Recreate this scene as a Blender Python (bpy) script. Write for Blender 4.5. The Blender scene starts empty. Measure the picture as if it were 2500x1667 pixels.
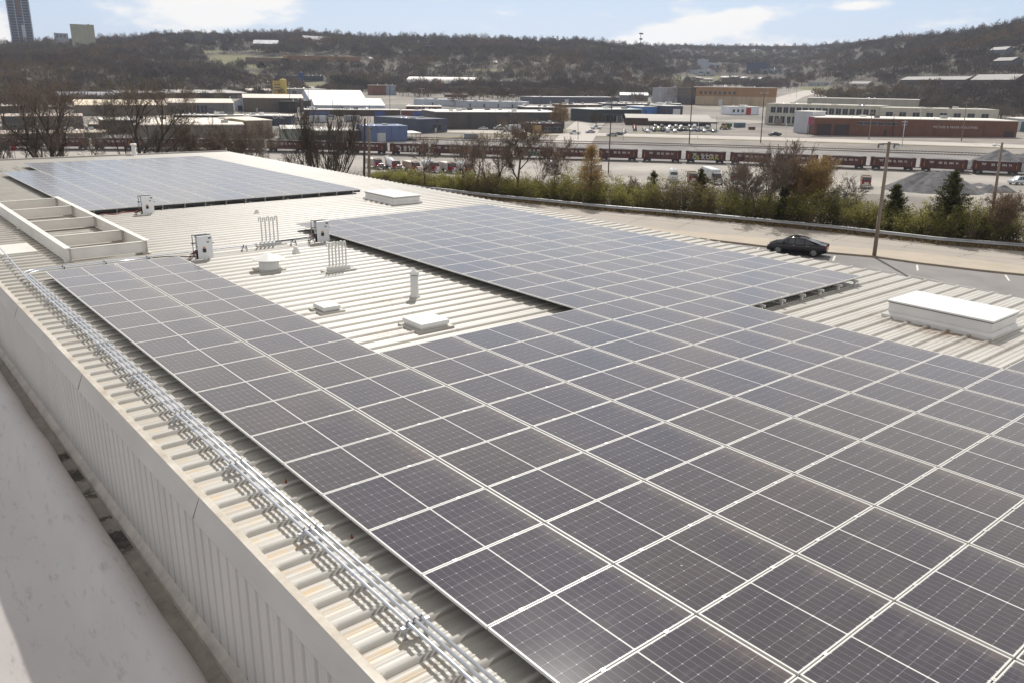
import bpy, bmesh, math, random
import numpy as np
from mathutils import Vector, Matrix
R_ = math.radians
rng = np.random.default_rng(7)
random.seed(7)

# ------------------------------------------------------------------ camera
CF = 2002.63                                   # focal length in pixels of the 2500 px wide photograph
RW = np.array([[0.7699961605832436, -0.6378925257018735, 0.014108094866013665],
               [-0.1812094186478174, -0.23983066956541166, -0.9537527963414454],
               [0.6117753339914775, 0.7318294716595466, -0.30026082849769997]])
CW = np.array([-4.2057, -24.9173, 5.0803])
scene = bpy.context.scene
col = scene.collection
cam_d = bpy.data.cameras.new('camera'); cam = bpy.data.objects.new('camera', cam_d); col.objects.link(cam)
cam_d.sensor_width = 36.0; cam_d.sensor_fit = 'HORIZONTAL'
cam_d.lens = 36.0 * CF / 2500.0
cam_d.clip_start = 0.1; cam_d.clip_end = 12000
_m = np.eye(4); _m[:3, 0] = RW[0]; _m[:3, 1] = -RW[1]; _m[:3, 2] = -RW[2]; _m[:3, 3] = CW
cam.matrix_world = Matrix(_m.tolist())
scene.camera = cam

# ------------------------------------------------------------------ light
SUN_DIR = Vector((0.645, 0.70, 1.03)).normalized()      # towards the sun
sun_el = math.asin(SUN_DIR.z); sun_az = math.atan2(SUN_DIR.x, SUN_DIR.y)
world = bpy.data.worlds.new('World'); scene.world = world; world.use_nodes = True
wt = world.node_tree; wn = wt.nodes; wl = wt.links; wn.clear()
wout = wn.new('ShaderNodeOutputWorld'); wbg = wn.new('ShaderNodeBackground'); sky = wn.new('ShaderNodeTexSky')
sky.sky_type = 'NISHITA'; sky.sun_disc = False; sky.sun_elevation = sun_el; sky.sun_rotation = sun_az
sky.altitude = 250; sky.air_density = 1.0; sky.dust_density = 1.2; sky.ozone_density = 1.6
SKY_S = 0.10
wbg.inputs['Strength'].default_value = SKY_S
CLOUDS = ((50.2, 3.0, 2.2, .42, .1, .7), (54.3, 4.3, 1.8, .5, .1, .6), (20.3, 3.9, 4.4, 1.1, 0.0, 1.25), (24.0, 4.7, 2.6, .5, 0, .6), (8.3, 2.4, 2.0, 2.2, 0, 1.0), (52.3, 3.7, 4.2, .75, 0.16, 1.35), (46.9, 2.5, 2.6, .50, 0.12, 1.05), (55.5, 2.7, 4.0, .7, 0, .75), (61.0, 4.7, 1.5, .32, .06, .95), (33.0, 5.3, 4.0, .4, .02, .5), (68, 3.6, 4, .4, 0, .3))
# thin broken cloud, laid out over the real sky directions
tc = wn.new('ShaderNodeTexCoord')
sepd = wn.new('ShaderNodeSeparateXYZ'); wl.new(tc.outputs['Generated'], sepd.inputs[0])
def wmath(op, a, b=None, clamp=False):
    k = wn.new('ShaderNodeMath'); k.operation = op; k.use_clamp = clamp
    for i, v in enumerate((a, b)):
        if v is None: continue
        if isinstance(v, (int, float)): k.inputs[i].default_value = v
        else: wl.new(v, k.inputs[i])
    return k.outputs[0]
mp = wn.new('ShaderNodeMapping'); mp.inputs['Scale'].default_value = (9, 9, 26); mp.inputs['Location'].default_value = (0.35, 1.9, 0.42)
wl.new(tc.outputs['Generated'], mp.inputs['Vector'])
nz = wn.new('ShaderNodeTexNoise'); nz.inputs['Scale'].default_value = 1.6; nz.inputs['Detail'].default_value = 10; nz.inputs['Roughness'].default_value = 0.58
wl.new(mp.outputs[0], nz.inputs['Vector'])
mpb = wn.new('ShaderNodeMapping'); mpb.inputs['Scale'].default_value = (1.6, 1.6, 4); wl.new(tc.outputs['Generated'], mpb.inputs['Vector'])
nzb = wn.new('ShaderNodeTexNoise'); nzb.inputs['Scale'].default_value = 1.5; nzb.inputs['Detail'].default_value = 6; wl.new(mpb.outputs[0], nzb.inputs['Vector'])
w_az = wmath('ARCTAN2', sepd.outputs[0], sepd.outputs[1]); w_el = wmath('ARCSINE', sepd.outputs[2])
acc = None
# cloud banks: bearing, height above the horizon, half width, half height (degrees), tilt, weight
for (az_, el_, sa_, se_, ti_, wgt) in CLOUDS:
    u_ = wmath('DIVIDE', wmath('SUBTRACT', w_az, R_(az_)), R_(sa_)); v_ = wmath('DIVIDE', wmath('SUBTRACT', w_el, wmath('ADD', R_(el_), wmath('MULTIPLY', wmath('SUBTRACT', w_az, R_(az_)), ti_))), R_(se_))
    e_ = wmath('MULTIPLY', wmath('EXPONENT', wmath('MULTIPLY', wmath('ADD', wmath('MULTIPLY', u_, u_), wmath('MULTIPLY', v_, v_)), -1.0)), wgt)
    acc = e_ if acc is None else wmath('ADD', acc, e_)
hi_el = wn.new('ShaderNodeMapRange'); wl.new(w_el, hi_el.inputs[0]); hi_el.inputs[1].default_value = R_(5.6); hi_el.inputs[2].default_value = R_(7.5); hi_el.inputs[4].default_value = 1.25  # unseen cloud bank above the view, added to whiten the panel reflections
acc = wmath('ADD', acc, wmath('MULTIPLY', hi_el.outputs[0], wmath('MULTIPLY', nzb.outputs['Fac'], 1.2)))
acc = wmath('ADD', acc, wmath('MULTIPLY', wmath('SUBTRACT', nz.outputs['Fac'], 0.5), 2.4))
cr = wn.new('ShaderNodeMapRange'); cr.interpolation_type = 'SMOOTHSTEP'; wl.new(acc, cr.inputs[0]); cr.inputs[1].default_value = 0.20; cr.inputs[2].default_value = 0.95
mixc = wn.new('ShaderNodeMixRGB'); mixc.inputs[2].default_value = (9.9, 9.7, 9.4, 1)
haz = wn.new('ShaderNodeMixRGB'); haz.inputs[0].default_value = 0.68; haz.inputs[2].default_value = (5.4, 6.75, 9.2, 1)
wl.new(sky.outputs[0], haz.inputs[1])
wl.new(haz.outputs[0], mixc.inputs[1]); wl.new(cr.outputs[0], mixc.inputs[0])
dim = wn.new('ShaderNodeMapRange'); dim.interpolation_type = 'SMOOTHSTEP'; wl.new(w_el, dim.inputs[0]); dim.inputs[1].default_value = R_(8.5); dim.inputs[2].default_value = R_(40)
dm = wn.new('ShaderNodeMixRGB'); dm.blend_type = 'MULTIPLY'; wl.new(dim.outputs[0], dm.inputs[0]); wl.new(mixc.outputs[0], dm.inputs[1]); dm.inputs[2].default_value = (0.58, 0.545, 0.51, 1)  # upper sky out of view dimmed to lower the ambient light
wl.new(dm.outputs[0], wbg.inputs['Color'])
wl.new(wbg.outputs[0], wout.inputs[0])
sun_d = bpy.data.lights.new('sun', 'SUN'); sun = bpy.data.objects.new('sun', sun_d); col.objects.link(sun)
sun_d.energy = 3.9; sun_d.angle = R_(0.53); sun_d.color = (1.0, 0.955, 0.895)
sun.rotation_mode = 'QUATERNION'; sun.rotation_quaternion = SUN_DIR.to_track_quat('Z', 'Y')
sun.location = (0, 0, 60)
scene.view_settings.view_transform = 'Standard'; scene.view_settings.look = 'None'
scene.view_settings.exposure = 0.05; scene.view_settings.gamma = 1.0; scene.view_settings.use_curve_mapping = False
scene.cycles.max_bounces = 6; scene.cycles.diffuse_bounces = 3; scene.cycles.glossy_bounces = 3
scene.cycles.volume_bounces = 0; scene.cycles.transparent_max_bounces = 8

# ------------------------------------------------------------------ helpers
def ray(x, y):
    d = RW.T @ np.array([(x - 1250) / CF, (y - 833.5) / CF, 1.0]); return d
def pl(x, y, z):
    d = ray(x, y); s = (z - CW[2]) / d[2]; return CW + d * s
def pr(P):
    q = RW @ (np.asarray(P, float) - CW); return q[0] / q[2] * CF + 1250, q[1] / q[2] * CF + 833.5, q[2]
def tag(o, label=None, cat=None, group=None, kind=None):
    if label: o['label'] = label
    if cat: o['category'] = cat
    if group: o['group'] = group
    if kind: o['kind'] = kind
    return o
def empty(name, loc, rz=0.0, label=None, cat=None, group=None):
    o = bpy.data.objects.new(name, None); col.objects.link(o); o.empty_display_size = 0.2
    o.location = tuple(float(v) for v in loc); o.rotation_euler = (0, 0, rz)
    return tag(o, label, cat, group)
def mk(name, me, parent=None, loc=None):
    o = bpy.data.objects.new(name, me); col.objects.link(o)
    if parent is not None: o.parent = parent
    if loc is not None: o.location = tuple(float(v) for v in loc)
    return o
def np_mesh(name, V, F, m, smooth=False):
    """V (n,3); F list of arrays of equal-length faces or a single array"""
    V = np.asarray(V, np.float32)
    Fs = F if isinstance(F, (list, tuple)) else [F]
    Fs = [np.asarray(f, np.int32) for f in Fs if len(f)]
    me = bpy.data.meshes.new(name)
    me.vertices.add(len(V)); me.vertices.foreach_set('co', V.ravel())
    tot = sum(f.size for f in Fs); np_ = sum(len(f) for f in Fs)
    me.loops.add(tot); me.polygons.add(np_)
    me.loops.foreach_set('vertex_index', np.concatenate([f.ravel() for f in Fs]))
    st = []; c = 0
    for f in Fs:
        st.append(c + np.arange(len(f)) * f.shape[1]); c += f.size
    me.polygons.foreach_set('loop_start', np.concatenate(st).astype(np.int32))
    if smooth: me.polygons.foreach_set('use_smooth', np.ones(np_, bool))
    me.update(calc_edges=True); me.validate()
    if m: me.materials.append(m)
    return me
class MB:
    def __init__(s): s.v = []; s.f = []
    def add(s, vs, fs):
        k = len(s.v); s.v += [tuple(v) for v in vs]; s.f += [tuple(i + k for i in f) for f in fs]; return s
    def box(s, x0, x1, y0, y1, z0, z1, top=None):
        a = top or (x0, x1, y0, y1)
        return s.add([(x0, y0, z0), (x1, y0, z0), (x1, y1, z0), (x0, y1, z0), (a[0], a[2], z1), (a[1], a[2], z1), (a[1], a[3], z1), (a[0], a[3], z1)],
                     [(0, 3, 2, 1), (4, 5, 6, 7), (0, 1, 5, 4), (1, 2, 6, 5), (2, 3, 7, 6), (3, 0, 4, 7)])
    def bar(s, p0, p1, w, h):
        p0 = Vector(p0); p1 = Vector(p1); d = (p1 - p0).normalized()
        up = Vector((0, 0, 1)) if abs(d.z) < 0.9 else Vector((1, 0, 0))
        a = d.cross(up).normalized() * w / 2; b = a.cross(d).normalized() * h / 2
        vs = [p0 - a - b, p0 + a - b, p0 + a + b, p0 - a + b, p1 - a - b, p1 + a - b, p1 + a + b, p1 - a + b]
        return s.add(vs, [(0, 1, 2, 3), (7, 6, 5, 4), (0, 4, 5, 1), (1, 5, 6, 2), (2, 6, 7, 3), (3, 7, 4, 0)])
    def tube(s, pts, r, n=8, cap=True):
        pts = [Vector(p) for p in pts]; rs = r if isinstance(r, (list, tuple)) else [r] * len(pts)
        rings = []; vs = []; fs = []
        pa = None
        for i, p in enumerate(pts):
            d = (pts[min(i + 1, len(pts) - 1)] - pts[max(i - 1, 0)]).normalized()
            if pa is None:
                pa = d.cross(Vector((0, 0, 1)) if abs(d.z) < 0.9 else Vector((1, 0, 0))).normalized()
            a = (pa - d * pa.dot(d)).normalized(); pa = a; b = d.cross(a)
            for k in range(n):
                t = 2 * math.pi * k / n; vs.append(p + (a * math.cos(t) + b * math.sin(t)) * rs[i])
        for i in range(len(pts) - 1):
            for k in range(n):
                fs.append((i * n + k, i * n + (k + 1) % n, (i + 1) * n + (k + 1) % n, (i + 1) * n + k))
        if cap:
            fs.append(tuple(range(n))[::-1]); fs.append(tuple(range((len(pts) - 1) * n, len(pts) * n)))
        return s.add(vs, fs)
    def lathe(s, c, prof, n=24, axis='z'):
        vs = []; fs = []
        for r, h in prof:
            for k in range(n):
                t = 2 * math.pi * k / n; x, y = r * math.cos(t), r * math.sin(t)
                vs.append((c[0] + x, c[1] + y, c[2] + h) if axis == 'z' else ((c[0] + x, c[1] + h, c[2] + y) if axis == 'y' else (c[0] + h, c[1] + x, c[2] + y)))
        m = len(prof)
        for i in range(m - 1):
            for k in range(n): fs.append((i * n + k, i * n + (k + 1) % n, (i + 1) * n + (k + 1) % n, (i + 1) * n + k))
        fs.append(tuple(range(n))[::-1]); fs.append(tuple(range((m - 1) * n, m * n)))
        return s.add(vs, fs)
    def prism(s, poly, z0, z1):
        n = len(poly); vs = [(x, y, z0) for x, y in poly] + [(x, y, z1) for x, y in poly]
        return s.add(vs, [tuple(range(n))[::-1], tuple(range(n, 2 * n))] + [(i, (i + 1) % n, (i + 1) % n + n, i + n) for i in range(n)])
    def ext(s, poly, y0, y1):          # polygon in x,z extruded along y
        n = len(poly); vs = [(x, y0, z) for x, z in poly] + [(x, y1, z) for x, z in poly]
        return s.add(vs, [tuple(range(n)), tuple(range(n, 2 * n))[::-1]] + [(i, i + n, (i + 1) % n + n, (i + 1) % n) for i in range(n)])
    def mesh(s, name, m, smooth=False):
        me = bpy.data.meshes.new(name); me.from_pydata(s.v, [], s.f); me.update()
        bm = bmesh.new(); bm.from_mesh(me); bmesh.ops.recalc_face_normals(bm, faces=bm.faces); bm.to_mesh(me); bm.free()
        if smooth:
            me.polygons.foreach_set('use_smooth', np.ones(len(me.polygons), bool))
        if m: me.materials.append(m)
        return me
    def build(s, name, m, parent=None, loc=None, smooth=False):
        return mk(name, s.mesh(name, m, smooth), parent, loc)
def bevel(o, w, seg=2):
    bm = bmesh.new(); bm.from_mesh(o.data)
    bmesh.ops.bevel(bm, geom=list(bm.edges), offset=w, segments=seg, affect='EDGES', profile=0.5)
    bm.to_mesh(o.data); bm.free(); return o
def copy_tree(o, parent=None):
    c = o.copy(); col.objects.link(c); c.parent = parent
    for ch in list(o.children): copy_tree(ch, c)
    return c

# ------------------------------------------------------------------ materials
MATS = {}
def mat(name, base, rough=0.6, metal=0.0, var=0.12, vscale=3.0, dark=None, bump=0.0, bscale=20.0, spec=0.5, detail=5, streak=None):
    """principled material whose colour is broken up by noise in object space"""
    if name in MATS: return MATS[name]
    m = bpy.data.materials.new(name); m.use_nodes = True; nt = m.node_tree; n = nt.nodes; l = nt.links
    b = n['Principled BSDF']; b.inputs['Roughness'].default_value = rough; b.inputs['Metallic'].default_value = metal
    b.inputs['Specular IOR Level'].default_value = spec
    t = n.new('ShaderNodeTexCoord'); mpn = n.new('ShaderNodeMapping'); l.new(t.outputs['Object'], mpn.inputs[0])
    if streak: mpn.inputs['Scale'].default_value = streak
    z = n.new('ShaderNodeTexNoise'); z.inputs['Scale'].default_value = vscale; z.inputs['Detail'].default_value = detail; z.inputs['Roughness'].default_value = 0.6
    l.new(mpn.outputs[0], z.inputs['Vector'])
    r = n.new('ShaderNodeValToRGB'); r.color_ramp.elements[0].position = 0.3; r.color_ramp.elements[1].position = 0.7
    lo = dark or tuple(c * (1 - var * 1.6) for c in base); hi = tuple(min(1, c * (1 + var)) for c in base)
    r.color_ramp.elements[0].color = (*lo, 1); r.color_ramp.elements[1].color = (*hi, 1)
    l.new(z.outputs['Fac'], r.inputs[0]); l.new(r.outputs[0], b.inputs['Base Color'])
    if bump:
        z2 = n.new('ShaderNodeTexNoise'); z2.inputs['Scale'].default_value = bscale; z2.inputs['Detail'].default_value = 4; l.new(t.outputs['Object'], z2.inputs['Vector'])
        bp = n.new('ShaderNodeBump'); bp.inputs['Strength'].default_value = bump; bp.inputs['Distance'].default_value = 0.02
        l.new(z2.outputs['Fac'], bp.inputs['Height']); l.new(bp.outputs[0], b.inputs['Normal'])
    MATS[name] = m; return m
def nodes_of(m): return m.node_tree.nodes, m.node_tree.links, m.node_tree.nodes['Principled BSDF']
def math_n(n, l, op, a, b=None, c=None):
    k = n.new('ShaderNodeMath'); k.operation = op
    for i, v in enumerate((a, b, c)):
        if v is None: continue
        if isinstance(v, (int, float)): k.inputs[i].default_value = v
        else: l.new(v, k.inputs[i])
    return k.outputs[0]
def mix_n(n, l, f, a, b):
    k = n.new('ShaderNodeMixRGB')
    for i, v in enumerate((f, a, b)):
        if isinstance(v, (int, float)): k.inputs[i].default_value = v
        elif isinstance(v, tuple): k.inputs[i].default_value = (*v, 1) if len(v) == 3 else v
        else: l.new(v, k.inputs[i])
    return k.outputs[0]

WHITE = mat('white_paint', (0.74, 0.73, 0.69), 0.45, var=0.05, vscale=2.0, bump=0.05)
ALU = mat('aluminium', (0.72, 0.71, 0.68), 0.38, 0.35, var=0.05)
GALV = mat('galvanised_steel', (0.62, 0.65, 0.70), 0.32, 0.75, var=0.10, vscale=9)
BLACK = mat('black_plastic', (0.02, 0.02, 0.022), 0.5, var=0.2)
RUBBER = mat('rubber', (0.03, 0.03, 0.03), 0.8, var=0.2)
DKGLASS = mat('dark_glass', (0.02, 0.025, 0.03), 0.08, var=0.2, spec=0.8)
CHROME = mat('chrome', (0.6, 0.6, 0.6), 0.2, 0.9, var=0.05)
STEELDK = mat('dark_steel', (0.05, 0.05, 0.055), 0.6, 0.3, var=0.3)
# ribbed roof sheet: off-white paint with brown dirt and rust stains in the pans by the eave trim
ROOF = mat('roof_sheet', (0.52, 0.505, 0.465), 0.45, var=0.06, vscale=0.8, streak=(0.25, 2.5, 1))
def roof_nodes():
    n, l, b = nodes_of(ROOF)
    src = b.inputs['Base Color'].links[0].from_socket
    t = n.new('ShaderNodeTexCoord'); s = n.new('ShaderNodeSeparateXYZ'); l.new(t.outputs['Object'], s.inputs[0])
    X, Y, Z = s.outputs
    # warm stains near the eave, one patch per pan
    ph = math_n(n, l, 'FRACT', math_n(n, l, 'MULTIPLY', math_n(n, l, 'ADD', Y, 0.0 + 100 * 0.457), 1 / 0.457))
    z = n.new('ShaderNodeTexNoise'); z.inputs['Scale'].default_value = 6.0; z.inputs['Detail'].default_value = 6; l.new(t.outputs['Object'], z.inputs['Vector'])
    xm = n.new('ShaderNodeMapRange'); xm.interpolation_type = 'SMOOTHSTEP'; l.new(X, xm.inputs[0]); xm.inputs[1].default_value = -0.35; xm.inputs[2].default_value = -0.85
    mid = math_n(n, l, 'SUBTRACT', 1.0, math_n(n, l, 'MULTIPLY', math_n(n, l, 'ABSOLUTE', math_n(n, l, 'SUBTRACT', ph, 0.5)), 4.2))
    mid.node.use_clamp = True
    nr = n.new('ShaderNodeMapRange'); l.new(z.outputs['Fac'], nr.inputs[0]); nr.inputs[1].default_value = 0.36; nr.inputs[2].default_value = 0.62
    z3 = n.new('ShaderNodeTexNoise'); z3.inputs['Scale'].default_value = 0.35; l.new(t.outputs['Object'], z3.inputs['Vector'])
    yr = n.new('ShaderNodeMapRange'); l.new(Y, yr.inputs[0]); yr.inputs[1].default_value = -9; yr.inputs[2].default_value = -15
    fac = math_n(n, l, 'MULTIPLY', math_n(n, l, 'MULTIPLY', xm.outputs[0], nr.outputs[0]), math_n(n, l, 'MULTIPLY', mid, math_n(n, l, 'ADD', math_n(n, l, 'MULTIPLY', yr.outputs[0], 0.65), 0.25)))
    c1 = mix_n(n, l, fac, src, (0.60, 0.42, 0.20))
    # dark band painted along the foot of every rib to deepen its shading
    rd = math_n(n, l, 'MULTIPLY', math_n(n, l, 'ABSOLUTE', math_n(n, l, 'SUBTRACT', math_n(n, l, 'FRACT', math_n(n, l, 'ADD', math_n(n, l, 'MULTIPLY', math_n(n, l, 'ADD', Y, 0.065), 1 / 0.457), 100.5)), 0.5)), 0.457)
    rib_shade = n.new('ShaderNodeMapRange'); rib_shade.interpolation_type = 'SMOOTHSTEP'; l.new(math_n(n, l, 'ABSOLUTE', math_n(n, l, 'SUBTRACT', rd, 0.043)), rib_shade.inputs[0]); rib_shade.inputs[1].default_value = 0.020; rib_shade.inputs[2].default_value = 0.006; rib_shade.inputs[4].default_value = 0.62
    c1 = mix_n(n, l, math_n(n, l, 'MULTIPLY', rib_shade.outputs[0], math_n(n, l, 'ADD', math_n(n, l, 'MULTIPLY', z.outputs['Fac'], 0.9), 0.4)), c1, (0.23, 0.20, 0.165))
    # thin dirt everywhere, streaking down the ribs
    mp2 = n.new('ShaderNodeMapping'); mp2.inputs['Scale'].default_value = (0.5, 7.0, 1); l.new(t.outputs['Object'], mp2.inputs[0])
    z4 = n.new('ShaderNodeTexNoise'); z4.inputs['Scale'].default_value = 1.2; z4.inputs['Detail'].default_value = 7; l.new(mp2.outputs[0], z4.inputs['Vector'])
    dr = n.new('ShaderNodeMapRange'); l.new(z4.outputs['Fac'], dr.inputs[0]); dr.inputs[1].default_value = 0.48; dr.inputs[2].default_value = 0.75; dr.inputs[4].default_value = 0.6
    c2 = mix_n(n, l, dr.outputs[0], c1, (0.34, 0.30, 0.24))
    # end laps of the sheets and their rows of screws
    for xl in (6.15, 12.6, 18.4):
        q_ = math_n(n, l, 'LESS_THAN', math_n(n, l, 'ABSOLUTE', math_n(n, l, 'SUBTRACT', X, xl)), 0.007)
        sx_ = math_n(n, l, 'LESS_THAN', math_n(n, l, 'ABSOLUTE', math_n(n, l, 'SUBTRACT', X, xl + 0.04)), 0.008)
        sy_ = math_n(n, l, 'LESS_THAN', math_n(n, l, 'FRACT', math_n(n, l, 'MULTIPLY', math_n(n, l, 'ADD', Y, 50.0), 13.1)), 0.2)
        c2 = mix_n(n, l, math_n(n, l, 'MULTIPLY', math_n(n, l, 'MAXIMUM', q_, math_n(n, l, 'MULTIPLY', sx_, sy_)), 0.7), c2, (0.14, 0.12, 0.10))
    # rust and mud that collected on the up-slope side of the curbs and vents
    cur = c2
    for (x0, y0, sx, sy, a) in ((15.0, -17.3, 0.55, 1.5, 0.95), (15.0, 7.9, 0.5, 1.3, 0.8), (4.9, -2.2, 1.0, 0.16, 0.8), (6.6, -7.5, 1.0, 0.12, 0.8), (5.0, -9.9, 0.8, 0.3, 0.6), (4.0, -7.4, 0.7, 0.2, 0.5), (0.9, 8, 0.5, 5, 0.45), (3.0, 6, 0.8, 4.0, 0.5)):
        dx = math_n(n, l, 'DIVIDE', math_n(n, l, 'SUBTRACT', X, x0), sx); dy = math_n(n, l, 'DIVIDE', math_n(n, l, 'SUBTRACT', Y, y0), sy)
        q = math_n(n, l, 'ADD', math_n(n, l, 'MULTIPLY', dx, dx), math_n(n, l, 'MULTIPLY', dy, dy))
        g = math_n(n, l, 'MULTIPLY', math_n(n, l, 'EXPONENT', math_n(n, l, 'MULTIPLY', q, -1.2)), a)
        g = math_n(n, l, 'MULTIPLY', g, nr.outputs[0])
        cur = mix_n(n, l, g, cur, (0.17, 0.105, 0.06))
    l.new(cur, b.inputs['Base Color'])
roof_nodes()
# ================================================================== the metal building with the solar panels
ZR = -0.25; RP = 0.457; X0 = -1.03; X1 = 20.05; YN = -27.0; YF = 38.6
bld = empty('metal_building', (0, 0, 0), 0, 'low metal building with cream ribbed roof carrying the solar panels', 'building')
# rib profile along y, repeated
def roof_profile():
    ys = []; zs = []
    k0 = int(math.floor((YN) / RP)); k1 = int(math.floor(YF / RP))
    off = -0.065
    for k in range(k0, k1):
        c = k * RP + off
        for dy, dz in ((-0.044, 0.0), (-0.023, 0.045), (0.023, 0.045), (0.044, 0.0),
                       (0.150, 0.0), (0.158, 0.007), (0.176, 0.007), (0.184, 0.0), (0.268, 0.0), (0.276, 0.007), (0.294, 0.007), (0.302, 0.0)):
            ys.append(c + dy); zs.append(ZR + dz)
    return np.array(ys), np.array(zs), [k * RP + off for k in range(k0, k1)]
ys, zs, ribc = roof_profile()
n = len(ys)
Xs = [X0 + 0.02, X0 + 0.06, 4, 9, 14, X1]
V = []; 
for i, x in enumerate(Xs):
    zz = zs.copy()
    if i == 0: zz = np.minimum(zz, ZR + 0.004)          # ribs are closed with a sloped cap at the trim
    V.append(np.stack([np.full(n, x), ys, zz], 1))
V = np.concatenate(V); F = []
for i in range(len(Xs) - 1):
    a = np.arange(n - 1) + i * n; F.append(np.stack([a, a + n, a + n + 1, a + 1], 1))
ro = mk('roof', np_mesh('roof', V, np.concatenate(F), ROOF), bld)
# eave closure strips under the open rib ends, right edge
g = MB()
g.box(X1 - 0.06, X1 - 0.03, YN, YF, ZR - 0.55, ZR - 0.012)
g.box(X1 - 0.03, X1 + 0.10, YN, YF, ZR - 0.20, ZR - 0.09)
g.build('gutter', mat('gutter_metal', (0.30, 0.28, 0.25), 0.5, 0.2), bld)
# trim: cap flange, fascia and drip, in lengths with lap joints
TRIM = mat('trim_metal_shaded', (0.50, 0.46, 0.41), 0.42, var=0.06, vscale=1.5, streak=(1, 0.4, 1))  # darker than the cap flange: the fascia's shade is put into its colour
tb = MB(); y = YN; i = 0
while y < YF:
    y2 = min(y + 6.1, YF)
    lift = 0.003 * (i % 2)
    poly = [(-1.225, ZR - 0.27), (-1.212, ZR - 0.27), (-1.105, ZR + 0.018), (-1.10, ZR + 0.028), (-1.118, ZR + 0.034 + lift), (-1.228 - lift, ZR - 0.25)]
    tb.ext(poly, y, y2); y = y2; i += 1
tb.build('eave_trim', TRIM, bld)
tb = MB(); y = YN; i = 0
while y < YF:
    y2 = min(y + 6.1, YF); lift = 0.003 * (i % 2)
    tb.ext([(-1.110, ZR + 0.024), (X0 - 0.005, ZR + 0.030), (X0 + 0.028, ZR + 0.004), (X0 + 0.028, ZR + 0.014), (X0 - 0.002, ZR + 0.044 + lift), (-1.118, ZR + 0.038 + lift)], y, y2); y = y2; i += 1
tb.build('cap_flange', mat('trim_metal_lit', (0.60, 0.565, 0.50), 0.42, var=0.10, vscale=2.5, dark=(0.42, 0.36, 0.28)), bld)  # same trim in a paler tone, sunlight on the flange put into the colour
lap = MB()
for yy in (YN + 6.1 * k for k in range(1, 11)):
    lap.add([(-1.232, yy - .006, ZR - .24), (-1.232, yy + .006, ZR - .24), (-1.126, yy + .006, ZR + .02), (-1.126, yy - .006, ZR + .02), (-1.222, yy - .006, ZR - .24), (-1.222, yy + .006, ZR - .24), (-1.116, yy + .006, ZR + .02), (-1.116, yy - .006, ZR + .02)], [(0, 1, 2, 3), (7, 6, 5, 4), (0, 4, 5, 1), (1, 5, 6, 2), (2, 6, 7, 3), (3, 7, 4, 0)])
lap.build('lap_joint', STEELDK, bld)
# far gable trim and wall, and the walls
tb = MB(); tb.box(-1.2, X1 + 0.1, YF - 0.02, YF + 0.14, ZR - 0.25, ZR + 0.085)
tb.build('gable_trim', TRIM, bld)
WALLM = mat('wall_sheet', (0.56, 0.52, 0.475), 0.5, var=0.05, vscale=0.7, streak=(1, 1.5, 0.3))
pw = []; 
yy = YN
while yy < YF:
    for dy, dx in ((0, 0), (0.035, 0.0), (0.042, 0.060), (0.098, 0.060), (0.105, 0.0), (0.17, 0.0), (0.178, 0.006), (0.196, 0.006), (0.204, 0.0), (0.245, 0.0), (0.253, 0.006), (0.271, 0.006), (0.279, 0.0)):
        pw.append((yy + dy, -1.125 + dx))
    yy += 0.3048
pw = np.array(pw); m_ = len(pw)
V = np.concatenate([np.stack([pw[:, 1], pw[:, 0], np.full(m_, z)], 1) for z in (-8.1, -2.2, ZR - 0.1)])
a = np.arange(m_ - 1)
F = np.concatenate([np.stack([a + 1 + k * m_, a + k * m_, a + m_ + k * m_, a + m_ + 1 + k * m_], 1) for k in range(2)])
mk('wall', np_mesh('wall', V, F, WALLM), bld)
wb = MB(); wb.box(-1.08, X1 - 0.10, YF - 0.25, YF - 0.05, -8.3, ZR - 0.1); wb.box(X1 - 0.35, X1 - 0.15, YN, YF - 0.25, -8.3, ZR - 0.1)
wb.build('wall', WALLM, bld)

# ------------------------------------------------------------------ adjoining roof in the shade, lower left
MEMB = mat('roof_membrane', (0.50, 0.47, 0.455), 0.55, var=0.03, vscale=0.8, bump=0.05, bscale=5.0)
def memb_nodes():
    n, l, b = nodes_of(MEMB); src = b.inputs['Base Color'].links[0].from_socket
    t = n.new('ShaderNodeTexCoord')
    mp2 = n.new('ShaderNodeMapping'); mp2.inputs['Scale'].default_value = (6.0, 1.3, 1); mp2.inputs['Rotation'].default_value = (0, 0, 0.9); l.new(t.outputs['Object'], mp2.inputs[0])
    z4 = n.new('ShaderNodeTexNoise'); z4.inputs['Scale'].default_value = 1.6; z4.inputs['Detail'].default_value = 9; z4.inputs['Roughness'].default_value = 0.7; l.new(mp2.outputs[0], z4.inputs['Vector'])
    dr = n.new('ShaderNodeMapRange'); l.new(z4.outputs['Fac'], dr.inputs[0]); dr.inputs[1].default_value = 0.56; dr.inputs[2].default_value = 0.72; dr.inputs[4].default_value = 0.6
    l.new(mix_n(n, l, dr.outputs[0], src, (0.22, 0.19, 0.165)), b.inputs['Base Color'])
memb_nodes()
near = empty('flat_roof_building', (0, 0, 0), 0, 'neighbouring building with soft grey membrane roof and rolled edge in the shade', 'building')
prof = [(-1.52, -4.6), (-1.50, -2.72), (-1.475, -2.56), (-1.46, -2.43), (-1.50, -2.34), (-1.58, -2.29), (-1.70, -2.285), (-1.84, -2.34), (-1.98, -2.50), (-2.10, -2.80), (-2.22, -3.02), (-2.45, -3.18), (-3.5, -3.66), (-5.5, -4.1), (-14, -4.4)]
yy = np.arange(-30, 40.01, 0.25)
w1 = np.cumsum(rng.normal(0, 0.010, len(yy))); w1 -= np.linspace(w1[0], w1[-1], len(yy)); w1 = np.convolve(np.pad(w1, 4, 'edge'), np.ones(9) / 9, 'valid')
V = []; 
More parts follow.
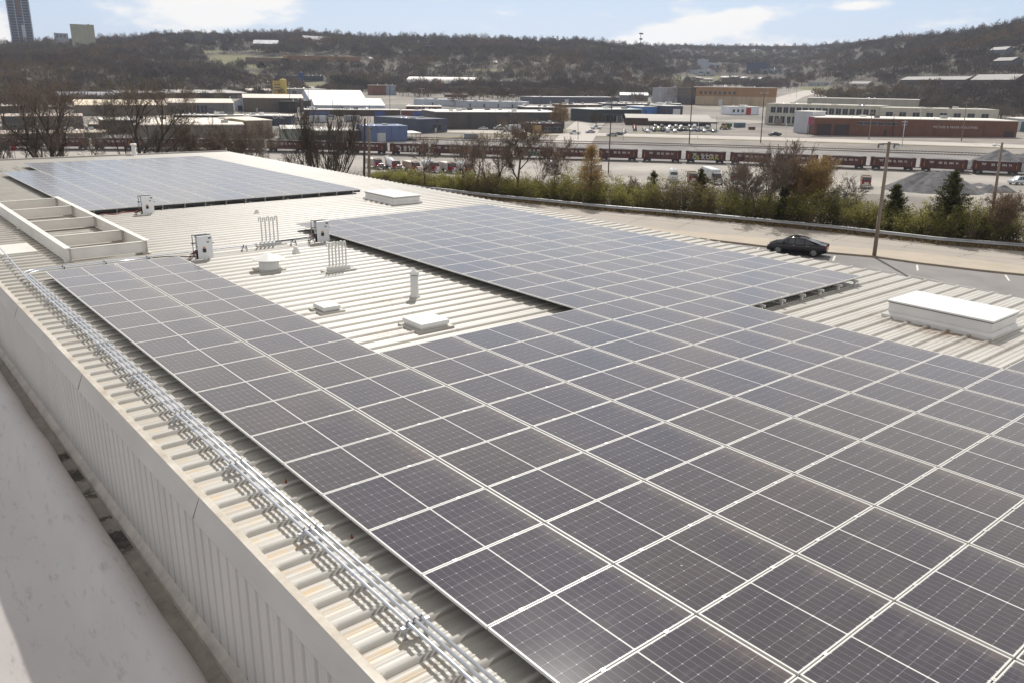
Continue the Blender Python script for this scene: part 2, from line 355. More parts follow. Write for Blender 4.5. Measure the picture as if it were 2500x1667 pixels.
for (x, z) in prof:
    k = 0.8 if -2.1 < x < -1.44 else 0.12
    V.append(np.stack([x + w1 * k * 1.1 + 0.008 * np.sin(yy * 2.1 + x * 3), yy, z + w1 * k * 0.8 + 0.006 * np.sin(yy * 3.7)], 1))
V = np.concatenate(V); m_ = len(yy); F = []
a = np.arange(m_ - 1)
for i in range(len(prof) - 1): F.append(np.stack([a + i * m_, a + (i + 1) * m_, a + (i + 1) * m_ + 1, a + i * m_ + 1], 1))
o = mk('roof_membrane', np_mesh('roof_membrane', V, np.concatenate(F), MEMB, True), near)
sd = o.modifiers.new('s', 'SUBSURF'); sd.levels = 1; sd.render_levels = 2
# welded seams across the membrane
sm = MB()
for ys_ in (-11.6, -8.1, -4.6, -1.1, 2.4, 5.9):
    pts = [(x - 0.004, ys_, z + 0.003) for x, z in prof[5:]]
    for p, q in zip(pts[6:-1], pts[7:]): sm.bar(p, q, 0.022, 0.006)
sm.build('seam', mat('seam_weld', (0.44, 0.43, 0.43), 0.6), near)
# ledge at the foot of the metal wall, with standing dirt
LEDGE = mat('ledge_coating', (0.33, 0.30, 0.265), 0.6, var=0.15, vscale=2.5, bump=0.4, bscale=12)
def ledge_nodes():
    n, l, b = nodes_of(LEDGE); src = b.inputs['Base Color'].links[0].from_socket
    t = n.new('ShaderNodeTexCoord'); s = n.new('ShaderNodeSeparateXYZ'); l.new(t.outputs['Object'], s.inputs[0]); X, Y, Z = s.outputs
    z = n.new('ShaderNodeTexNoise'); z.inputs['Scale'].default_value = 4; z.inputs['Detail'].default_value = 10; z.inputs['Roughness'].default_value = 0.72; l.new(t.outputs['Object'], z.inputs['Vector'])
    cur = src
    for (y0, w, a) in ((-6.85, 0.42, 1.0), (-7.9, 0.55, 1.0), (-8.9, 0.45, 0.75), (-10.05, 0.25, 0.75), (-11.0, 0.6, 1.25), (-12.4, 0.5, 0.45), (-13.6, 0.8, 0.35)):
        d = math_n(n, l, 'DIVIDE', math_n(n, l, 'SUBTRACT', Y, y0), w)
        g = math_n(n, l, 'MULTIPLY', math_n(n, l, 'EXPONENT', math_n(n, l, 'MULTIPLY', math_n(n, l, 'MULTIPLY', d, d), -1.6)), a * 1.25)
        f = n.new('ShaderNodeMapRange'); l.new(math_n(n, l, 'ADD', g, math_n(n, l, 'MULTIPLY', math_n(n, l, 'SUBTRACT', z.outputs['Fac'], 0.5), 3.0)), f.inputs[0]); f.inputs[1].default_value = 0.62; f.inputs[2].default_value = 0.95
        cur = mix_n(n, l, f.outputs[0], cur, (0.035, 0.028, 0.024))
    zr = n.new('ShaderNodeMapRange'); l.new(z.outputs['Fac'], zr.inputs[0]); zr.inputs[1].default_value = 0.5; zr.inputs[2].default_value = 0.75
    cur = mix_n(n, l, zr.outputs[0], cur, (0.22, 0.19, 0.16))
    l.new(cur, b.inputs['Base Color'])
ledge_nodes()
lb = MB(); lb.box(-1.60, -1.12, YN, YF, -2.75, -2.56)
o = lb.build('ledge', LEDGE, near)
fb = MB(); fb.ext([(-1.25, -2.565), (-1.235, -2.49), (-1.12, -2.37), (-1.12, -2.565)], YN, YF)
fb.build('base_flashing', mat('flashing_coat', (0.50, 0.46, 0.42), 0.55, var=0.16, vscale=3, bump=0.3), near)

# ------------------------------------------------------------------ solar panels
PW, PH = 1.762, 1.134; PU, PV = 1.80, 1.15
FRAME = mat('panel_frame', (0.70, 0.69, 0.66), 0.4, 0.0, var=0.04)
GLASS = bpy.data.materials.new('panel_glass'); GLASS.use_nodes = True
def glass_nodes():
    n, l, b = nodes_of(GLASS)
    t = n.new('ShaderNodeTexCoord'); s = n.new('ShaderNodeSeparateXYZ'); l.new(t.outputs['Object'], s.inputs[0]); X, Y, Z = s.outputs
    oi = n.new('ShaderNodeObjectInfo')
    # x: two halves of nine half cells either side of a centre strip, y: six cells
    ax = math_n(n, l, 'ABSOLUTE', X)
    fx = math_n(n, l, 'FRACT', math_n(n, l, 'DIVIDE', math_n(n, l, 'SUBTRACT', ax, 0.009), 0.0942))
    fy = math_n(n, l, 'FRACT', math_n(n, l, 'ADD', math_n(n, l, 'DIVIDE', Y, 0.1825), 3.0))
    dx = math_n(n, l, 'MULTIPLY', math_n(n, l, 'SUBTRACT', 0.5, math_n(n, l, 'ABSOLUTE', math_n(n, l, 'SUBTRACT', fx, 0.5))), 0.0942)
    dy = math_n(n, l, 'MULTIPLY', math_n(n, l, 'SUBTRACT', 0.5, math_n(n, l, 'ABSOLUTE', math_n(n, l, 'SUBTRACT', fy, 0.5))), 0.1825)
    lx = math_n(n, l, 'LESS_THAN', dx, 0.0011); ly = math_n(n, l, 'LESS_THAN', dy, 0.0014)
    dia = math_n(n, l, 'LESS_THAN', math_n(n, l, 'ADD', dx, dy), 0.0085)
    alt = math_n(n, l, 'FRACT', math_n(n, l, 'MULTIPLY', math_n(n, l, 'FLOOR', math_n(n, l, 'DIVIDE', math_n(n, l, 'ADD', math_n(n, l, 'SUBTRACT', ax, 0.009), 0.0471), 0.0942)), 0.5))
    dia = math_n(n, l, 'MULTIPLY', dia, math_n(n, l, 'LESS_THAN', alt, 0.25))
    mid = math_n(n, l, 'LESS_THAN', ax, 0.0085)
    edge = math_n(n, l, 'MAXIMUM', math_n(n, l, 'GREATER_THAN', ax, 0.8605), math_n(n, l, 'GREATER_THAN', math_n(n, l, 'ABSOLUTE', Y), 0.5505))
    # busbars run the long way
    bb = math_n(n, l, 'FRACT', math_n(n, l, 'MULTIPLY', fy, 10.0))
    bus = math_n(n, l, 'LESS_THAN', math_n(n, l, 'ABSOLUTE', math_n(n, l, 'SUBTRACT', bb, 0.5)), 0.035)
    line = math_n(n, l, 'MAXIMUM', lx, ly)
    w = n.new('ShaderNodeTexNoise'); w.inputs['Scale'].default_value = 3.0; w.inputs['Detail'].default_value = 5
    addv = n.new('ShaderNodeVectorMath'); addv.operation = 'ADD'; l.new(t.outputs['Object'], addv.inputs[0])
    cmb = n.new('ShaderNodeCombineXYZ'); l.new(math_n(n, l, 'MULTIPLY', oi.outputs['Random'], 91.0), cmb.inputs[0]); l.new(math_n(n, l, 'MULTIPLY', oi.outputs['Random'], 37.0), cmb.inputs[1]); l.new(cmb.outputs[0], addv.inputs[1])
    l.new(addv.outputs[0], w.inputs['Vector'])
    cell_a = mix_n(n, l, oi.outputs['Random'], (0.016, 0.019, 0.044), (0.036, 0.029, 0.038))
    cell = mix_n(n, l, 0.30, cell_a, mix_n(n, l, w.outputs['Fac'], (0.026, 0.027, 0.046), (0.050, 0.042, 0.046)))
    c = mix_n(n, l, math_n(n, l, 'MULTIPLY', bus, 0.45), cell, (0.22, 0.22, 0.24))
    c = mix_n(n, l, math_n(n, l, 'MULTIPLY', line, 0.85), c, (0.36, 0.36, 0.39))
    c = mix_n(n, l, dia, c, (0.60, 0.60, 0.62))
    c = mix_n(n, l, math_n(n, l, 'MAXIMUM', mid, edge), c, (0.72, 0.72, 0.72))
    # dust, thicker along the low (+x) edge
    d1 = n.new('ShaderNodeMapRange'); d1.interpolation_type = 'SMOOTHSTEP'; l.new(X, d1.inputs[0]); d1.inputs[1].default_value = 0.60; d1.inputs[2].default_value = 0.87
    w2 = n.new('ShaderNodeTexNoise'); w2.inputs['Scale'].default_value = 9.0; w2.inputs['Detail'].default_value = 6; l.new(addv.outputs[0], w2.inputs['Vector'])
    dust = math_n(n, l, 'MULTIPLY', d1.outputs[0], math_n(n, l, 'MULTIPLY', w2.outputs['Fac'], 0.21))
    w3 = n.new('ShaderNodeTexNoise'); w3.inputs['Scale'].default_value = 1.2; w3.inputs['Detail'].default_value = 6; l.new(addv.outputs[0], w3.inputs['Vector'])
    dust = math_n(n, l, 'ADD', dust, math_n(n, l, 'ADD', math_n(n, l, 'MULTIPLY', w3.outputs['Fac'], 0.07), 0.012))
    c = mix_n(n, l, dust, c, (0.52, 0.44, 0.35))
    # streaks washed across the glass and a few bird droppings
    mps = n.new('ShaderNodeMapping'); mps.inputs['Scale'].default_value = (1.2, 9.0, 1); l.new(addv.outputs[0], mps.inputs[0])
    w4 = n.new('ShaderNodeTexNoise'); w4.inputs['Scale'].default_value = 1.6; w4.inputs['Detail'].default_value = 5; l.new(mps.outputs[0], w4.inputs['Vector'])
    s4 = n.new('ShaderNodeMapRange'); l.new(w4.outputs['Fac'], s4.inputs[0]); s4.inputs[1].default_value = 0.56; s4.inputs[2].default_value = 0.78; s4.inputs[4].default_value = 0.09
    c = mix_n(n, l, s4.outputs[0], c, (0.50, 0.46, 0.40))
    w5 = n.new('ShaderNodeTexNoise'); w5.inputs['Scale'].default_value = 7.0; w5.inputs['Detail'].default_value = 2; l.new(addv.outputs[0], w5.inputs['Vector'])
    s5 = n.new('ShaderNodeMapRange'); l.new(w5.outputs['Fac'], s5.inputs[0]); s5.inputs[1].default_value = 0.765; s5.inputs[2].default_value = 0.80; s5.inputs[4].default_value = 0.8
    c = mix_n(n, l, s5.outputs[0], c, (0.62, 0.62, 0.60))
    l.new(c, b.inputs['Base Color'])
    rg = math_n(n, l, 'ADD', math_n(n, l, 'MULTIPLY', w3.outputs['Fac'], 0.05), 0.10)
    l.new(rg, b.inputs['Roughness']); b.inputs['IOR'].default_value = 1.5; b.inputs['Specular IOR Level'].default_value = 0.5
    b.inputs['Sheen Weight'].default_value = 0.24; b.inputs['Sheen Tint'].default_value = (1, .90, .78, 1); b.inputs['Sheen Roughness'].default_value = 0.45
glass_nodes()
fm = MB()
t_ = 0.0155; h_ = 0.035
for a in ((-PW / 2, PW / 2, -PH / 2, -PH / 2 + t_), (-PW / 2, PW / 2, PH / 2 - t_, PH / 2), (-PW / 2, -PW / 2 + t_, -PH / 2 + t_, PH / 2 - t_), (PW / 2 - t_, PW / 2, -PH / 2 + t_, PH / 2 - t_)):
    fm.box(*a, -h_, 0)
frame_me = fm.mesh('frame', FRAME)
gm = MB(); gm.box(-PW / 2 + t_, PW / 2 - t_, -PH / 2 + t_, PH / 2 - t_, -0.008, -0.0015)
glass_me = gm.mesh('glass', GLASS)
cm = MB(); cm.box(-0.025, 0.025, -0.024, 0.024, 0.0, 0.004); cm.lathe((0, 0, 0.004), [(0.008, 0), (0.008, 0.005)], 6)
clamp_me = cm.mesh('clamp', ALU)
def panel0():
    o = empty('solar_panel', (0, 0, 0))
    for nm, me in (('frame', frame_me), ('glass', glass_me)): mk(nm, me, o)
    for sx in (-0.44, 0.44): mk('clamp', clamp_me, o, (sx, -PV / 2, 0))
    return o
proto_panel = None; cells = []
ORD = ['first', 'second', 'third', 'fourth', 'fifth', 'sixth', 'seventh', 'eighth', 'ninth', 'tenth', 'eleventh', 'twelfth', 'thirteenth', 'fourteenth', 'fifteenth', 'sixteenth', 'seventeenth', 'eighteenth', 'nineteenth', 'twentieth', 'twenty-first', 'twenty-second']
def add_panels(u0, v0, nu, nv, fmt, group, skip=lambda i, j: False):
    global proto_panel
    for i in range(nu):
        for j in range(nv):
            if skip(i, j): continue
            x = (u0 + i + 0.5) * PU; y = -(v0 + j + 0.5) * PV
            vis = False
            for sx in (-.9, .9):
                for sy in (-.6, .6):
                    q = pr((x + sx, y + sy, 0))
                    if q[2] > 1 and -40 < q[0] < 2540 and q[1] < 1700: vis = True
            if not vis: continue
            if proto_panel is None: proto_panel = panel0(); o = proto_panel
            else: o = copy_tree(proto_panel)
            o.location = (x, y, random.uniform(-0.0015, 0.0015))
            tag(o, fmt(i, j), 'solar panel', group)
            cells.append((u0 + i, v0 + j))
add_panels(0, 0, 2, 10, lambda i, j: 'solar panel in narrow strip, %s column, %s row down from the beam frame' % (('conduit side', 'vent side')[i], ORD[j]), 'panels of the narrow strip beside the conduits')
add_panels(0, 10, 7, 13, lambda i, j: 'solar panel in wide foreground field, %s column from the conduits, %s row from the top' % (ORD[i], ORD[j]), 'panels of the wide foreground field')
add_panels(7, 17, 3, 5, lambda i, j: 'solar panel at right edge below the long skylight, %s column out, %s row' % (ORD[i], ORD[j]), 'panels below the long skylight')
add_panels(5, -3, 5, 15, lambda i, j: 'solar panel in middle field beyond the vents, %s column, %s row from the far end' % (ORD[i], ORD[j]), 'panels of the middle field', skip=lambda i, j: j >= 13 and i < 2)
NA = 19
add_panels(1.93, -28.6, 7, NA, lambda i, j: 'solar panel in farthest field, %s column from the beams, %s row from the near edge' % (ORD[i], ORD[NA - 1 - j]), 'panels of the farthest field', skip=lambda i, j: i == 0 and j < 4)
# rails under the panels
railm = MB()
def rail(u, v0, v1, label):
    m = MB(); L = (v1 - v0) * PV
    for a in ((-0.022, 0.022, -0.10, -0.092), (-0.022, -0.016, -0.092, -0.040), (0.016, 0.022, -0.092, -0.040)):
        m.box(a[0], a[1], -L / 2, L / 2, a[2], a[3])
    k = -L / 2 + 0.1
    while k < L / 2:
        m.box(-0.02, 0.02, k - 0.03, k + 0.03, ZR + 0.05, -0.10); k += RP * 2
    o = m.build('mounting_rail', ALU, None, (u * PU, -(v0 + v1) / 2 * PV, 0))
    tag(o, label, 'rail', 'mounting rails under the panels')
for (ua, n_, v0, v1, nm) in ((0, 2, -0.07, 10, 'narrow strip'), (0, 7, 9.93, 22, 'wide foreground field'), (5, 2, -3.07, 10, 'middle field, left part'), (7, 3, -3.07, 12.12, 'middle field, right part'), (1.93, 7, -28.6, -9.58, 'farthest field'), (7, 3, 16.93, 22, 'right edge field')):
    for i in range(n_):
        for s, w in ((0.256, 'left'), (0.744, 'right')):
            rail(ua + i + s, v0, v1, 'thin aluminium rail under the %s, %s rail of panel column %s' % (nm, w, ORD[i]))
# dark strip standing in for the shade under the farthest field's near edge
wt_ = MB(); wt_.box(1.93 * PU + 0.2, 8.9 * PU, 11.07, 11.13, -0.14, -0.05)
tag(wt_.build('under_panel_shade', STEELDK), 'dark strip standing in for shade under the near edge of the farthest panel field', 'shade strip')
# ================================================================== things on the roof
WB = mat('beam_paint', (0.80, 0.77, 0.71), 0.45, var=0.06, vscale=1.2)
# steel frame of I-beams
fr = empty('beam_frame', (2.2, 8, ZR), 0, 'cream frame of steel I-beams standing on short legs above the roof, like a giant ladder', 'steel frame')
fo = Vector((2.2, 8, ZR))
def ibeam(p0, p1, zt, h, fw, name, parent, o):
    p0 = Vector(p0) - o; p1 = Vector(p1) - o; d = (p1 - p0).normalized(); s = Vector((-d.y, d.x, 0)); m = MB()
    zt = zt - o.z
    for (w, z0, z1) in ((fw, zt - 0.014, zt), (fw, zt - h, zt - h + 0.014), (0.012, zt - h + 0.014, zt - 0.014)):
        a, b = s * w / 2, -s * w / 2
        vs = [(p0 + b).to_tuple()[:2] + (z0,), (p1 + b).to_tuple()[:2] + (z0,), (p1 + a).to_tuple()[:2] + (z0,), (p0 + a).to_tuple()[:2] + (z0,)]
        vs += [v[:2] + (z1,) for v in vs]
        m.add(vs, [(0, 3, 2, 1), (4, 5, 6, 7), (0, 1, 5, 4), (1, 2, 6, 5), (2, 3, 7, 6), (3, 0, 4, 7)])
    return m.build(name, WB, parent)
ibeam((1.04, 2.02, 0), (1.04, 14.4, 0), 0.20, 0.40, 0.17, 'long_beam', fr, fo)
ibeam((3.30, 2.02, 0), (3.30, 14.4, 0), 0.20, 0.40, 0.17, 'long_beam', fr, fo)
for y in (2.12, 4.6, 8.1, 11.45, 14.2):
    ibeam((1.05, y, 0), (3.29, y, 0), 0.17, 0.34, 0.10, 'cross_beam', fr, fo)
bm_ = MB()
for y in (2.12, 4.6, 8.1, 11.45, 14.2):
    for x in (1.13, 3.205): bm_.box(x - 0.006, x + 0.006, y - 0.07, y + 0.07, -0.15, 0.15)
for v in range(len(bm_.v)): bm_.v[v] = tuple(np.array(bm_.v[v]) - np.array(fo))
bm_.build('end_plate', WB, fr)
for (x, y) in ((1.04, 2.2), (3.30, 2.2), (1.04, 9.3), (3.30, 9.3), (1.04, 14.2), (3.3, 14.2)):
    m = MB(); m.box(x - 0.06 - fo.x, x + 0.06 - fo.x, y - 0.06 - fo.y, y + 0.06 - fo.y, 0.11, 0.06)
    m.box(x - 0.05 - fo.x, x + 0.05 - fo.x, y - 0.05 - fo.y, y + 0.05 - fo.y, 0.0, 0.052)
    m.box(x - 0.12 - fo.x, x + 0.12 - fo.x, y - 0.10 - fo.y, y + 0.10 - fo.y, 0.0, 0.05)
    m.build('leg', WB, fr)
# flat patch of plain sheet beside the frame
pm = MB(); pm.box(-0.92, 0.62, 4.22, 5.98, ZR + 0.01, ZR + 0.062)
o = pm.build('flat_cover_plate', mat('plate_paint', (0.72, 0.70, 0.64), 0.4, var=0.04)); tag(o, 'smooth cream cover plate laid over the ribs left of the beam frame', 'cover plate')

# skylight curbs: flared base, box, lid
def curb(x0, x1, y0, y1, zl, name, label, cat='skylight', base=0.10):
    cx, cy = (x0 + x1) / 2, (y0 + y1) / 2; w, h = (x1 - x0) / 2, (y1 - y0) / 2
    t = empty(name, (cx, cy, ZR), 0, label, cat)
    H = zl - ZR
    CP = mat('curb_paint', (0.75, 0.74, 0.71), 0.4, var=0.04, vscale=1.5, streak=(1, 1, 0.3)); LP = mat('lid_paint', (0.78, 0.78, 0.76), 0.35, var=0.03)
    m = MB(); m.box(-w - base, w + base, -h - base, h + base, 0.0, 0.085, (-w - base, w + base, -h - base, h + base))
    m.box(-w - base + 0.01, w + base - 0.01, -h - base + 0.01, h + base - 0.01, 0.085, 0.14, (-w - 0.02, w + 0.02, -h - 0.02, h + 0.02)); m.build('flashing', CP, t)
    m = MB(); m.box(-w, w, -h, h, 0.14, H - 0.05); bevel(m.build('curb', CP, t), 0.006, 1)
    m = MB(); m.box(-w - 0.02, w + 0.02, -h - 0.02, h + 0.02, H - 0.055, H - 0.03); m.build('seal', mat('seal_strip', (0.20, 0.18, 0.16), 0.7), t)
    m = MB(); m.box(-w - 0.035, w + 0.035, -h - 0.035, h + 0.035, H - 0.03, H + 0.012); bevel(m.build('lid', LP, t), 0.008, 2)
    m = MB(); m.tube([(w + 0.05, h * 0.1 - 0.05, H - 0.09), (w + 0.075, h * 0.1 - 0.05, H - 0.02), (w + 0.075, h * 0.1 + 0.05, H - 0.02), (w + 0.05, h * 0.1 + 0.05, H - 0.09)], 0.006, 6); m.build('hasp', GALV, t)
    return t
curb(15.28, 16.72, -18.28, -15.92, 0.17, 'long_skylight', 'long white curbed skylight with flat lid near the right edge of the roof')
curb(15.35, 16.72, 6.86, 9.40, 0.12, 'roof_skylight', 'white curbed skylight with flat lid beside the far panel field', base=0.09)
def hatch(x0, x1, y0, y1, zt, label, name='roof_box'):
    cx, cy = (x0 + x1) / 2, (y0 + y1) / 2; w, h = (x1 - x0) / 2, (y1 - y0) / 2
    t = empty(name, (cx, cy, ZR), 0, label, 'vent box'); H = zt - ZR
    m = MB(); m.box(-w + 0.03, w - 0.03, -h + 0.03, h - 0.03, 0.0, H - 0.09); m.build('base', mat('curb_paint', (0.75, 0.74, 0.71)), t)
    m = MB(); m.box(-w, w, -h, h, H - 0.10, H); bevel(m.build('cover', mat('lid_paint', (0.78, 0.78, 0.76)), t), 0.01, 2)
    m = MB(); m.box(-w - 0.08, w + 0.08, -h - 0.08, h + 0.08, 0, 0.055); m.build('flashing', ROOF, t)
hatch(4.40, 4.86, -7.62, -7.08, -0.07, 'smaller of the two square white vent boxes between the strips of panels')
hatch(5.41, 6.18, -10.27, -9.50, -0.05, 'larger flat square white vent box near the corner of the panel field')
# fan cowl
t = empty('roof_fan', (5.40, -2.30, ZR), 0, 'round white exhaust fan with wide shallow conical cap', 'exhaust fan')
m = MB(); m.lathe((0, 0, 0), [(0.33, 0.0), (0.30, 0.03), (0.285, 0.05), (0.285, 0.36), (0.27, 0.40)], 32); m.build('housing', WHITE, t, smooth=True)
m = MB(); m.lathe((0, 0, 0.33), [(0.44, 0.0), (0.465, 0.008), (0.46, 0.02), (0.32, 0.075), (0.15, 0.135), (0.035, 0.17), (0.02, 0.172)], 40); m.build('cap', mat('cap_paint', (0.78, 0.77, 0.73), 0.35, var=0.03), t, smooth=False)
m = MB(); m.box(-0.36, 0.36, -0.36, 0.36, 0, 0.06); m.build('flashing', ROOF, t)
# flue pipe with cap
def flue(x, y, r, H, label, name, capstyle=0):
    t = empty(name, (x, y, ZR), 0, label, 'vent pipe')
    m = MB(); m.lathe((0, 0, 0), [(r * 1.35, 0), (r * 1.05, 0.07), (r, 0.08), (r, H * 0.84)], 20); m.build('pipe', WHITE, t, smooth=True)
    if capstyle == 0:
        m = MB(); m.lathe((0, 0, H * 0.84), [(r * 0.9, 0), (r * 0.9, 0.06)], 16); m.build('louvre', STEELDK, t)
        m = MB(); m.lathe((0, 0, H * 0.84), [(r * 1.12, 0.02), (r * 1.14, 0.06), (r * 1.05, 0.085), (r * 0.15, 0.17), (0.005, 0.175)], 20); m.build('cap', WHITE, t)
    else:
        m = MB(); m.lathe((0, 0, H * 0.84), [(r * 1.3, 0), (r * 1.5, 0.03), (r * 1.5, 0.09), (r * 1.2, 0.12)], 16); m.build('cap', WHITE, t)
flue(7.05, -7.50, 0.107, 0.70, 'upright white vent pipe with small pointed cap between the panel fields', 'vent_pipe')
flue(13.24, 38.2, 0.15, 0.85, 'slim white vent pipe standing at the far edge of the roof', 'vent_pipe', 1)
for (x, y, lb, s) in ((7.10, -0.50, 'small cone shaped roof vent between fan and pipe racks', 1.0), (9.38, 7.9, 'tiny cone shaped roof vent out on the bare ribs beyond the pipe racks', 0.9)):
    t = MB(); t.lathe((0, 0, 0), [(0.16 * s, 0), (0.14 * s, 0.03), (0.065 * s, 0.17 * s), (0.06 * s, 0.21 * s)], 16)
    tag(t.build('cone_vent', WHITE, None, (x, y, ZR), True), lb, 'roof vent')
# racks of gooseneck pipes
def pipe_rack(x0, x1, y, H, npipe, label):
    t = empty('pipe_rack', ((x0 + x1) / 2, y, ZR), 0, label, 'pipe rack'); w = (x1 - x0) / 2
    m = MB(); m.box(-w, w, -0.10, 0.10, 0, 0.16); bevel(m.build('curb', WHITE, t), 0.008, 1)
    m = MB(); m.box(-w - 0.14, w + 0.14, -0.2, 0.2, 0, 0.055); m.build('flashing', ROOF, t)
    for i in range(npipe):
        x = -w + 0.07 + (2 * w - 0.14) * i / (npipe - 1); r = 0.024
        hh = H - 0.02 * (i % 2)
        pts = [(x, 0.03, 0.1), (x, 0.03, hh - 0.06)]
        for a in np.linspace(0, math.pi, 8)[1:]:
            pts.append((x - 0.055 * (1 - math.cos(a)) * 0.9, 0.03 - 0.03 * (1 - math.cos(a)), hh - 0.06 + 0.055 * math.sin(a)))
        x2, y2, _ = pts[-1]; pts.append((x2, y2, hh - 0.13))
        m = MB(); m.tube(pts, r, 8)
        for k in range(7):
            zc = 0.22 + k * (hh - 0.4) / 6; m.lathe((x, 0.03, zc), [(r * 1.25, 0), (r * 1.25, 0.022)], 8)
        m.build('pipe', WHITE, t, smooth=False)
pipe_rack(6.66, 7.36, 1.2, 0.98, 5, 'farther rack of white gooseneck pipes behind the cable run')
pipe_rack(6.62, 7.30, -3.60, 0.88, 6, 'nearer rack of white gooseneck pipes between fan and middle panel field')

# inverters
def inverter(x, y, label, rz=0.0):
    t = empty('inverter', (x, y, ZR + 0.05), rz, label, 'inverter')
    IW = mat('inverter_white', (0.78, 0.79, 0.80), 0.35, var=0.03)
    W, H, D = 0.46, 0.70, 0.27
    m = MB(); m.box(0.0, W, -0.02, 0.0, 0.0, H); m.box(0.0, W, 0.0, 0.04, H - 0.02, H); m.box(W - 0.02, W, 0, 0.30, 0.05, H - 0.02); bevel(m.build('cover', IW, t), 0.008, 2)
    m = MB(); m.box(0.04, W - 0.03, 0.002, D, 0.24, H - 0.06); m.build('body', mat('inverter_grey', (0.50, 0.51, 0.53), 0.4, 0.3), t)
    m = MB(); m.box(0.02, W - 0.02, 0.06, 0.36, H - 0.035, H - 0.012)
    for k in range(5): m.box(0.05 + k * 0.075, 0.10 + k * 0.075, 0.10, 0.33, H - 0.012, H + 0.004)
    m.build('top_fan_tray', STEELDK, t)
    m = MB(); m.tube([(0.0, 0.40, 0.0), (0.0, 0.40, H - 0.02), (0.0, 0.36, H), (0.0, 0.05, H)], 0.014, 8); m.tube([(0.02, 0.02, 0.0), (0.0, 0.40, 0.02)], 0.014, 6)
    m.tube([(W - 0.01, 0.40, 0.0), (W - 0.01, 0.40, H - 0.02), (W - 0.01, 0.05, H)], 0.014, 8); m.build('stand', mat('stand_grey', (0.25, 0.25, 0.26), 0.5, 0.3), t)
    for p in (((-0.10, 0.22, 0.46), (0.02, 0.22, 0.46)), ((-0.02, 0.05, 0.38), (0.06, 0.02, 0.38)), ((W, 0.12, 0.44), (W + 0.09, 0.12, 0.44))):
        m = MB(); m.tube(p, 0.016, 8); m.build('handle', BLACK, t)
    for (a, b, c, d, nm) in ((W - 0.12, W - 0.04, H - 0.10, H - 0.06, 'label_plate'), (W - 0.17, W - 0.10, H - 0.21, H - 0.18, 'display')):
        m = MB(); m.box(a, b, -0.024, -0.0195, c, d); m.build(nm, STEELDK, t)
    m = MB(); m.box(0.15, 0.24, -0.05, -0.0195, 0.20, 0.31); m.lathe((0.195, -0.065, 0.255), [(0.03, 0), (0.03, 0.015)], 10, 'y'); m.build('switch', BLACK, t)
    m = MB(); m.box(0.155, 0.235, -0.024, -0.0195, 0.315, 0.37); m.build('warning_sticker', mat('sticker', (0.65, 0.30, 0.15), 0.5), t)
    RED = mat('red_cable', (0.22, 0.02, 0.02), 0.5); r2 = random.Random(int(x * 10))
    for k in range(9):
        m = MB(); a = Vector((0.05, 0.10 + 0.02 * k, 0.25)); b_ = Vector((-0.03 - 0.012 * k, 0.10 + 0.03 * k, 0.12)); c_ = Vector((-0.16 - r2.random() * 0.12, 0.02 + r2.random() * 0.3, 0.02))
        m.tube([a, (a + b_) / 2 + Vector((-0.02, 0, -0.02)), b_, c_], 0.007, 6); m.build('cable', RED if k % 2 else BLACK, t)
    m = MB(); m.box(-0.03, 0.03, 0.03, 0.09, 0.0, 0.27); m.build('cable_shroud', BLACK, t)
    return t
inverter(4.21, 0.14, 'white inverter cabinet at the top of the narrow panel strip, red cables below')
inverter(8.42, 0.62, 'white inverter cabinet at the corner of the middle panel field')
inverter(5.55, 10.2, 'white inverter cabinet in front of the farthest panel field')

# conduits along the left edge, three runs on struts
def run(name, pts, r, label, mtl=GALV, couplings=(), cat='conduit'):
    t = empty(name, pts[0], 0, label, cat, 'electrical conduits on the roof'); o = Vector(pts[0])
    m = MB(); m.tube([Vector(p) - o for p in pts], r, 10); m.build('tube', mtl, t, smooth=True)
    for c in couplings:
        m = MB(); c = Vector(c) - o; m.tube([c - Vector((0, 0.045, 0)), c + Vector((0, 0.045, 0))], r * 1.35, 10); m.build('coupling', STEELDK if r > 0.03 else GALV, t)
    return t
ZC = -0.075
def arc(cx, cy, R, a0, a1, n=8): return [(cx + R * math.cos(a), cy + R * math.sin(a), ZC) for a in np.linspace(a0, a1, n)]
xs = (-0.50, -0.42, -0.34)
cps = [-24.0, -20.9, -17.85, -15.4, -12.9, -8.6, -6.0, -3.7]
run('conduit', [(xs[0], YN, ZC)] + [(xs[0], y, ZC) for y in (-20, -10, -2)] + [(-0.46, 0.3, ZC), (-0.30, 5.2, ZC), (-0.12, 12, ZC), (0.0, 20, ZC)], 0.0195, 'outermost silver conduit of the left edge, running on past the beam frame', couplings=[(xs[0], c + 0.05, ZC) for c in cps])
run('conduit', [(xs[1], YN, ZC), (xs[1], -10, ZC), (xs[1], 0.38, ZC)] + arc(xs[1] + 0.42, 0.38, 0.42, math.pi, math.pi / 2) + [(3.0, 0.80, ZC), (8.1, 0.80, ZC), (8.45, 0.72, ZC)], 0.0195, 'middle silver conduit of the left edge, bending towards the inverters', couplings=[(xs[1], c, ZC) for c in cps])
run('conduit', [(xs[2], YN, ZC), (xs[2], -10, ZC), (xs[2], 0.16, ZC)] + arc(xs[2] + 0.42, 0.16, 0.42, math.pi, math.pi / 2) + [(2.0, 0.58, ZC), (3.0, 0.58, ZC)], 0.0195, 'innermost silver conduit beside the narrow panel strip', couplings=[(xs[2], c - 0.04, ZC) for c in cps])
t = MB(); t.tube([(8.35, 0.80, -0.02), (7.7, 0.79, -0.035), (7.0, 0.81, -0.045)], 0.018, 8); tag(t.build('black_cable', BLACK), 'black cable lying from the middle inverter back along the conduit', 'cable')
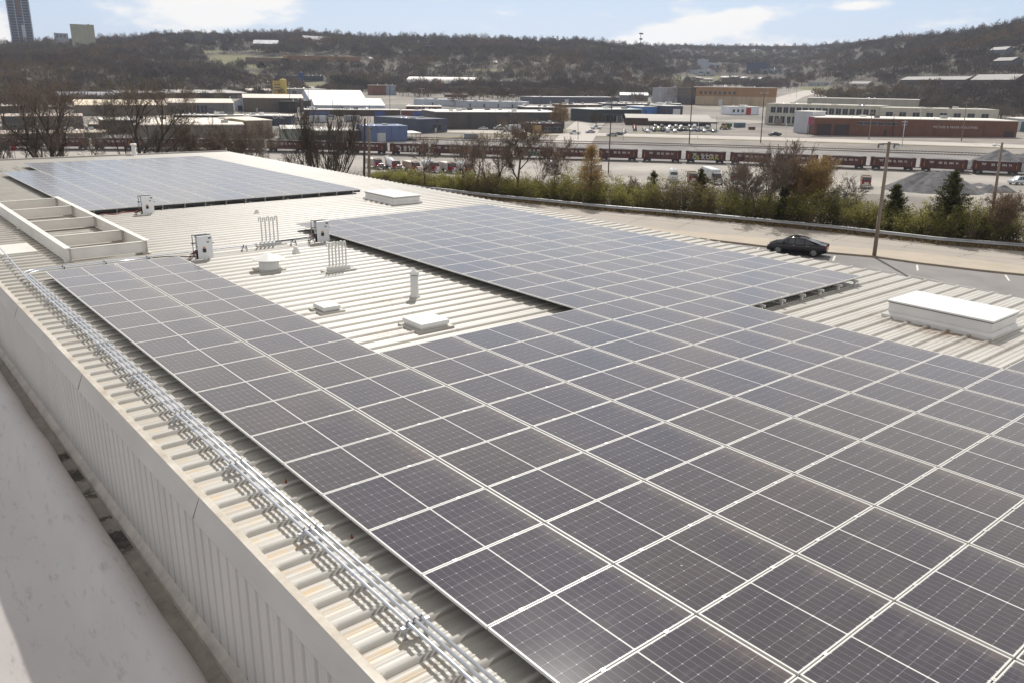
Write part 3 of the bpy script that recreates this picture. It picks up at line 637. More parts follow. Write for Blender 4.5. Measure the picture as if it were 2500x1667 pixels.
t = MB(); t.tube([(4.3, 0.3, -0.15), (3.8, 0.50, -0.12), (3.3, 0.57, -0.08), (2.95, 0.58, -0.075)], 0.016, 8); tag(t.build('black_cable', BLACK), 'black cable lying from the nearest inverter to the top of the panel strip', 'cable')
t = MB(); t.tube([(5.5, 10.6, -0.15), (5.0, 10.85, -0.16), (4.6, 10.6, -0.2), (4.2, 10.9, -0.16)], 0.02, 8); tag(t.build('red_cable_bundle', mat('red_cable', (0.22, 0.02, 0.02))), 'dark red cable bundle in front of the farthest panel field', 'cable')
CLAMPM = mat('clamp_steel', (.20, .20, .22), .5, .5)
# struts with clamps and their feet
def strut(x0, x1, y, z, label, ncl=3, xs_=xs):
    t = empty('conduit_strut', ((x0 + x1) / 2, y, ZR), 0, label, 'support', 'struts under the conduits'); cx = (x0 + x1) / 2
    m = MB(); m.box(x0 - cx, x1 - cx, -0.02, 0.02, 0.105, 0.145); m.build('channel', GALV, t)
    m = MB(); m.box(x0 - cx + 0.02, x0 - cx + 0.05, -0.015, 0.015, 0.0, 0.105); m.box(x1 - cx - 0.05, x1 - cx - 0.02, -0.015, 0.015, 0.0, 0.105); m.build('foot', GALV, t)
    for x in xs_[:ncl]:
        m = MB(); m.lathe((x - cx, -0.012, 0.175), [(0.022, 0), (0.022, 0.018)], 12, 'y'); m.box(x - cx - 0.004, x - cx + 0.004, -0.006, 0.006, 0.195, 0.212); m.build('pipe_clamp', CLAMPM, t)
ys_ = [-2.9 - 2.29 * k for k in range(0, 10)]
for k, y in enumerate(ys_): strut(-0.58, -0.25, y, ZC, 'galvanised strut under the three conduits, %s from the bend' % ORD[k])
strut(-0.50, -0.30, 2.6, ZC, 'single strut under the lone conduit just past the bend', 1, (-0.40,)); strut(-0.44, -0.22, 6.2, ZC, 'single strut under the lone conduit by the cover plate', 1, (-0.28,))
def strut_y(x, y, label):
    t = empty('conduit_strut', (x, y, ZR), 0, label, 'support', 'struts under the conduits')
    m = MB(); m.box(-0.02, 0.02, -0.30, 0.12, 0.105, 0.145); m.build('channel', GALV, t)
    for q in (0.0, -0.22):
        m = MB(); m.lathe((-0.012, q, 0.175), [(0.03, 0), (0.03, 0.024)], 12, 'x'); m.build('pipe_clamp', STEELDK, t)
    m = MB(); m.box(-0.02, 0.02, -0.3, -0.26, 0, 0.105); m.box(-0.02, 0.02, 0.08, 0.12, 0, 0.105); m.build('foot', GALV, t)
for i, (x, y) in enumerate(((0.6, 0.80), (1.7, 0.80), (2.9, 0.80), (5.9, 0.80), (7.6, 0.80))): strut_y(x, y, 'cross strut under the cable run to the inverters, %s from the bend' % ORD[i])
# small clamps with screws left on the ribs beside the strip
for i, y in enumerate((-15.2, -17.05)):
    m = MB(); m.box(-0.012, 0.012, -0.014, 0.014, 0, 0.025); m.lathe((0, 0, 0.035), [(0.01, 0), (0.01, 0.02)], 8)
    o = m.build('seam_clamp', mat('rusty', (0.30, 0.07, 0.03), 0.7), None, (-0.05, round(y / RP) * RP - 0.065, ZR + 0.05)); tag(o, 'small rust red clamp on a rib beside the strip, %s from the bottom' % ORD[(1, 0, 2, 3)[i]], 'clamp')
# ================================================================== terrain
SHELF = np.array([(-400, 150), (-60, 112), (13, 97), (40, 91), (55, 78), (58.3, 60), (59.5, 47), (63, 34), (70, 18), (80.5, 1.7), (96, -22), (130, -70), (200, -200)], float)
def shelf_d(x, y):
    """signed distance beyond the edge of the upper level"""
    x = np.asarray(x, float); y = np.asarray(y, float); best = np.full(x.shape, 1e9); sg = np.ones(x.shape)
    for a, b in zip(SHELF[:-1], SHELF[1:]):
        d = b - a; L2 = d @ d; t = np.clip(((x - a[0]) * d[0] + (y - a[1]) * d[1]) / L2, 0, 1)
        dx = x - a[0] - t * d[0]; dy = y - a[1] - t * d[1]; q = np.hypot(dx, dy)
        s = np.where((d[0] * (y - a[1]) - d[1] * (x - a[0])) > 0, 1.0, -1.0)
        u = q < best - 1e-9; best = np.where(u, q, best); sg = np.where(u, s, sg)
    return best * sg
SKY_X = [-900, 0, 100, 150, 240, 300, 400, 480, 520, 600, 700, 780, 850, 900, 1000, 1100, 1150, 1200, 1300, 1400, 1450, 1480, 1520, 1600, 1700, 1800, 1900, 1985, 2020, 2060, 2080, 2150, 2200, 2240, 2300, 2330, 2400, 2420, 2480, 2520, 3400]
SKY_Y = [118, 116, 112, 106, 100, 95, 91, 84, 83, 83, 79, 76, 80, 86, 86, 88, 88, 90, 93, 94, 100, 108, 106, 110, 109, 112, 110, 102, 98, 95, 89, 83, 78, 72, 61, 53, 42, 36, 24, 16, 8]
D0X = [-900, 0, 400, 600, 800, 1200, 1500, 1640, 1700, 1880, 1960, 2050, 2200, 2500, 3400]
D0Y = [560, 580, 640, 740, 860, 790, 760, 1000, 1250, 1150, 900, 800, 700, 640, 600]
D1X = [-900, 0, 600, 1200, 1500, 1600, 1900, 2000, 2150, 2500, 3400]
D1Y = [1250, 1300, 1500, 1500, 1500, 2300, 2300, 1900, 1400, 1250, 1200]
FWD = np.array([RW[2, 0], RW[2, 1]]); FWD /= np.linalg.norm(FWD); RGT = np.array([FWD[1], -FWD[0]])
def azpx(x, y):
    """bearing as the pixel column the direction has on the horizon"""
    dx = np.asarray(x, float) - CW[0]; dy = np.asarray(y, float) - CW[1]
    f = dx * FWD[0] + dy * FWD[1]; r = dx * RGT[0] + dy * RGT[1]
    ang = np.clip(np.arctan2(r, f), -1.25, 1.25)
    return 1250 + CF * np.tan(ang) * 0.955
def zsky(px, ys_, d):
    px = np.clip(px, -900, 3400)
    rx = (px - 1250) / CF; ry = (ys_ - 833.5) / CF
    D = np.stack([rx * RW[0, k] + ry * RW[1, k] + RW[2, k] for k in range(3)], -1)
    return CW[2] + D[..., 2] / np.hypot(D[..., 0], D[..., 1]) * d
def ground(x, y):
    x = np.asarray(x, float); y = np.asarray(y, float)
    s = shelf_d(x, y); d = np.hypot(x - CW[0], y - CW[1]); px = azpx(x, y)
    t = np.clip(s / 24, 0, 1); t = t * t * (3 - 2 * t)
    z = -8.1 - 12.9 * t
    z = z + np.where(s > 24, 0.03 * np.maximum(d - 300, 0), 0)
    d0 = np.interp(px, D0X, D0Y); d1 = np.interp(px, D1X, D1Y)
    zb = -21 + 0.03 * (d0 - 300)
    zr = zsky(px, np.interp(px, SKY_X, SKY_Y), d1) - 12.0
    u = np.clip((d - d0) / (d1 - d0), 0, 1); u = u * u * (3 - 2 * u) * 0.45 + 0.55 * u
    rough = (np.sin(x * 0.011 + y * 0.007) * 3.0 + np.sin(x * 0.023 - y * 0.017) * 2.0) * np.clip((d - d0) / 150, 0, 1) * np.clip((d1 - d) / 200, 0, 1)
    zh = zb + (zr - zb) * u - np.maximum(d - d1, 0) * 0.06 + rough
    return np.where(d > d0, zh, z)
def G(x, y): return float(ground(np.array([x]), np.array([y]))[0])
def hit(px, py, dmax=3500):
    """where the sight line of a photo pixel meets the terrain"""
    D = ray(px, py); D = D / math.hypot(D[0], D[1]); s = np.concatenate([np.arange(60, 900, 1.0), np.arange(900, dmax, 4.0)])
    X = CW[0] + D[0] * s; Y = CW[1] + D[1] * s; Z = CW[2] + D[2] * s
    g_ = ground(X, Y); k = np.argmax(Z < g_)
    if not (Z < g_).any(): k = len(s) - 1
    return np.array([X[k], Y[k], g_[k]])
def grid_sheet(name, xs, ys, mtl, dz=0.0, polar=False):
    A, B = np.meshgrid(xs, ys)
    if polar: X = CW[0] + B * np.sin(A); Y = CW[1] + B * np.cos(A)
    else: X, Y = A, B
    Z = ground(X.ravel(), Y.ravel()) + dz
    V = np.stack([X.ravel(), Y.ravel(), Z], 1); nx, ny = len(xs), len(ys)
    i, j = np.meshgrid(np.arange(nx - 1), np.arange(ny - 1)); k = (j * nx + i).ravel()
    return mk(name, np_mesh(name, V, np.stack([k, k + 1, k + nx + 1, k + nx], 1)[:, ::-1] if polar else np.stack([k, k + 1, k + nx + 1, k + nx], 1), mtl, True))
# soil / gravel / concrete of the valley floor
GND = mat('ground_mix', (0.27, 0.245, 0.215), 0.9, var=0.22, vscale=0.05, detail=10, bump=0.2, bscale=2)
def ground_nodes():
    n, l, b = nodes_of(GND); src = b.inputs['Base Color'].links[0].from_socket
    t = n.new('ShaderNodeTexCoord')
    z = n.new('ShaderNodeTexNoise'); z.inputs['Scale'].default_value = 0.02; z.inputs['Detail'].default_value = 8; l.new(t.outputs['Object'], z.inputs['Vector'])
    r = n.new('ShaderNodeMapRange'); l.new(z.outputs['Fac'], r.inputs[0]); r.inputs[1].default_value = 0.5; r.inputs[2].default_value = 0.6
    c = mix_n(n, l, math_n(n, l, 'MULTIPLY', r.outputs[0], 0.6), src, (0.15, 0.14, 0.125))
    vc = n.new('ShaderNodeVertexColor'); vc.layer_name = 'zone'
    sp = n.new('ShaderNodeSeparateColor'); l.new(vc.outputs[0], sp.inputs[0])
    z2 = n.new('ShaderNodeTexNoise'); z2.inputs['Scale'].default_value = 0.035; z2.inputs['Detail'].default_value = 9; l.new(t.outputs['Object'], z2.inputs['Vector'])
    hill = mix_n(n, l, z2.outputs['Fac'], (0.045, 0.038, 0.029), (0.085, 0.07, 0.047))
    c = mix_n(n, l, sp.outputs[0], c, hill)
    grass = mix_n(n, l, z2.outputs['Fac'], (0.09, 0.105, 0.035), (0.19, 0.165, 0.075))
    c = mix_n(n, l, sp.outputs[1], c, grass)
    bank = mix_n(n, l, z2.outputs['Fac'], (0.10, 0.085, 0.05), (0.17, 0.13, 0.08))
    c = mix_n(n, l, sp.outputs[2], c, bank)
    l.new(c, b.inputs['Base Color'])
ground_nodes()
# meadow clearings on the hillside, as seen patches (px centre, half sizes), turned into world discs
CLEAR = []
for (cx, cy, rx, ry) in ((560, 146, 75, 14), (500, 126, 45, 5), (640, 122, 40, 5), (640, 163, 45, 7), (565, 160, 60, 5), (770, 212, 45, 13), (690, 200, 60, 8), (620, 186, 30, 9), (620, 152, 30, 4), (740, 145, 130, 8), (1180, 172, 60, 3), (2080, 225, 100, 9), (1990, 222, 60, 12), (1720, 195, 90, 12), (1850, 198, 70, 8), (2500, 155, 20, 4)):
    CLEAR.append((cx, cy, rx, ry))
def clear_mask(x, y, z):
    P = np.stack([x, y, z], -1) - CW; q = P @ RW.T; u = q[..., 0] / q[..., 2] * CF + 1250; v = q[..., 1] / q[..., 2] * CF + 833.5
    m = np.zeros(u.shape)
    for cx, cy, rx, ry in CLEAR:
        m = np.maximum(m, 1.35 - ((u - cx) / rx) ** 2 - ((v - cy) / ry) ** 2)
    return np.clip(m, 0, 1)
def add_zone(o):
    me = o.data; n_ = len(me.vertices); co = np.empty(n_ * 3, np.float32); me.vertices.foreach_get('co', co); co = co.reshape(-1, 3).astype(float)
    d = np.hypot(co[:, 0] - CW[0], co[:, 1] - CW[1]); px = azpx(co[:, 0], co[:, 1]); d0 = np.interp(px, D0X, D0Y)
    s = shelf_d(co[:, 0], co[:, 1])
    c = np.zeros((n_, 4), np.float32); c[:, 3] = 1
    c[:, 0] = np.clip((d - d0 + 30) / 60, 0, 1); c[:, 1] = clear_mask(co[:, 0], co[:, 1], co[:, 2]) * np.clip((d - d0 + 100) / 60, 0, 1)
    c[:, 2] = np.clip((s + 0.5) / 1.5, 0, 1) * np.clip((55 - s) / 15, 0, 1)
    a = me.color_attributes.new('zone', 'FLOAT_COLOR', 'POINT'); a.data.foreach_set('color', c.ravel())
az0 = math.atan2(FWD[0], FWD[1])
az = np.concatenate([np.linspace(az0 - 1.15, az0 - 0.62, 30), np.linspace(az0 - 0.6, az0 + 0.6, 420), np.linspace(az0 + 0.62, az0 + 1.15, 30)])
rr = np.concatenate([np.linspace(20, 140, 110), np.linspace(142, 420, 90), np.linspace(424, 2600, 330), np.linspace(2620, 3000, 6)])
ter = grid_sheet('ground', az, rr, GND, 0.0, True); add_zone(ter); tag(ter, 'valley floor and wooded hillsides', kind='structure')

# ------------------------------------------------------------------ upper level: road, sidewalk, kerb, parking
def flat(name, poly, z, mtl, label=None, th=0.0):
    m = MB()
    if th: m.prism(poly, z - th, z)
    else: m.add([(x, y, z) for x, y in poly], [tuple(range(len(poly)))])
    o = m.build(name, mtl); tag(o, label, kind='structure'); return o
ROADM = mat('road_concrete', (0.375, 0.34, 0.295), 0.85, var=0.08, vscale=0.25, detail=9, bump=0.3, bscale=25)
WALKM = mat('walk_concrete', (0.44, 0.385, 0.305), 0.85, var=0.07, vscale=0.5, detail=8)
ASPH = mat('asphalt', (0.235, 0.225, 0.22), 0.85, var=0.12, vscale=0.35, detail=10, bump=0.4, bscale=30)
KERBM = mat('kerb_concrete', (0.30, 0.25, 0.19), 0.85, var=0.12, vscale=1.0)
PAINT = mat('road_paint', (0.66, 0.64, 0.60), 0.7, var=0.15, vscale=3)
def P2(lst, z=-8.1): return [tuple(pl(x, y, z)[:2]) for x, y in lst]
kerb = P2([(1500, 562), (1571, 568), (1663, 579.6), (1800, 596), (1863, 603.6), (2008.5, 618.5), (2133, 629), (2246.8, 645.3), (2395.8, 663.2), (2500, 673.6), (2620, 688), (2900, 725)])
walk = P2([(1500, 549), (1571.7, 557.9), (1622, 564.7), (1840, 583.2), (2044, 606), (2246.8, 621.5), (2500, 655.8), (2620, 670), (2900, 706)])
gpx = [(860, 452), (930, 459), (1000, 466), (1100, 477), (1200, 489.8), (1340, 503), (1472, 517), (1668, 533.4), (1840, 549.7), (2038, 569.4), (2288.5, 599), (2500, 615.5), (2640, 634), (2900, 668)]
guard = P2(gpx)
road_poly = guard + [(120, -60), (21, -60), (21, 60)]
flat('road', [(21, 70)] + guard + [(110, -60), (21, -60)], -8.085, ROADM, 'beige concrete road')
lot = kerb + [(75, -60), (20.4, -60), (20.4, 16)]
flat('parking_lot', kerb + [(kerb[-1][0] + 1, -60), (20.4, -60), (20.4, 20)], -8.078, ASPH, 'grey asphalt parking lot')
flat('sidewalk', walk + kerb[::-1], -7.95, WALKM, 'tan sidewalk between road and parking lot', 0.13)
km = MB()
for a, b in zip(kerb[:-1], kerb[1:]): km.bar((a[0] - 0.12, a[1] - 0.05, -8.02), (b[0] - 0.12, b[1] - 0.05, -8.02), 0.18, 0.16)
tag(km.build('kerb', KERBM), 'concrete kerb', kind='structure')
def stripe(pts, w, label):
    m = MB(); pts = P2(pts)
    for a, b in zip(pts[:-1], pts[1:]):
        a = Vector((*a, -8.0735)); b = Vector((*b, -8.0735)); d = (b - a).normalized(); s = Vector((-d.y, d.x, 0)) * w / 2
        m.add([a - s, b - s, b + s, a + s], [(0, 1, 2, 3)])
    o = m.build('parking_line', PAINT); tag(o, label, kind='structure')
for pts in ([(1853.6, 606), (1844.7, 614)], [(2038.3, 626), (2033.8, 637.9)], [(2238.8, 648.3), (2240.3, 661.7)], [(2454.4, 673), (2463.7, 687)]): stripe(pts, 0.14, 'white parking bay line')
stripe([(2120, 652), (2282.6, 685.5), (2439, 717.4)], 0.05, 'faint worn line')
CRK = mat('crack_filler', (0.12, 0.10, 0.085), 0.9)
cm_ = MB(); r2 = random.Random(4)
def crack(p0, p1, n_, w, z):
    a = np.array(P2([p0])[0]); b = np.array(P2([p1])[0]); pts = [a + (b - a) * k / n_ + np.array([r2.uniform(-.12, .12), r2.uniform(-.12, .12)]) for k in range(n_ + 1)]
    for p, q in zip(pts[:-1], pts[1:]):
        d = (q - p); s = np.array([-d[1], d[0]]) / np.hypot(*d) * w / 2
        cm_.add([(*(p - s), z), (*(q - s), z), (*(q + s), z), (*(p + s), z)], [(0, 1, 2, 3)])
for a, b in (((1535, 545), (1580, 530)), ((1655, 556), (1695, 540)), ((1800, 572), (1850, 556)), ((1790, 559), (2500, 637)), ((1290, 505), (1500, 528)), ((1500, 528), (1800, 560)), ((2030, 590), (2070, 575)), ((2200, 606), (2245, 590)), ((2340, 628), (2420, 612)), ((1420, 530), (1470, 519)), ((1571, 557), (2500, 655.5))): crack(a, b, 14, 0.05, -8.081)
tag(cm_.build('road_cracks', CRK), 'cracks in the road', kind='structure')

# guardrail: one rail (W-beam) with posts
GR = mat('guardrail_steel', (0.36, 0.37, 0.38), 0.5, 0.5, var=0.12, vscale=0.8)
gt = empty('guardrail', (60, 30, -8.1), 0, 'long grey steel guardrail with wooden posts between road and hedge', 'guardrail')
go = np.array([60, 30, -8.1])
gp = np.array(guard); seg = np.hypot(*(gp[1:] - gp[:-1]).T); cum = np.concatenate([[0], np.cumsum(seg)])
def gat(s): return np.array([np.interp(s, cum, gp[:, 0]), np.interp(s, cum, gp[:, 1])])
ss = np.arange(0, cum[-1], 1.0); P = np.array([gat(s) for s in ss]); T = np.gradient(P, axis=0); T /= np.hypot(*T.T)[:, None]; N = np.stack([T[:, 1], -T[:, 0]], 1)
if ((P - CW[:2]) * N).sum() > 0: N = -N          # towards the road / camera
wprof = [(0.0, 0.40), (0.085, 0.44), (0.085, 0.50), (0.02, 0.56), (0.085, 0.62), (0.085, 0.68), (0.0, 0.72)]
V = np.concatenate([np.stack([P[:, 0] + N[:, 0] * o_ - go[0], P[:, 1] + N[:, 1] * o_ - go[1], np.full(len(ss), h_)], 1) for o_, h_ in wprof]); m_ = len(ss); a = np.arange(m_ - 1)
F = np.concatenate([np.stack([a + k * m_, a + 1 + k * m_, a + 1 + (k + 1) * m_, a + (k + 1) * m_], 1) for k in range(len(wprof) - 1)])
o = mk('rail', np_mesh('rail', V, F, GR), gt); sm_ = o.modifiers.new('s', 'SOLIDIFY'); sm_.thickness = 0.02
POSTM = mat('post_wood', (0.16, 0.12, 0.085), 0.9, var=0.25)
pm_ = MB(); pm_.box(-0.08, 0.08, -0.08, 0.08, -0.4, 0.66); pme = pm_.mesh('post', POSTM)
for s in np.arange(1.5, cum[-1], 1.905 * 2):
    p = gat(s); i = min(int(s), len(N) - 1); mk('post', pme, gt, (p[0] - N[i, 0] * 0.09 - go[0], p[1] - N[i, 1] * 0.09 - go[1], 0))

# black sedan and generic cars ------------------------------------------------
def car_meshes(kind):
    L = 4.7
    if kind == 'sedan': st = [(0, .45, .60, .60), (.04, .38, .95, .95), (.55, .22, 1.02, 1.03), (.95, .22, .96, 1.10), (1.75, .22, .94, 1.40), (2.5, .22, .92, 1.46), (3.05, .22, .90, 1.38), (3.65, .22, .90, 1.02), (4.25, .22, .82, .86), (4.6, .26, .70, .72), (4.7, .35, .52, .52)]; wr = .66
    elif kind == 'suv': st = [(0, .45, .70, .70), (.03, .40, 1.05, 1.10), (.25, .25, 1.06, 1.55), (.55, .25, 1.05, 1.72), (2.2, .25, 1.03, 1.76), (3.0, .25, 1.02, 1.70), (3.55, .25, 1.02, 1.16), (4.2, .28, 1.0, 1.05), (4.62, .3, .88, .9), (4.7, .4, .6, .6)]; wr = .74
    elif kind == 'van': st = [(0, .45, .70, .70), (.03, .40, 1.05, 1.2), (.15, .25, 1.05, 2.0), (1.5, .25, 1.05, 2.1), (3.3, .25, 1.05, 2.06), (4.1, .25, 1.08, 1.25), (4.6, .3, .9, .95), (4.7, .4, .6, .6)]; wr = .84
    else: st = [(0, .5, .6, .6), (.03, .45, .95, .95), (1.9, .40, .95, .96), (1.95, .35, .98, 1.7), (2.6, .35, 1.0, 1.78), (3.2, .35, 1.0, 1.7), (3.65, .35, 1.02, 1.12), (4.3, .38, 1.0, 1.05), (4.65, .4, .9, .92), (4.7, .5, .6, .6)]; wr = .72
    W = 0.90
    def ring(x, zb, zbelt, zt):
        gh = zt - zbelt > 0.06; wt = (wr if gh else .80) * (1 if x > 0.02 else .95); k = 0.93 if (x < 0.05 or x > 4.6) else 1.0
        half = [(W * .90 * k, zb), (W * .985 * k, (zb + zbelt) / 2), (W * .97 * k, zbelt - .10), (W * .90 * k, zbelt), (wt * (1 if gh else .98) * k, zt - .05 if gh else zt - .005), (wt * .75 * k, zt), (0, zt + .015)]
        return [(x - L / 2, y, z) for y, z in half] + [(x - L / 2, -y, z) for y, z in half[-2::-1]]
    rings = [ring(*s) for s in st]; nr = len(rings[0]); vs = [p for r in rings for p in r]; fs = []
    for i in range(len(rings) - 1):
        for k in range(nr - 1): fs.append((i * nr + k, (i + 1) * nr + k, (i + 1) * nr + k + 1, i * nr + k + 1))
        fs.append((i * nr, i * nr + nr - 1, (i + 1) * nr + nr - 1, (i + 1) * nr))
    fs += [tuple(range(nr)), tuple(range((len(rings) - 1) * nr, len(rings) * nr))[::-1]]
    body = MB().add(vs, fs)
    win = MB()
    gi = [i for i, s in enumerate(st) if s[3] - s[2] > 0.06]
    def q(i, k, off): 
        p = Vector(rings[i][k]); c = Vector((p.x, 0, 0.9)); return p
    for i0, i1 in zip(gi[:-1], gi[1:]):
        for sgn in (3, 9):
            ka, kb = (3, 4) if sgn == 3 else (nr - 4, nr - 5)
            A, B, C_, D_ = [Vector(rings[i][k]) for i, k in ((i0, ka), (i1, ka), (i1, kb), (i0, kb))]
            c = (A + B + C_ + D_) / 4; o_ = Vector((0, 0.012 if sgn == 3 else -0.012, 0.004))
            win.add([c + (p - c) * 0.90 + o_ for p in (A, B, C_, D_)], [(0, 1, 2, 3)])
    for (i0, i1) in ((gi[0] - 1, gi[0] + (1 if kind == 'sedan' else 0)), (gi[-1], gi[-1] + 1)):
        A, B, C_, D_ = [Vector(rings[i][k]) for i, k in ((i0, 4), (i0, nr - 5), (i1, nr - 5), (i1, 4))]
        c = (A + B + C_ + D_) / 4; nrm = (B - A).cross(D_ - A).normalized(); nrm = nrm if nrm.z > 0 else -nrm
        win.add([c + (p - c) * 0.90 + nrm * 0.03 for p in (A, B, C_, D_)], [(0, 1, 2, 3)])
    tyre = MB().lathe((0, -0.11, 0), [(0.20, 0), (0.31, 0), (0.335, 0.03), (0.335, 0.19), (0.31, 0.22), (0.20, 0.22)], 20, 'y')
    rim = MB().lathe((0, -0.115, 0), [(0.05, -0.004), (0.21, 0.0), (0.225, 0.012), (0.225, 0.218), (0.21, 0.23), (0.05, 0.234)], 20, 'y')
    lights = MB(); tail = MB()
    for s in (-1, 1):
        lights.box(L / 2 - .42, L / 2 - .06, s * .82 - .10, s * .82 + .10, .62, .76) if False else lights.box(L / 2 - .16, L / 2 - .035, s * .66 - .17, s * .66 + .17, .60, .74)
        tail.box(-L / 2 - .012, -L / 2 + .16, s * .70 - .17, s * .70 + .17, .74, .92)
    return body.mesh('body', None, True), win.mesh('window', DKGLASS), tyre.mesh('tyre', RUBBER, True), rim.mesh('rim', mat('rim_grey', (.22, .22, .23), .35, .6)), lights.mesh('headlight', mat('lamp_glass', (.7, .7, .68), .15)), tail.mesh('tail_light', mat('tail_red', (.25, .015, .01), .25))
CARM = {}
def paint(c): return mat('paint_%02d_%02d_%02d' % tuple(int(v * 99) for v in c), c, 0.12, 0.0, var=0.03, spec=0.5)
def car(kind, P_, rz, color, label, group=None, z=None, cat='car', name=None, L=None):
    if kind not in CARM:
        CARM[kind] = car_meshes(kind); CARM[kind][0].materials.append(None)
    b_, w_, ty, ri, li, ta = CARM[kind]
    t = empty(name or {'sedan': 'parked_car', 'suv': 'parked_suv', 'van': 'parked_van', 'pickup': 'pickup_truck'}[kind], (P_[0], P_[1], z if z is not None else G(P_[0], P_[1])), rz, label, cat, group)
    if L: t.scale = (L / 4.7,) * 3
    o = mk('body', b_, t); o.material_slots[0].link = 'OBJECT'; o.material_slots[0].material = paint(color)
    mk('window', w_, t); mk('headlight', li, t); mk('tail_light', ta, t)
    for sx in (-1.38, 1.42):
        for sy in (-.80, .80):
            wh = mk('wheel', ty, t, (sx, sy, .335)); mk('rim', ri, wh)
    return t
ca = np.array([55.6, 13.35]); cb = np.array([57.35, 9.35]); fwd_ = ca - cb
car('sedan', (ca + cb) / 2 + np.array([0.3, 0.1]), math.atan2(fwd_[1], fwd_[0]), (0.012, 0.012, 0.016), 'black sedan parked beside the kerb left of the tall floodlight pole', z=-8.075)
ct = [o for o in col.objects if o.get('label', '').startswith('black sedan')][0]
m = MB(); m.box(0.45, 1.05, -0.40, 0.40, 1.452 + .02, 1.458 + .03) if False else m.box(-0.15, 0.35, -0.36, 0.36, 1.478, 1.492); m.build('sunroof', DKGLASS, ct)
for s in (-1, 1):
    m = MB(); m.box(1.0, 1.16, s * .93 - .09, s * .93 + .09, .98, 1.10); bevel(m.build('wing_mirror', paint((0.012, 0.012, 0.016)), ct), .02, 2)
    m = MB(); m.box(.12, .30, s * .885 - .012, s * .885 + .012, .82, .85); m.box(-.95, -.77, s * .885 - .012, s * .885 + .012, .84, .87); m.build('door_handle', CHROME, ct)
    m = MB(); m.box(-.2, -.185, s * .880 - .006, s * .880 + .006, .30, .90); m.build('door_gap', BLACK, ct)
# ================================================================== buildings of the valley and the hills
def C_(h):
    r, g_, b = ((h >> 16) & 255) / 255, ((h >> 8) & 255) / 255, (h & 255) / 255
    return tuple(round(((v / 12.92) if v <= 0.04045 else ((v + 0.055) / 1.055) ** 2.4), 4) for v in (r, g_, b))
WINM = mat('window_dark', (0.03, 0.035, 0.045), 0.25, var=0.3, vscale=0.5)
FRM = mat('window_frame', (0.5, 0.5, 0.48), 0.6)
def wmat(c, kind='plain'):
    nm = 'wall_%s_%s' % (kind, '_'.join('%02d' % int(v * 99) for v in c))
    if kind == 'metal': return mat(nm, c, 0.5, var=0.16, vscale=0.9, streak=(1.2, 1.2, 0.05))
    if kind == 'brick':
        if nm in MATS: return MATS[nm]
        m = mat(nm, c, 0.85, var=0.22, vscale=0.35, detail=9); n, l, b = nodes_of(m); src = b.inputs['Base Color'].links[0].from_socket
        t = n.new('ShaderNodeTexCoord'); mp_ = n.new('ShaderNodeMapping'); mp_.inputs['Rotation'].default_value = (math.pi / 2, 0, 0); l.new(t.outputs['Object'], mp_.inputs[0])
        bt = n.new('ShaderNodeTexBrick'); bt.inputs['Scale'].default_value = 1.6; bt.inputs['Color1'].default_value = (*c, 1); bt.inputs['Color2'].default_value = (*(v * .7 for v in c), 1); bt.inputs['Mortar'].default_value = (*(v * 1.2 for v in c), 1)
        l.new(mp_.outputs[0], bt.inputs['Vector']); l.new(mix_n(n, l, 0.5, src, bt.outputs[0]), b.inputs['Base Color']); return m
    return mat(nm, c, 0.7, var=0.10, vscale=0.25, detail=8, streak=(1, 1, 0.4))
def rmat(c): return mat('roofing_%s' % '_'.join('%02d' % int(v * 99) for v in c), c, 0.6, var=0.10, vscale=0.12, detail=9)
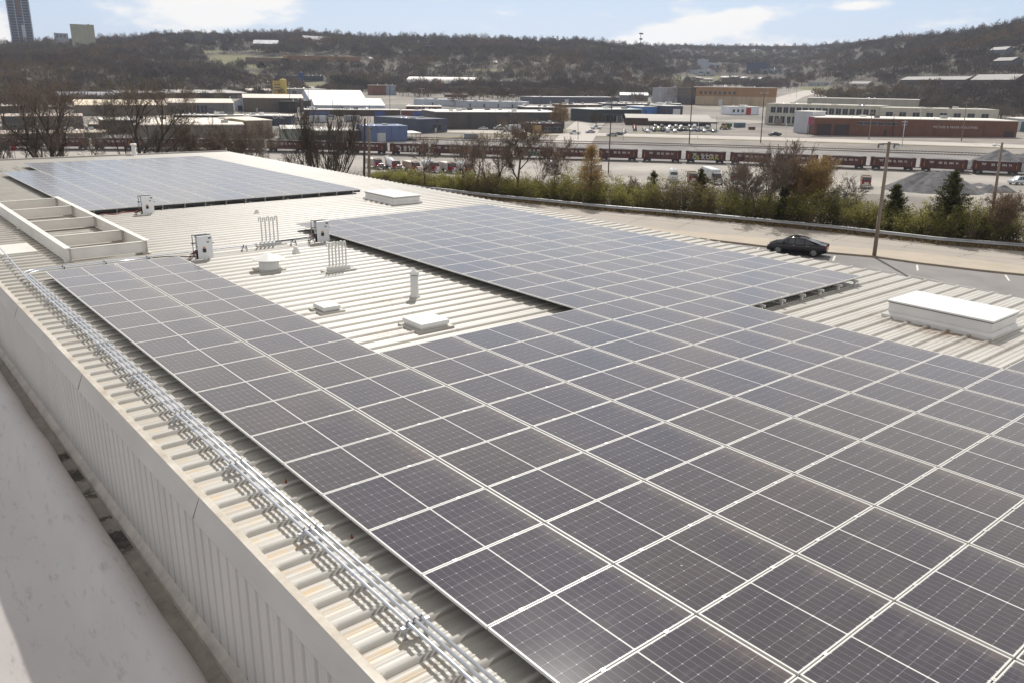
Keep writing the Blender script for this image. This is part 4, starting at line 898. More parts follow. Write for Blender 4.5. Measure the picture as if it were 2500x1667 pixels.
def building(name, label, px0, py0, px1, py1, pyt, depth, wall, roofc, roof='flat', rh=0.0, wk='plain', wins=(), doors=(), units=0, cat='building', group=None, over=0.25, dist=None, band=None, seed=1, ribs=0, P=None, sink=3.0, gable_wall=None, skew=0.0):
    """front wall runs between two ground points seen at px0/px1; pyt is the pixel row of its left eave"""
    if P is None:
        if dist:
            def at_d(px, py):
                D = ray(px, py); D = D / math.hypot(D[0], D[1]); return CW + D * dist
            A, B = at_d(px0, py0), at_d(px1, py1)
        else: A, B = hit(px0, py0), hit(px1, py1)
    else: A, B = np.array(P[0]), np.array(P[1])
    z0 = min(A[2], B[2]); d = B[:2] - A[:2]; L = float(np.hypot(*d)); rz = math.atan2(d[1], d[0])
    cz = A.copy(); cz[2] = z0; lo, hi_ = 0.5, 400
    for _ in range(40):
        mid = (lo + hi_) / 2
        if pr((A[0], A[1], z0 + mid))[1] > pyt: lo = mid
        else: hi_ = mid
    H = lo
    t = empty(name, (A[0], A[1], z0), rz, label, cat, group); W = wmat(wall, wk)
    sh = lambda y: skew * y
    m = MB(); D_ = depth
    if roof == 'gable':        # ridge along x
        m.box(0, L, 0, D_, -sink, H)
        g2 = MB(); g2.add([(0, 0, H), (0, D_, H), (0, D_ / 2, H + rh), (L, 0, H), (L, D_, H), (L, D_ / 2, H + rh)], [(0, 1, 2), (3, 5, 4)]); m.add(g2.v, g2.f)
    elif roof == 'gabley':     # ridge along y, gable faces the front
        m.box(0, L, 0, D_, -sink, H); m.add([(0, 0, H), (L, 0, H), (L / 2, 0, H + rh), (0, D_, H), (L, D_, H), (L / 2, D_, H + rh)], [(0, 1, 2), (3, 5, 4)])
    else: m.box(0, L, 0, D_, -sink, H)
    m.build('wall', W, t)
    if band:
        m = MB(); m.box(-0.05, L + 0.05, -0.05, D_ + 0.05, H * band[0], H * band[1]); m.build('wall_band', wmat(band[2], wk), t)
    R_m = rmat(roofc)
    m = MB()
    if roof == 'flat':
        m.box(-over, L + over, -over, D_ + over, H + 0.003, H + 0.35)
        m.build('roof', R_m, t)
    elif roof == 'parapet':
        p = 0.35
        m.box(0.02, L - 0.02, 0.02, D_ - 0.02, H - 0.9, H - 0.55); m.build('roof', R_m, t)
    elif roof == 'shed':
        m.add([(-over, -over, H), (L + over, -over, H), (L + over, D_ + over, H + rh), (-over, D_ + over, H + rh), (-over, -over, H + 0.2), (L + over, -over, H + 0.2), (L + over, D_ + over, H + rh + 0.2), (-over, D_ + over, H + rh + 0.2)],
              [(0, 3, 2, 1), (4, 5, 6, 7), (0, 1, 5, 4), (1, 2, 6, 5), (2, 3, 7, 6), (3, 0, 4, 7)])
        m.build('roof', R_m, t)
    elif roof in ('gable', 'gabley'):
        e = over; k = 0.22
        if roof == 'gable':
            pr_ = [(-e, H - e * rh / (D_ / 2)), (D_ / 2, H + rh), (D_ + e, H - e * rh / (D_ / 2))]
            for (a, b) in ((pr_[0], pr_[1]), (pr_[1], pr_[2])):
                m.add([(-e, a[0], a[1] + .02), (L + e, a[0], a[1] + .02), (L + e, b[0], b[1] + .02), (-e, b[0], b[1] + .02), (-e, a[0], a[1] + k), (L + e, a[0], a[1] + k), (L + e, b[0], b[1] + k), (-e, b[0], b[1] + k)], [(0, 3, 2, 1), (4, 5, 6, 7), (0, 1, 5, 4), (1, 2, 6, 5), (2, 3, 7, 6), (3, 0, 4, 7)])
        else:
            pr_ = [(-e, H - e * rh / (L / 2)), (L / 2, H + rh), (L + e, H - e * rh / (L / 2))]
            for (a, b) in ((pr_[0], pr_[1]), (pr_[1], pr_[2])):
                m.add([(a[0], -e, a[1] + .02), (b[0], -e, b[1] + .02), (b[0], D_ + e, b[1] + .02), (a[0], D_ + e, a[1] + .02), (a[0], -e, a[1] + k), (b[0], -e, b[1] + k), (b[0], D_ + e, b[1] + k), (a[0], D_ + e, a[1] + k)], [(0, 3, 2, 1), (4, 5, 6, 7), (0, 1, 5, 4), (1, 2, 6, 5), (2, 3, 7, 6), (3, 0, 4, 7)])
        m.build('roof', R_m, t)
    elif roof == 'arch':
        pts = [(-0.2, H - 0.1)] + [(D_ / 2 - D_ / 2 * math.cos(a), H + rh * math.sin(a)) for a in np.linspace(0, math.pi, 11)] + [(D_ + 0.2, H - 0.1)]
        n_ = len(pts); vs = [(-0.3, y, z) for y, z in pts] + [(L + 0.3, y, z) for y, z in pts]
        m.add(vs, [(i, i + 1, i + 1 + n_, i + n_) for i in range(n_ - 1)] + [tuple(range(n_)), tuple(range(n_, 2 * n_))[::-1]]); m.build('roof', R_m, t)
    elif roof == 'archy':
        pts = [(-0.2, H - 0.1)] + [(L / 2 - L / 2 * math.cos(a), H + rh * math.sin(a)) for a in np.linspace(0, math.pi, 11)] + [(L + 0.2, H - 0.1)]
        n_ = len(pts); vs = [(x, -0.1, z) for x, z in pts] + [(x, D_, z) for x, z in pts]
        m.add(vs, [(i, i + 1, i + 1 + n_, i + n_) for i in range(n_ - 1)] + [tuple(range(n_)), tuple(range(n_, 2 * n_))[::-1]]); m.build('roof', R_m, t)
    # windows: rows (count, u0, u1, v0, v1, fill)
    for (cnt, u0, u1, v0, v1, fill) in wins:
        for k in range(cnt):
            w = (u1 - u0) / cnt; a = (u0 + w * (k + (1 - fill) / 2)) * L; b = (u0 + w * (k + (1 + fill) / 2)) * L
            m = MB(); m.box(a, b, -0.07, 0.02, v0 * H, v1 * H); o = m.build('window', WINM, t)
            if (b - a) > 0.9 and dist is None:
                m = MB(); f = 0.07
                m.box(a - f, b + f, -0.10, -0.072, v0 * H - f, v0 * H); m.box(a - f, b + f, -0.10, -0.072, v1 * H, v1 * H + f); m.box((a + b) / 2 - f / 2, (a + b) / 2 + f / 2, -0.10, -0.072, v0 * H, v1 * H); m.build('window_frame', FRM, o)
    for (u0, u1, v1, c) in doors:
        m = MB(); m.box(u0 * L, u1 * L, -0.09, 0.02, 0, v1 * H)
        m.build('door', mat('door_%s' % '_'.join('%02d' % int(v * 99) for v in c), c, 0.6), t)
    r3 = random.Random(seed * 31 + int(px0)); zt = H + 0.35 if roof == 'flat' else (H - 0.55 if roof == 'parapet' else H + 0.3)
    for k in range(units):
        ux = r3.uniform(0.08, 0.9) * L; uy = r3.uniform(0.12, 0.8) * D_; s = r3.uniform(0.7, 1.6)
        m = MB(); m.box(ux - s, ux + s, uy - s * .7, uy + s * .7, zt, zt + r3.uniform(0.8, 1.5))
        o = m.build('rooftop_unit', mat(('unit_grey', 'unit_white', 'unit_dark')[k % 3], ((0.35, 0.36, 0.36), (0.68, 0.68, 0.66), (0.12, 0.12, 0.12))[k % 3], 0.5), t)
        m = MB(); m.lathe((ux, uy, o.dimensions.z + zt if False else zt + 1.5), [(s * .4, 0), (s * .4, 0.12)], 10); 
    if L > 14 and dist is None:
        for k in range(3):
            ux = r3.uniform(0.06, 0.94) * L; uy = r3.uniform(0.1, 0.5) * D_; zz = zt if roof in ('flat', 'parapet') else H + rh * .3
            if roof in ('flat', 'parapet'):
                m = MB(); m.lathe((ux, uy, zz - .1), [(.28, 0), (.28, .7), (.42, .75), (.05, .95)], 8); m.build('roof_vent', GALV, t)
        if not doors:
            for k in range(1 + int(L / 26)):
                ux = r3.uniform(0.08, 0.9) * L; big = r3.random() < .5; w2 = 1.8 if big else .55
                m = MB(); m.box(ux - w2, ux + w2, -.08, .02, 0, min(H * .7, 3.6 if big else 2.2)); m.build('door', mat('door_misc_%d' % (k % 3), ((.5, .5, .48), (.10, .10, .11), (.22, .17, .13))[k % 3], .6), t)
        for k in range(2):
            ux = r3.uniform(0.03, 0.97) * L; m = MB(); m.tube([(ux, -.1, 0), (ux, -.1, H - .1)], .07, 6); m.build('downpipe', wmat(tuple(v * .6 for v in wall), wk), t)
        m = MB(); m.box(-.03, L + .03, -.03, D_ + .03, -sink, .45); m.build('plinth', wmat(tuple(v * .55 for v in wall), wk), t)
    if ribs:
        m = MB()
        for k in range(1, int(L / ribs)): m.box(k * ribs - .10, k * ribs + .10, -0.06, 0.0, 0, H - .1)
        m.build('downpipes', wmat(tuple(v * .55 for v in wall), wk), t)
    return t, L, H
WR = C_(0xE8E4DC); CR = C_(0xDCCFBE); TANR = C_(0xA8977F); GRYW = C_(0x55565C)
B = building
# ---- first row behind the railway, left to right
B('warehouse', 'low tan flat roofed warehouse at far left behind the two-trunk tree', -60, 352, 205, 349, 330, 22, C_(0x75705F), C_(0xB9AA97), units=2)
B('warehouse', 'long dark grey walled warehouse at far left, pale pinkish roof', 8, 322, 206, 320, 286, 26, C_(0x54524F), C_(0xC0AFA3), wins=((3, .05, .5, .2, .45, .5),), units=2)
B('warehouse', 'dark brown walled warehouse with bright flat roof behind the left trees', 252, 328, 334, 327, 295, 20, C_(0x4A3E34), WR)
B('corrugated_warehouse', 'large tan corrugated metal warehouse with bright roof, left of centre', 330, 352, 598, 350, 307, 60, C_(0x746C60), C_(0xEDE3D3), wk='metal', units=3)
B('corrugated_warehouse', 'tan corrugated shed standing left of the pale green shed', 604, 341, 667, 338, 296, 22, C_(0x8A7C66), C_(0xE3D9C6), wk='metal', roof='shed', rh=0.6)
B('green_shed', 'pale green metal shed with white roof right of the tan corrugated shed', 689, 347, 762, 346, 316, 16, C_(0x8A9083), WR, wk='metal', roof='gable', rh=1.0, doors=((.55, .75, .4, C_(0x3c3f3c)),))
B('tan_shed', 'tan open sided shed with white roof behind the many-stemmed bare tree', 764, 346, 876, 345, 321, 14, C_(0x7C7468), WR, doors=((.1, .5, .6, C_(0x3a3632)),))
bb, bL, bH = B('blue_building', 'blue painted workshop with tan flat roof and blue and white sign', 889, 348, 995, 346, 308.5, 17, C_(0x5E6C8E), TANR, roof='parapet', wins=((1, .115, .175, .72, .90, 1.0),), units=2)
# its right face: sign, awning, shopfront
m = MB(); m.box(bL + .002, bL + .16, 0.4, 15.5, bH * .58, bH * 1.0); m.build('sign_band', mat('sign_white', (.62, .66, .74), .5), bb)
m = MB(); m.box(bL + .162, bL + .20, 1.4, 5.6, bH * .66, bH * .93); m.box(bL + .162, bL + .20, 0.5, 1.0, bH * .66, bH * .93); m.build('sign_panel', mat('sign_blue', (.03, .08, .45), .5), bb)
m = MB(); m.box(bL + .002, bL + 6.2, 0.3, 15.5, bH * .50, bH * .56); m.build('awning', rmat(WR), bb)
for yy_ in (0.6, 8, 15.2):
    m = MB(); m.box(bL + 5.7, bL + 5.9, yy_ - .1, yy_ + .1, -0.5, bH * .50); m.build('awning_post', mat('post_red', (.35, .08, .05)), bb)
m = MB(); m.box(bL + .003, bL + .06, 1.5, 14, 0.2, bH * .42); m.build('shop_window', WINM, bb)
B('dark_blue_building', 'dark slate blue flat roofed building behind the blue workshop', 1022, 327, 1092, 323, 292, 38, C_(0x434A5A), C_(0xD9D4CB), wins=((1, .5, .78, .15, .62, 1.0),), units=3, roof='parapet')
B('restaurant', 'small dark brown restaurant with white parapet roof and tan sign panel', 1298, 327, 1375, 326.5, 302, 15, C_(0x3B2A25), C_(0xE9E2D8), roof='parapet', wins=((2, .35, .95, .25, .62, .7),), units=3, doors=((.02, .30, .82, C_(0xA48A5C)),))
B('big_warehouse', 'very large dark grey warehouse with white roof behind the restaurant', 1065, 317, 1378, 313, 275, 34, C_(0x4C4846), WR, units=8, ribs=9)
B('grey_warehouse', 'grey flat roofed warehouse left of the repair garage, long dark open front', 1392, 294, 1442, 296, 268, 36, C_(0x7E7F80), C_(0xC9CFC8), wk='metal')
B('open_front_building', 'long building with shaded glass front under a pale green roof edge', 1446, 301, 1565, 297, 269, 22, C_(0x2F343B), C_(0xD5DCD5), wins=((6, .02, .98, .1, .6, .8),), units=4)
B('blue_shopfront', 'bright blue painted shop in the row behind the repair garage', 1564, 281, 1624, 280, 262, 20, C_(0x4E7DB5), C_(0xE8E6E2), doors=((.1, .25, .6, C_(0x2E558B)),), units=3)
B('dark_garage', 'dark blue garage with pale roller door at the end of the blue row', 1625, 283, 1666, 282, 260, 22, C_(0x3B4152), C_(0xE8E6E2), doors=((.42, .85, .7, C_(0xC9C9C9)),), units=2)
B('flat_roof_store', 'dark green fronted long store with bright flat roof, left of the dark blue building', 425, 291, 596, 291, 283, 12, C_(0x3D4543), WR, units=3)
B('flat_roof_store', 'low dark store with pale roof left of the tan crowned tree', 1286, 274, 1352, 274, 263, 26, C_(0x45403E), WR, units=4)
B('flat_roof_store', 'low brown store with pale roof right of the tan crowned tree', 1376, 263, 1470, 262, 257, 22, C_(0x5A4A44), C_(0xE0D8CC), units=4)
B('flat_roof_store', 'long low store with cluttered pale roof behind the open front building', 1472, 260, 1600, 261, 254, 24, C_(0x50505A), C_(0xDDD8D0), units=8)
B('flat_roof_store', 'low slate store with bright roof behind the blue shop', 1602, 263, 1662, 264, 254, 14, C_(0x4A5060), C_(0xE4E2DE), units=3)
B('brick_shed', 'small red brick shed with grey roof at the far edge of town, centre', 1086, 238, 1140, 239, 232, 10, C_(0x6A4A40), C_(0xA09890))
for i_, (x0, x1, yb, yt, cw) in enumerate(((1758, 1776, 196, 190, 0xB8A69C), (1784, 1800, 194, 189, 0x8C8A92), (1806, 1822, 197, 191, 0xA09AA0), (1700, 1716, 196, 191, 0xA8A4A0), (1836, 1856, 199, 193, 0x9A9CA6), (1868, 1884, 203, 196, 0xC8C4C0), (1720, 1742, 199, 194, 0xB49C90), (1890, 1912, 200, 194, 0x90888A))):
    B('notch_house', 'tiny pale house in the valley notch, %s of a scattered cluster' % ORD[i_], x0, yb, x1, yb, yt, 9, C_(cw), C_(0xB4B0AE), roof='gable', rh=1.8, over=.2, sink=4, wins=((2, .1, .9, .35, .7, .4),))
for i_, (x0, x1, yb, yt, c1, c2) in enumerate(((85, 180, 268, 262, 0x6A645E, 0xC8BCB0), (20, 140, 300, 292, 0x5C5852, 0xBCAFA4), (120, 250, 338, 326, 0x6C675C, 0xC4B8A6), (215, 300, 315, 306, 0x4E4A48, 0xB8AC9E))):
    B('low_store', 'low flat roofed store glimpsed between the left bare trees, %s from the hills' % ORD[i_], x0, yb, x1, yb, yt, 22, C_(c1), C_(c2), units=2)
# repair garage with deep grey roof
B('repair_garage', 'brown repair garage with long grey sloped canopy over many parked cars', 1528, 306, 1735, 309, 289, 14, C_(0x4A3830), C_(0x8B8478), roof='shed', rh=1.6, over=0.3, doors=((.30, .42, .9, C_(0x1d1a1a)), (.46, .60, .9, C_(0x1d1a1a)), (.64, .76, .9, C_(0x1d1a1a)), (.86, .97, .9, C_(0x1d1a1a))))
rg = [o for o in col.objects if o.get('label', '').startswith('brown repair')][0]
A_, B_2 = hit(1582, 318), hit(1752, 321)
cn = empty('canopy_roof', (A_[0], A_[1], A_[2]), math.atan2(B_2[1] - A_[1], B_2[0] - A_[0]), 'wide grey canopy on posts sheltering the parked cars', 'canopy'); cL = float(np.hypot(*(B_2[:2] - A_[:2])))
m = MB(); m.add([(0, 0, 3.9), (cL, 0, 3.9), (cL, 12, 5.1), (0, 12, 5.1), (0, 0, 4.5), (cL, 0, 4.5), (cL, 12, 5.6), (0, 12, 5.6)], [(0, 3, 2, 1), (4, 5, 6, 7), (0, 1, 5, 4), (1, 2, 6, 5), (2, 3, 7, 6), (3, 0, 4, 7)]); m.build('roof', rmat(C_(0x7E776C)), cn)
for k in range(5):
    m = MB(); m.box(cL * (k + .15) / 5 - .5, cL * (k + .15) / 5 + .5, 2, 10, 4.75, 5.6) if False else m.box(cL * (.02 + k * .24) - .12, cL * (.02 + k * .24) + .12, .3, .55, 0, 3.9); m.build('post', STEELDK, cn)
# brick building and neighbours at right
bk, kL, kH = B('brick_building', 'long low red brick building with white roof and raised lettering', 1985, 331, 2480, 337, 288.5, 30, C_(0x6E4A39), C_(0xE9E2D6), wk='brick', over=0.05, wins=((3, .21, .42, .66, .82, .85),), doors=((.015, .088, .66, C_(0x3A2A2A)), (.102, .178, .66, C_(0x3A2A2A)), (.938, .985, .45, C_(0x3A2926)), (.352, .366, .4, C_(0x2a2a2c))), units=4)
fc = bpy.data.curves.new('lettering', 'FONT'); fc.body = 'PICTURE & FRAME INDUSTRIES'; fc.size = 1.75; fc.extrude = 0.05; fc.space_character = 1.25; fc.align_x = 'CENTER'
fo_ = bpy.data.objects.new('lettering', fc); col.objects.link(fo_)
bpy.context.view_layer.update(); dg = bpy.context.evaluated_depsgraph_get(); lm = bpy.data.meshes.new_from_object(fo_.evaluated_get(dg)); bpy.data.objects.remove(fo_)
lm.materials.clear(); lm.materials.append(mat('letter_metal', (.62, .58, .54), .5))
w_ = max(v.co.x for v in lm.vertices) - min(v.co.x for v in lm.vertices)
o = mk('lettering', lm, bk, (kL * 0.70, -0.12, kH * 0.55)); o.rotation_euler = (math.pi / 2, 0, 0); s_ = kL * 0.215 / w_; o.scale = (s_, s_ * 1.25, 1)
m = MB(); m.box(-3.0, -0.5, -.4, -.2, kH * .62, kH * 1.05); o = m.build('painted_sign', mat('sign_magenta', (.32, .06, .12), .6, var=.5, vscale=1.2), bk)
m = MB(); m.box(-3.0, -2.8, -.4, -.2, 0, kH * .62); m.box(-.7, -.5, -.4, -.2, 0, kH * .62); m.build('sign_posts', STEELDK, bk)
B('white_block', 'plain white block wall standing left of the brick building', 1936, 324, 1979, 327, 273, 14, C_(0xB9BCC2), WR)
B('long_office_building', 'long cream two storey building with rows of dark windows behind the brick building', 1866, 304, 2140, 316, 253, 30, C_(0xB6B3A6), WR, roof='parapet', wins=((16, .04, .98, .58, .84, .74), (5, .03, .30, .10, .42, .7)), units=5)
B('long_office_building', 'lower cream wing continuing right behind the brick building', 2141, 316, 2430, 322, 263, 28, C_(0xB6B3A6), WR, roof='parapet', wins=((8, .03, .95, .55, .80, .5),), units=5)
B('clerestory_block', 'raised cream storage block with white roof on top of the long cream building', 1968, 272, 2240, 279, 240, 20, C_(0xA19E92), WR)
B('white_garage', 'small white building with teal doors at the right edge beyond the brick building', 2484, 322, 2600, 324, 292, 20, C_(0xC3C6C8), WR, doors=((.05, .25, .8, C_(0x4E6A6C)), (.4, .6, .8, C_(0x4E6A6C))))
B('diner', 'small white building with blue windows right of the orange brick building', 1782, 282, 1852, 281, 262, 12, C_(0xD7DDE6), WR, wins=((3, .05, .5, .35, .7, .5),), doors=((.55, .72, .9, C_(0xA33A34)),), units=2)
B('tan_brick_building', 'two tone orange and cream brick building with a row of square windows', 1697, 257, 1893, 260, 213, 40, C_(0xB09C82), C_(0xEFE9E0), band=(.5, .985, C_(0x94724F)), wins=((8, .03, .51, .60, .78, .45),), doors=((.29, .34, .32, C_(0xC9C9C9)),), ribs=7)
B('grey_block', 'dark grey block adjoining the orange brick building on its left', 1668, 256, 1696, 256, 215, 26, C_(0x5B585C), C_(0x8A8A90))
B('pale_block', 'pale grey blank walled block left of the dark grey block', 1614, 254, 1667, 254, 216, 24, C_(0x9B9CA4), C_(0xB0B0B4))
# ---- centre rows
B('white_store', 'long white building with many rooftop units, centre', 1010, 257, 1110, 261, 242, 20, C_(0xB4BAC4), WR, roof='parapet', units=5)
B('white_store', 'second long white building with doors, right of the first', 1112, 262, 1284, 266, 247, 22, C_(0xAEB2BA), WR, roof='parapet', units=9, doors=((.2, .22, .6, GRYW), (.4, .42, .6, GRYW), (.6, .62, .6, GRYW), (.8, .82, .6, GRYW)))
B('slate_warehouse', 'slate grey long warehouse at the foot of the wooded hill, centre', 1304, 255, 1512, 250, 238, 20, C_(0x5C5F6C), C_(0xBFC0C4))
B('silver_warehouse', 'silver roofed warehouse right of the slate grey one', 1513, 247, 1582, 248, 233, 18, C_(0x777A80), C_(0xD8DADC), roof='gable', rh=2)
B('brown_shop_row', 'low row of brown red and blue painted shops in the middle of town', 745, 284, 978, 284, 269, 14, C_(0x4A3A38), WR, doors=((.03, .25, .8, C_(0x505C7C)), (.72, .83, .8, C_(0x3A4B80))), units=4)
B('red_shop_row', 'low red painted shop row with blue mural in the middle of town', 979, 284, 1122, 286, 271, 14, C_(0x6E4440), C_(0xD5CBC2), doors=((.2, .42, .9, C_(0x45568E)),), units=5)
B('canopy_shop', 'low shop with wide pale flat roof and brown front, centre', 992, 268, 1078, 269, 261, 24, C_(0x5A3E38), C_(0xDAD5CC))
B('pale_roof_shed', 'broad shed with very pale low pitched roof below the white gabled barn', 768, 268, 940, 268, 258, 34, C_(0xAEB6C4), C_(0xE8E6E2), roof='gable', rh=4)
B('white_gabled_barn', 'large white barn with long white gable roof and pale blue wall', 757, 262, 894, 260, 244, 20, C_(0xAAB7CB), C_(0xEDECEA), roof='gable', rh=6)
B('loading_frame', 'black open loading structure with white doors at the end of the white barn', 722, 277, 760, 269, 250, 10, C_(0x25221F), C_(0x2A2622), doors=((.1, .25, .5, C_(0xC4C8CC)), (.4, .55, .5, C_(0xC4C8CC)), (.7, .85, .5, C_(0xC4C8CC))))
B('long_brown_shed', 'long brown shed with cream roof left of the black loading structure', 596, 274, 742, 274, 240, 22, C_(0x635B50), C_(0xDED3C4), roof='gable', rh=2)
B('white_gable_shed', 'white gable fronted shed with two dark doors', 573, 272, 620, 273, 250, 26, C_(0xAAB2BD), C_(0xDAD2C6), roof='gabley', rh=2.5, doors=((.18, .42, .62, C_(0x33363c)), (.6, .84, .68, C_(0x33363c))))
B('cream_long_shed', 'very long cream roofed metal shed at left behind the bare trees', 186, 284, 410, 282, 258, 26, C_(0x6E675C), C_(0xE3D3B8), wk='metal', roof='gable', rh=2.5)
B('open_stock_shed', 'open fronted storage shed with racks under a long cream roof', 411, 281, 572, 280, 252, 22, C_(0x6F6C6A), C_(0xDFD3C3), roof='gable', rh=2, wins=((5, .02, .6, .15, .8, .85),))
B('steel_shed', 'grey steel shed with arched roof beneath the hill at left', 148, 251, 284, 249, 237, 30, C_(0x6C6E74), C_(0x8E9096), roof='arch', rh=3)
B('grey_barn', 'grey barn under the wooded hill, right of the arched shed', 285, 245, 428, 245, 229, 26, C_(0x76706E), C_(0x7E7A78), roof='gable', rh=1.5)
B('white_roof_shed', 'low dark walled shed with white roof at the far left edge', -40, 279, 76, 276, 261, 18, C_(0x4E4C50), WR)
B('green_canopy', 'small green roofed building at the far left edge', -30, 252, 14, 251, 244, 10, C_(0x38383C), C_(0x7E8F80))
B('lumber_shed', 'open brown lumber shed with thin pale roof at the hill foot', 425, 243, 604, 241, 228, 22, C_(0x4E3B2C), C_(0xA8A49E), roof='shed', rh=2)
B('tan_workshop', 'tan workshop left of the yellow silo', 604, 232, 664, 232, 222, 16, C_(0x8A8378), C_(0xD9CFC0), roof='gable', rh=1.5)
B('grey_workshop', 'grey flat roofed workshop right of the yellow silo', 704, 232, 796, 232, 218, 30, C_(0x8E8D89), C_(0xDDDBD5))
B('blue_tank_office', 'dark slate office block beside the blue silo', 700, 201, 790, 199, 186, 16, C_(0x3E4456), C_(0x565C6C), wins=((6, .05, .95, .3, .6, .6),))
B('dark_blue_low_building', 'dark blue low building with lettered wall, left of the floodlight', 598, 308, 712, 309, 284, 18, C_(0x39404E), C_(0xEBE6DC), units=2, doors=((.42, .62, .62, C_(0x22262e)),))
fc = bpy.data.curves.new('lettering', 'FONT'); fc.body = 'CMC'; fc.size = 2.6; fc.extrude = 0.05
fo_ = bpy.data.objects.new('lettering', fc); col.objects.link(fo_); bpy.context.view_layer.update(); dg = bpy.context.evaluated_depsgraph_get(); lm = bpy.data.meshes.new_from_object(fo_.evaluated_get(dg)); bpy.data.objects.remove(fo_); lm.materials.append(mat('letter_metal', (.62, .58, .54), .5))
dbl = [o for o in col.objects if o.get('label', '').startswith('dark blue low')][0]
o = mk('lettering', lm, dbl, (13.5, -0.12, 3.6)); o.rotation_euler = (math.pi / 2, 0, 0)
B('brick_house', 'two storey house, left half red brick and right half pale grey', 908, 233, 968, 233, 209, 14, C_(0x77503F), C_(0xCFCBC4), wins=((2, .62, .95, .62, .75, .5),), doors=((.58, .995, .97, C_(0x8E98A6)),), over=.1)
B('quonset_shed', 'long bright white arch roofed shed against the dark wood', 992, 212, 1156, 211, 203, 26, C_(0x45434A), C_(0xF2EEE6), roof='arch', rh=6.5)
B('quonset_annex', 'low grey annex right of the white arch roofed shed', 1158, 212, 1318, 214, 199, 16, C_(0x595A66), C_(0xA2A4AC))
B('old_school', 'long tan and orange brick school on the green hillside', 600, 156, 700, 156, 141, 16, C_(0x7A6350), C_(0xC9BCAE), wins=((14, .03, .97, .25, .5, .4),), sink=8)
B('old_school_wing', 'orange brick wing of the hillside school, right part', 701, 154, 880, 152, 136, 20, C_(0x8E6B4E), C_(0xB99A76), wins=((16, .03, .7, .2, .45, .4),), sink=8)
B('white_villa', 'white villa with bright roof on the hilltop meadow', 618, 116, 678, 116, 107, 14, C_(0x70747C), C_(0xF0F2F4), roof='gable', rh=5, wins=((6, .05, .95, .2, .6, .5),), sink=8)
B('mansion', 'pale mansion with twin gables among the ridge trees', 745, 107, 838, 107, 96, 12, C_(0xA19E98), C_(0x8E8E92), roof='gable', rh=5, wins=((10, .05, .95, .3, .6, .4),), sink=8)
B('hill_trailer', 'low white trailer building on the wooded slope', 970, 135, 1006, 135, 130, 6, C_(0xB0B2B6), C_(0xE0E0DE), sink=8)
for i_, (x0, yb, w_, c_) in enumerate(((868, 163, 9, 0xA8A29A), (905, 149, 8, 0xB8B4AE), (955, 176, 10, 0x9A9690), (1060, 168, 12, 0xB4B0AA), (1108, 152, 9, 0xC0BCB6), (1146, 130, 7, 0xA8A49E), (1205, 158, 9, 0x9C948C), (1305, 152, 13, 0xA89C94), (1352, 149, 8, 0xB4A89E), (1404, 140, 7, 0x9A948E))):
    B('hill_cottage', 'tiny pale cottage among the bare hillside trees, %s from the left' % ORD[i_], x0, yb, x0 + w_, yb, yb - 4, 8, C_(c_), C_(0x8E8A88), roof='gable', rh=2.4, over=.3, sink=6, wins=((2, .1, .9, .35, .7, .4),), group='cottages on the central hill')
# right hill
B('hill_house', 'slate blue house highest on the right hill', 2412, 141, 2452, 142, 124, 10, C_(0x6F7480), C_(0x3E3B3A), roof='gable', rh=3, wins=((3, .1, .9, .3, .6, .5),), sink=8, group='houses on the right hill')
B('hill_house', 'grey house with pale roof below the slate blue one', 2420, 172, 2466, 173, 150, 12, C_(0x5A5A5E), C_(0x3E3B3A), roof='gable', rh=3, wins=((3, .1, .9, .3, .6, .5),), sink=8, group='houses on the right hill')
B('hill_house', 'long grey roofed apartment house at the right hill foot', 2366, 214, 2474, 217, 196, 14, C_(0x5C5552), C_(0x3E3B3A), roof='gable', rh=4.5, wins=((6, .1, .9, .3, .6, .5),), sink=6, group='houses on the right hill')
B('hill_house', 'brown roofed long house hidden by trees at the right hill foot', 2196, 211, 2354, 213, 196, 14, C_(0x57504C), C_(0x4A4541), roof='gable', rh=3, wins=((6, .1, .9, .3, .6, .5),), sink=6, group='houses on the right hill')
B('hill_house', 'small pale house with two white gables at the hill foot', 2072, 213, 2118, 213, 205, 8, C_(0xB0AAA2), C_(0x3E3B3A), roof='gable', rh=2.2, wins=((2, .1, .9, .3, .6, .5),), sink=6, group='houses on the right hill')
B('grey_trailer', 'pale grey box trailer parked on the sloping lot left of the hill houses', 1972, 212, 2012, 212, 203, 5, C_(0x94969C), C_(0xA6A8AE), cat='trailer', sink=1)
# notch
B('white_plant', 'white processing plant with stepped walls in the valley notch', 1704, 185, 1744, 185, 172, 20, C_(0xA9AFBC), C_(0xC8CCD4), wins=((1, .05, .3, .5, .7, 1), (1, .5, .7, .3, .7, 1)), sink=8)
B('white_plant_tower', 'white square tower of the processing plant', 1716, 175, 1728, 175, 146, 12, C_(0xA9AFBC), C_(0xB8BCC8), sink=8)
B('glass_block', 'white block with blue windows right of the plant tower', 1731, 167, 1757, 167, 155, 14, C_(0xB0B6C4), C_(0xD8DCE4), wins=((2, .05, .95, .2, .6, .8),), sink=8)
B('navy_block', 'large dark navy block in the valley notch', 1821, 180, 1864, 180, 154, 30, C_(0x34405E), C_(0x3A4460), sink=8)
B('white_row', 'low white and blue row of shops right of the navy block', 1855, 180, 1908, 181, 170, 12, C_(0x8A90A0), C_(0xDADCE2), wins=((3, .1, .9, .2, .6, .5),), sink=8)
B('notch_warehouse', 'long low white roofed warehouse deep in the valley notch', 1694, 205, 1752, 205, 200, 14, C_(0x77787E), C_(0xD8D8D8), sink=3)
B('notch_warehouse', 'second low pale warehouse with many vehicles before it in the notch', 1775, 204, 1850, 206, 197, 14, C_(0x8A8482), C_(0xB8B4B0), sink=3)
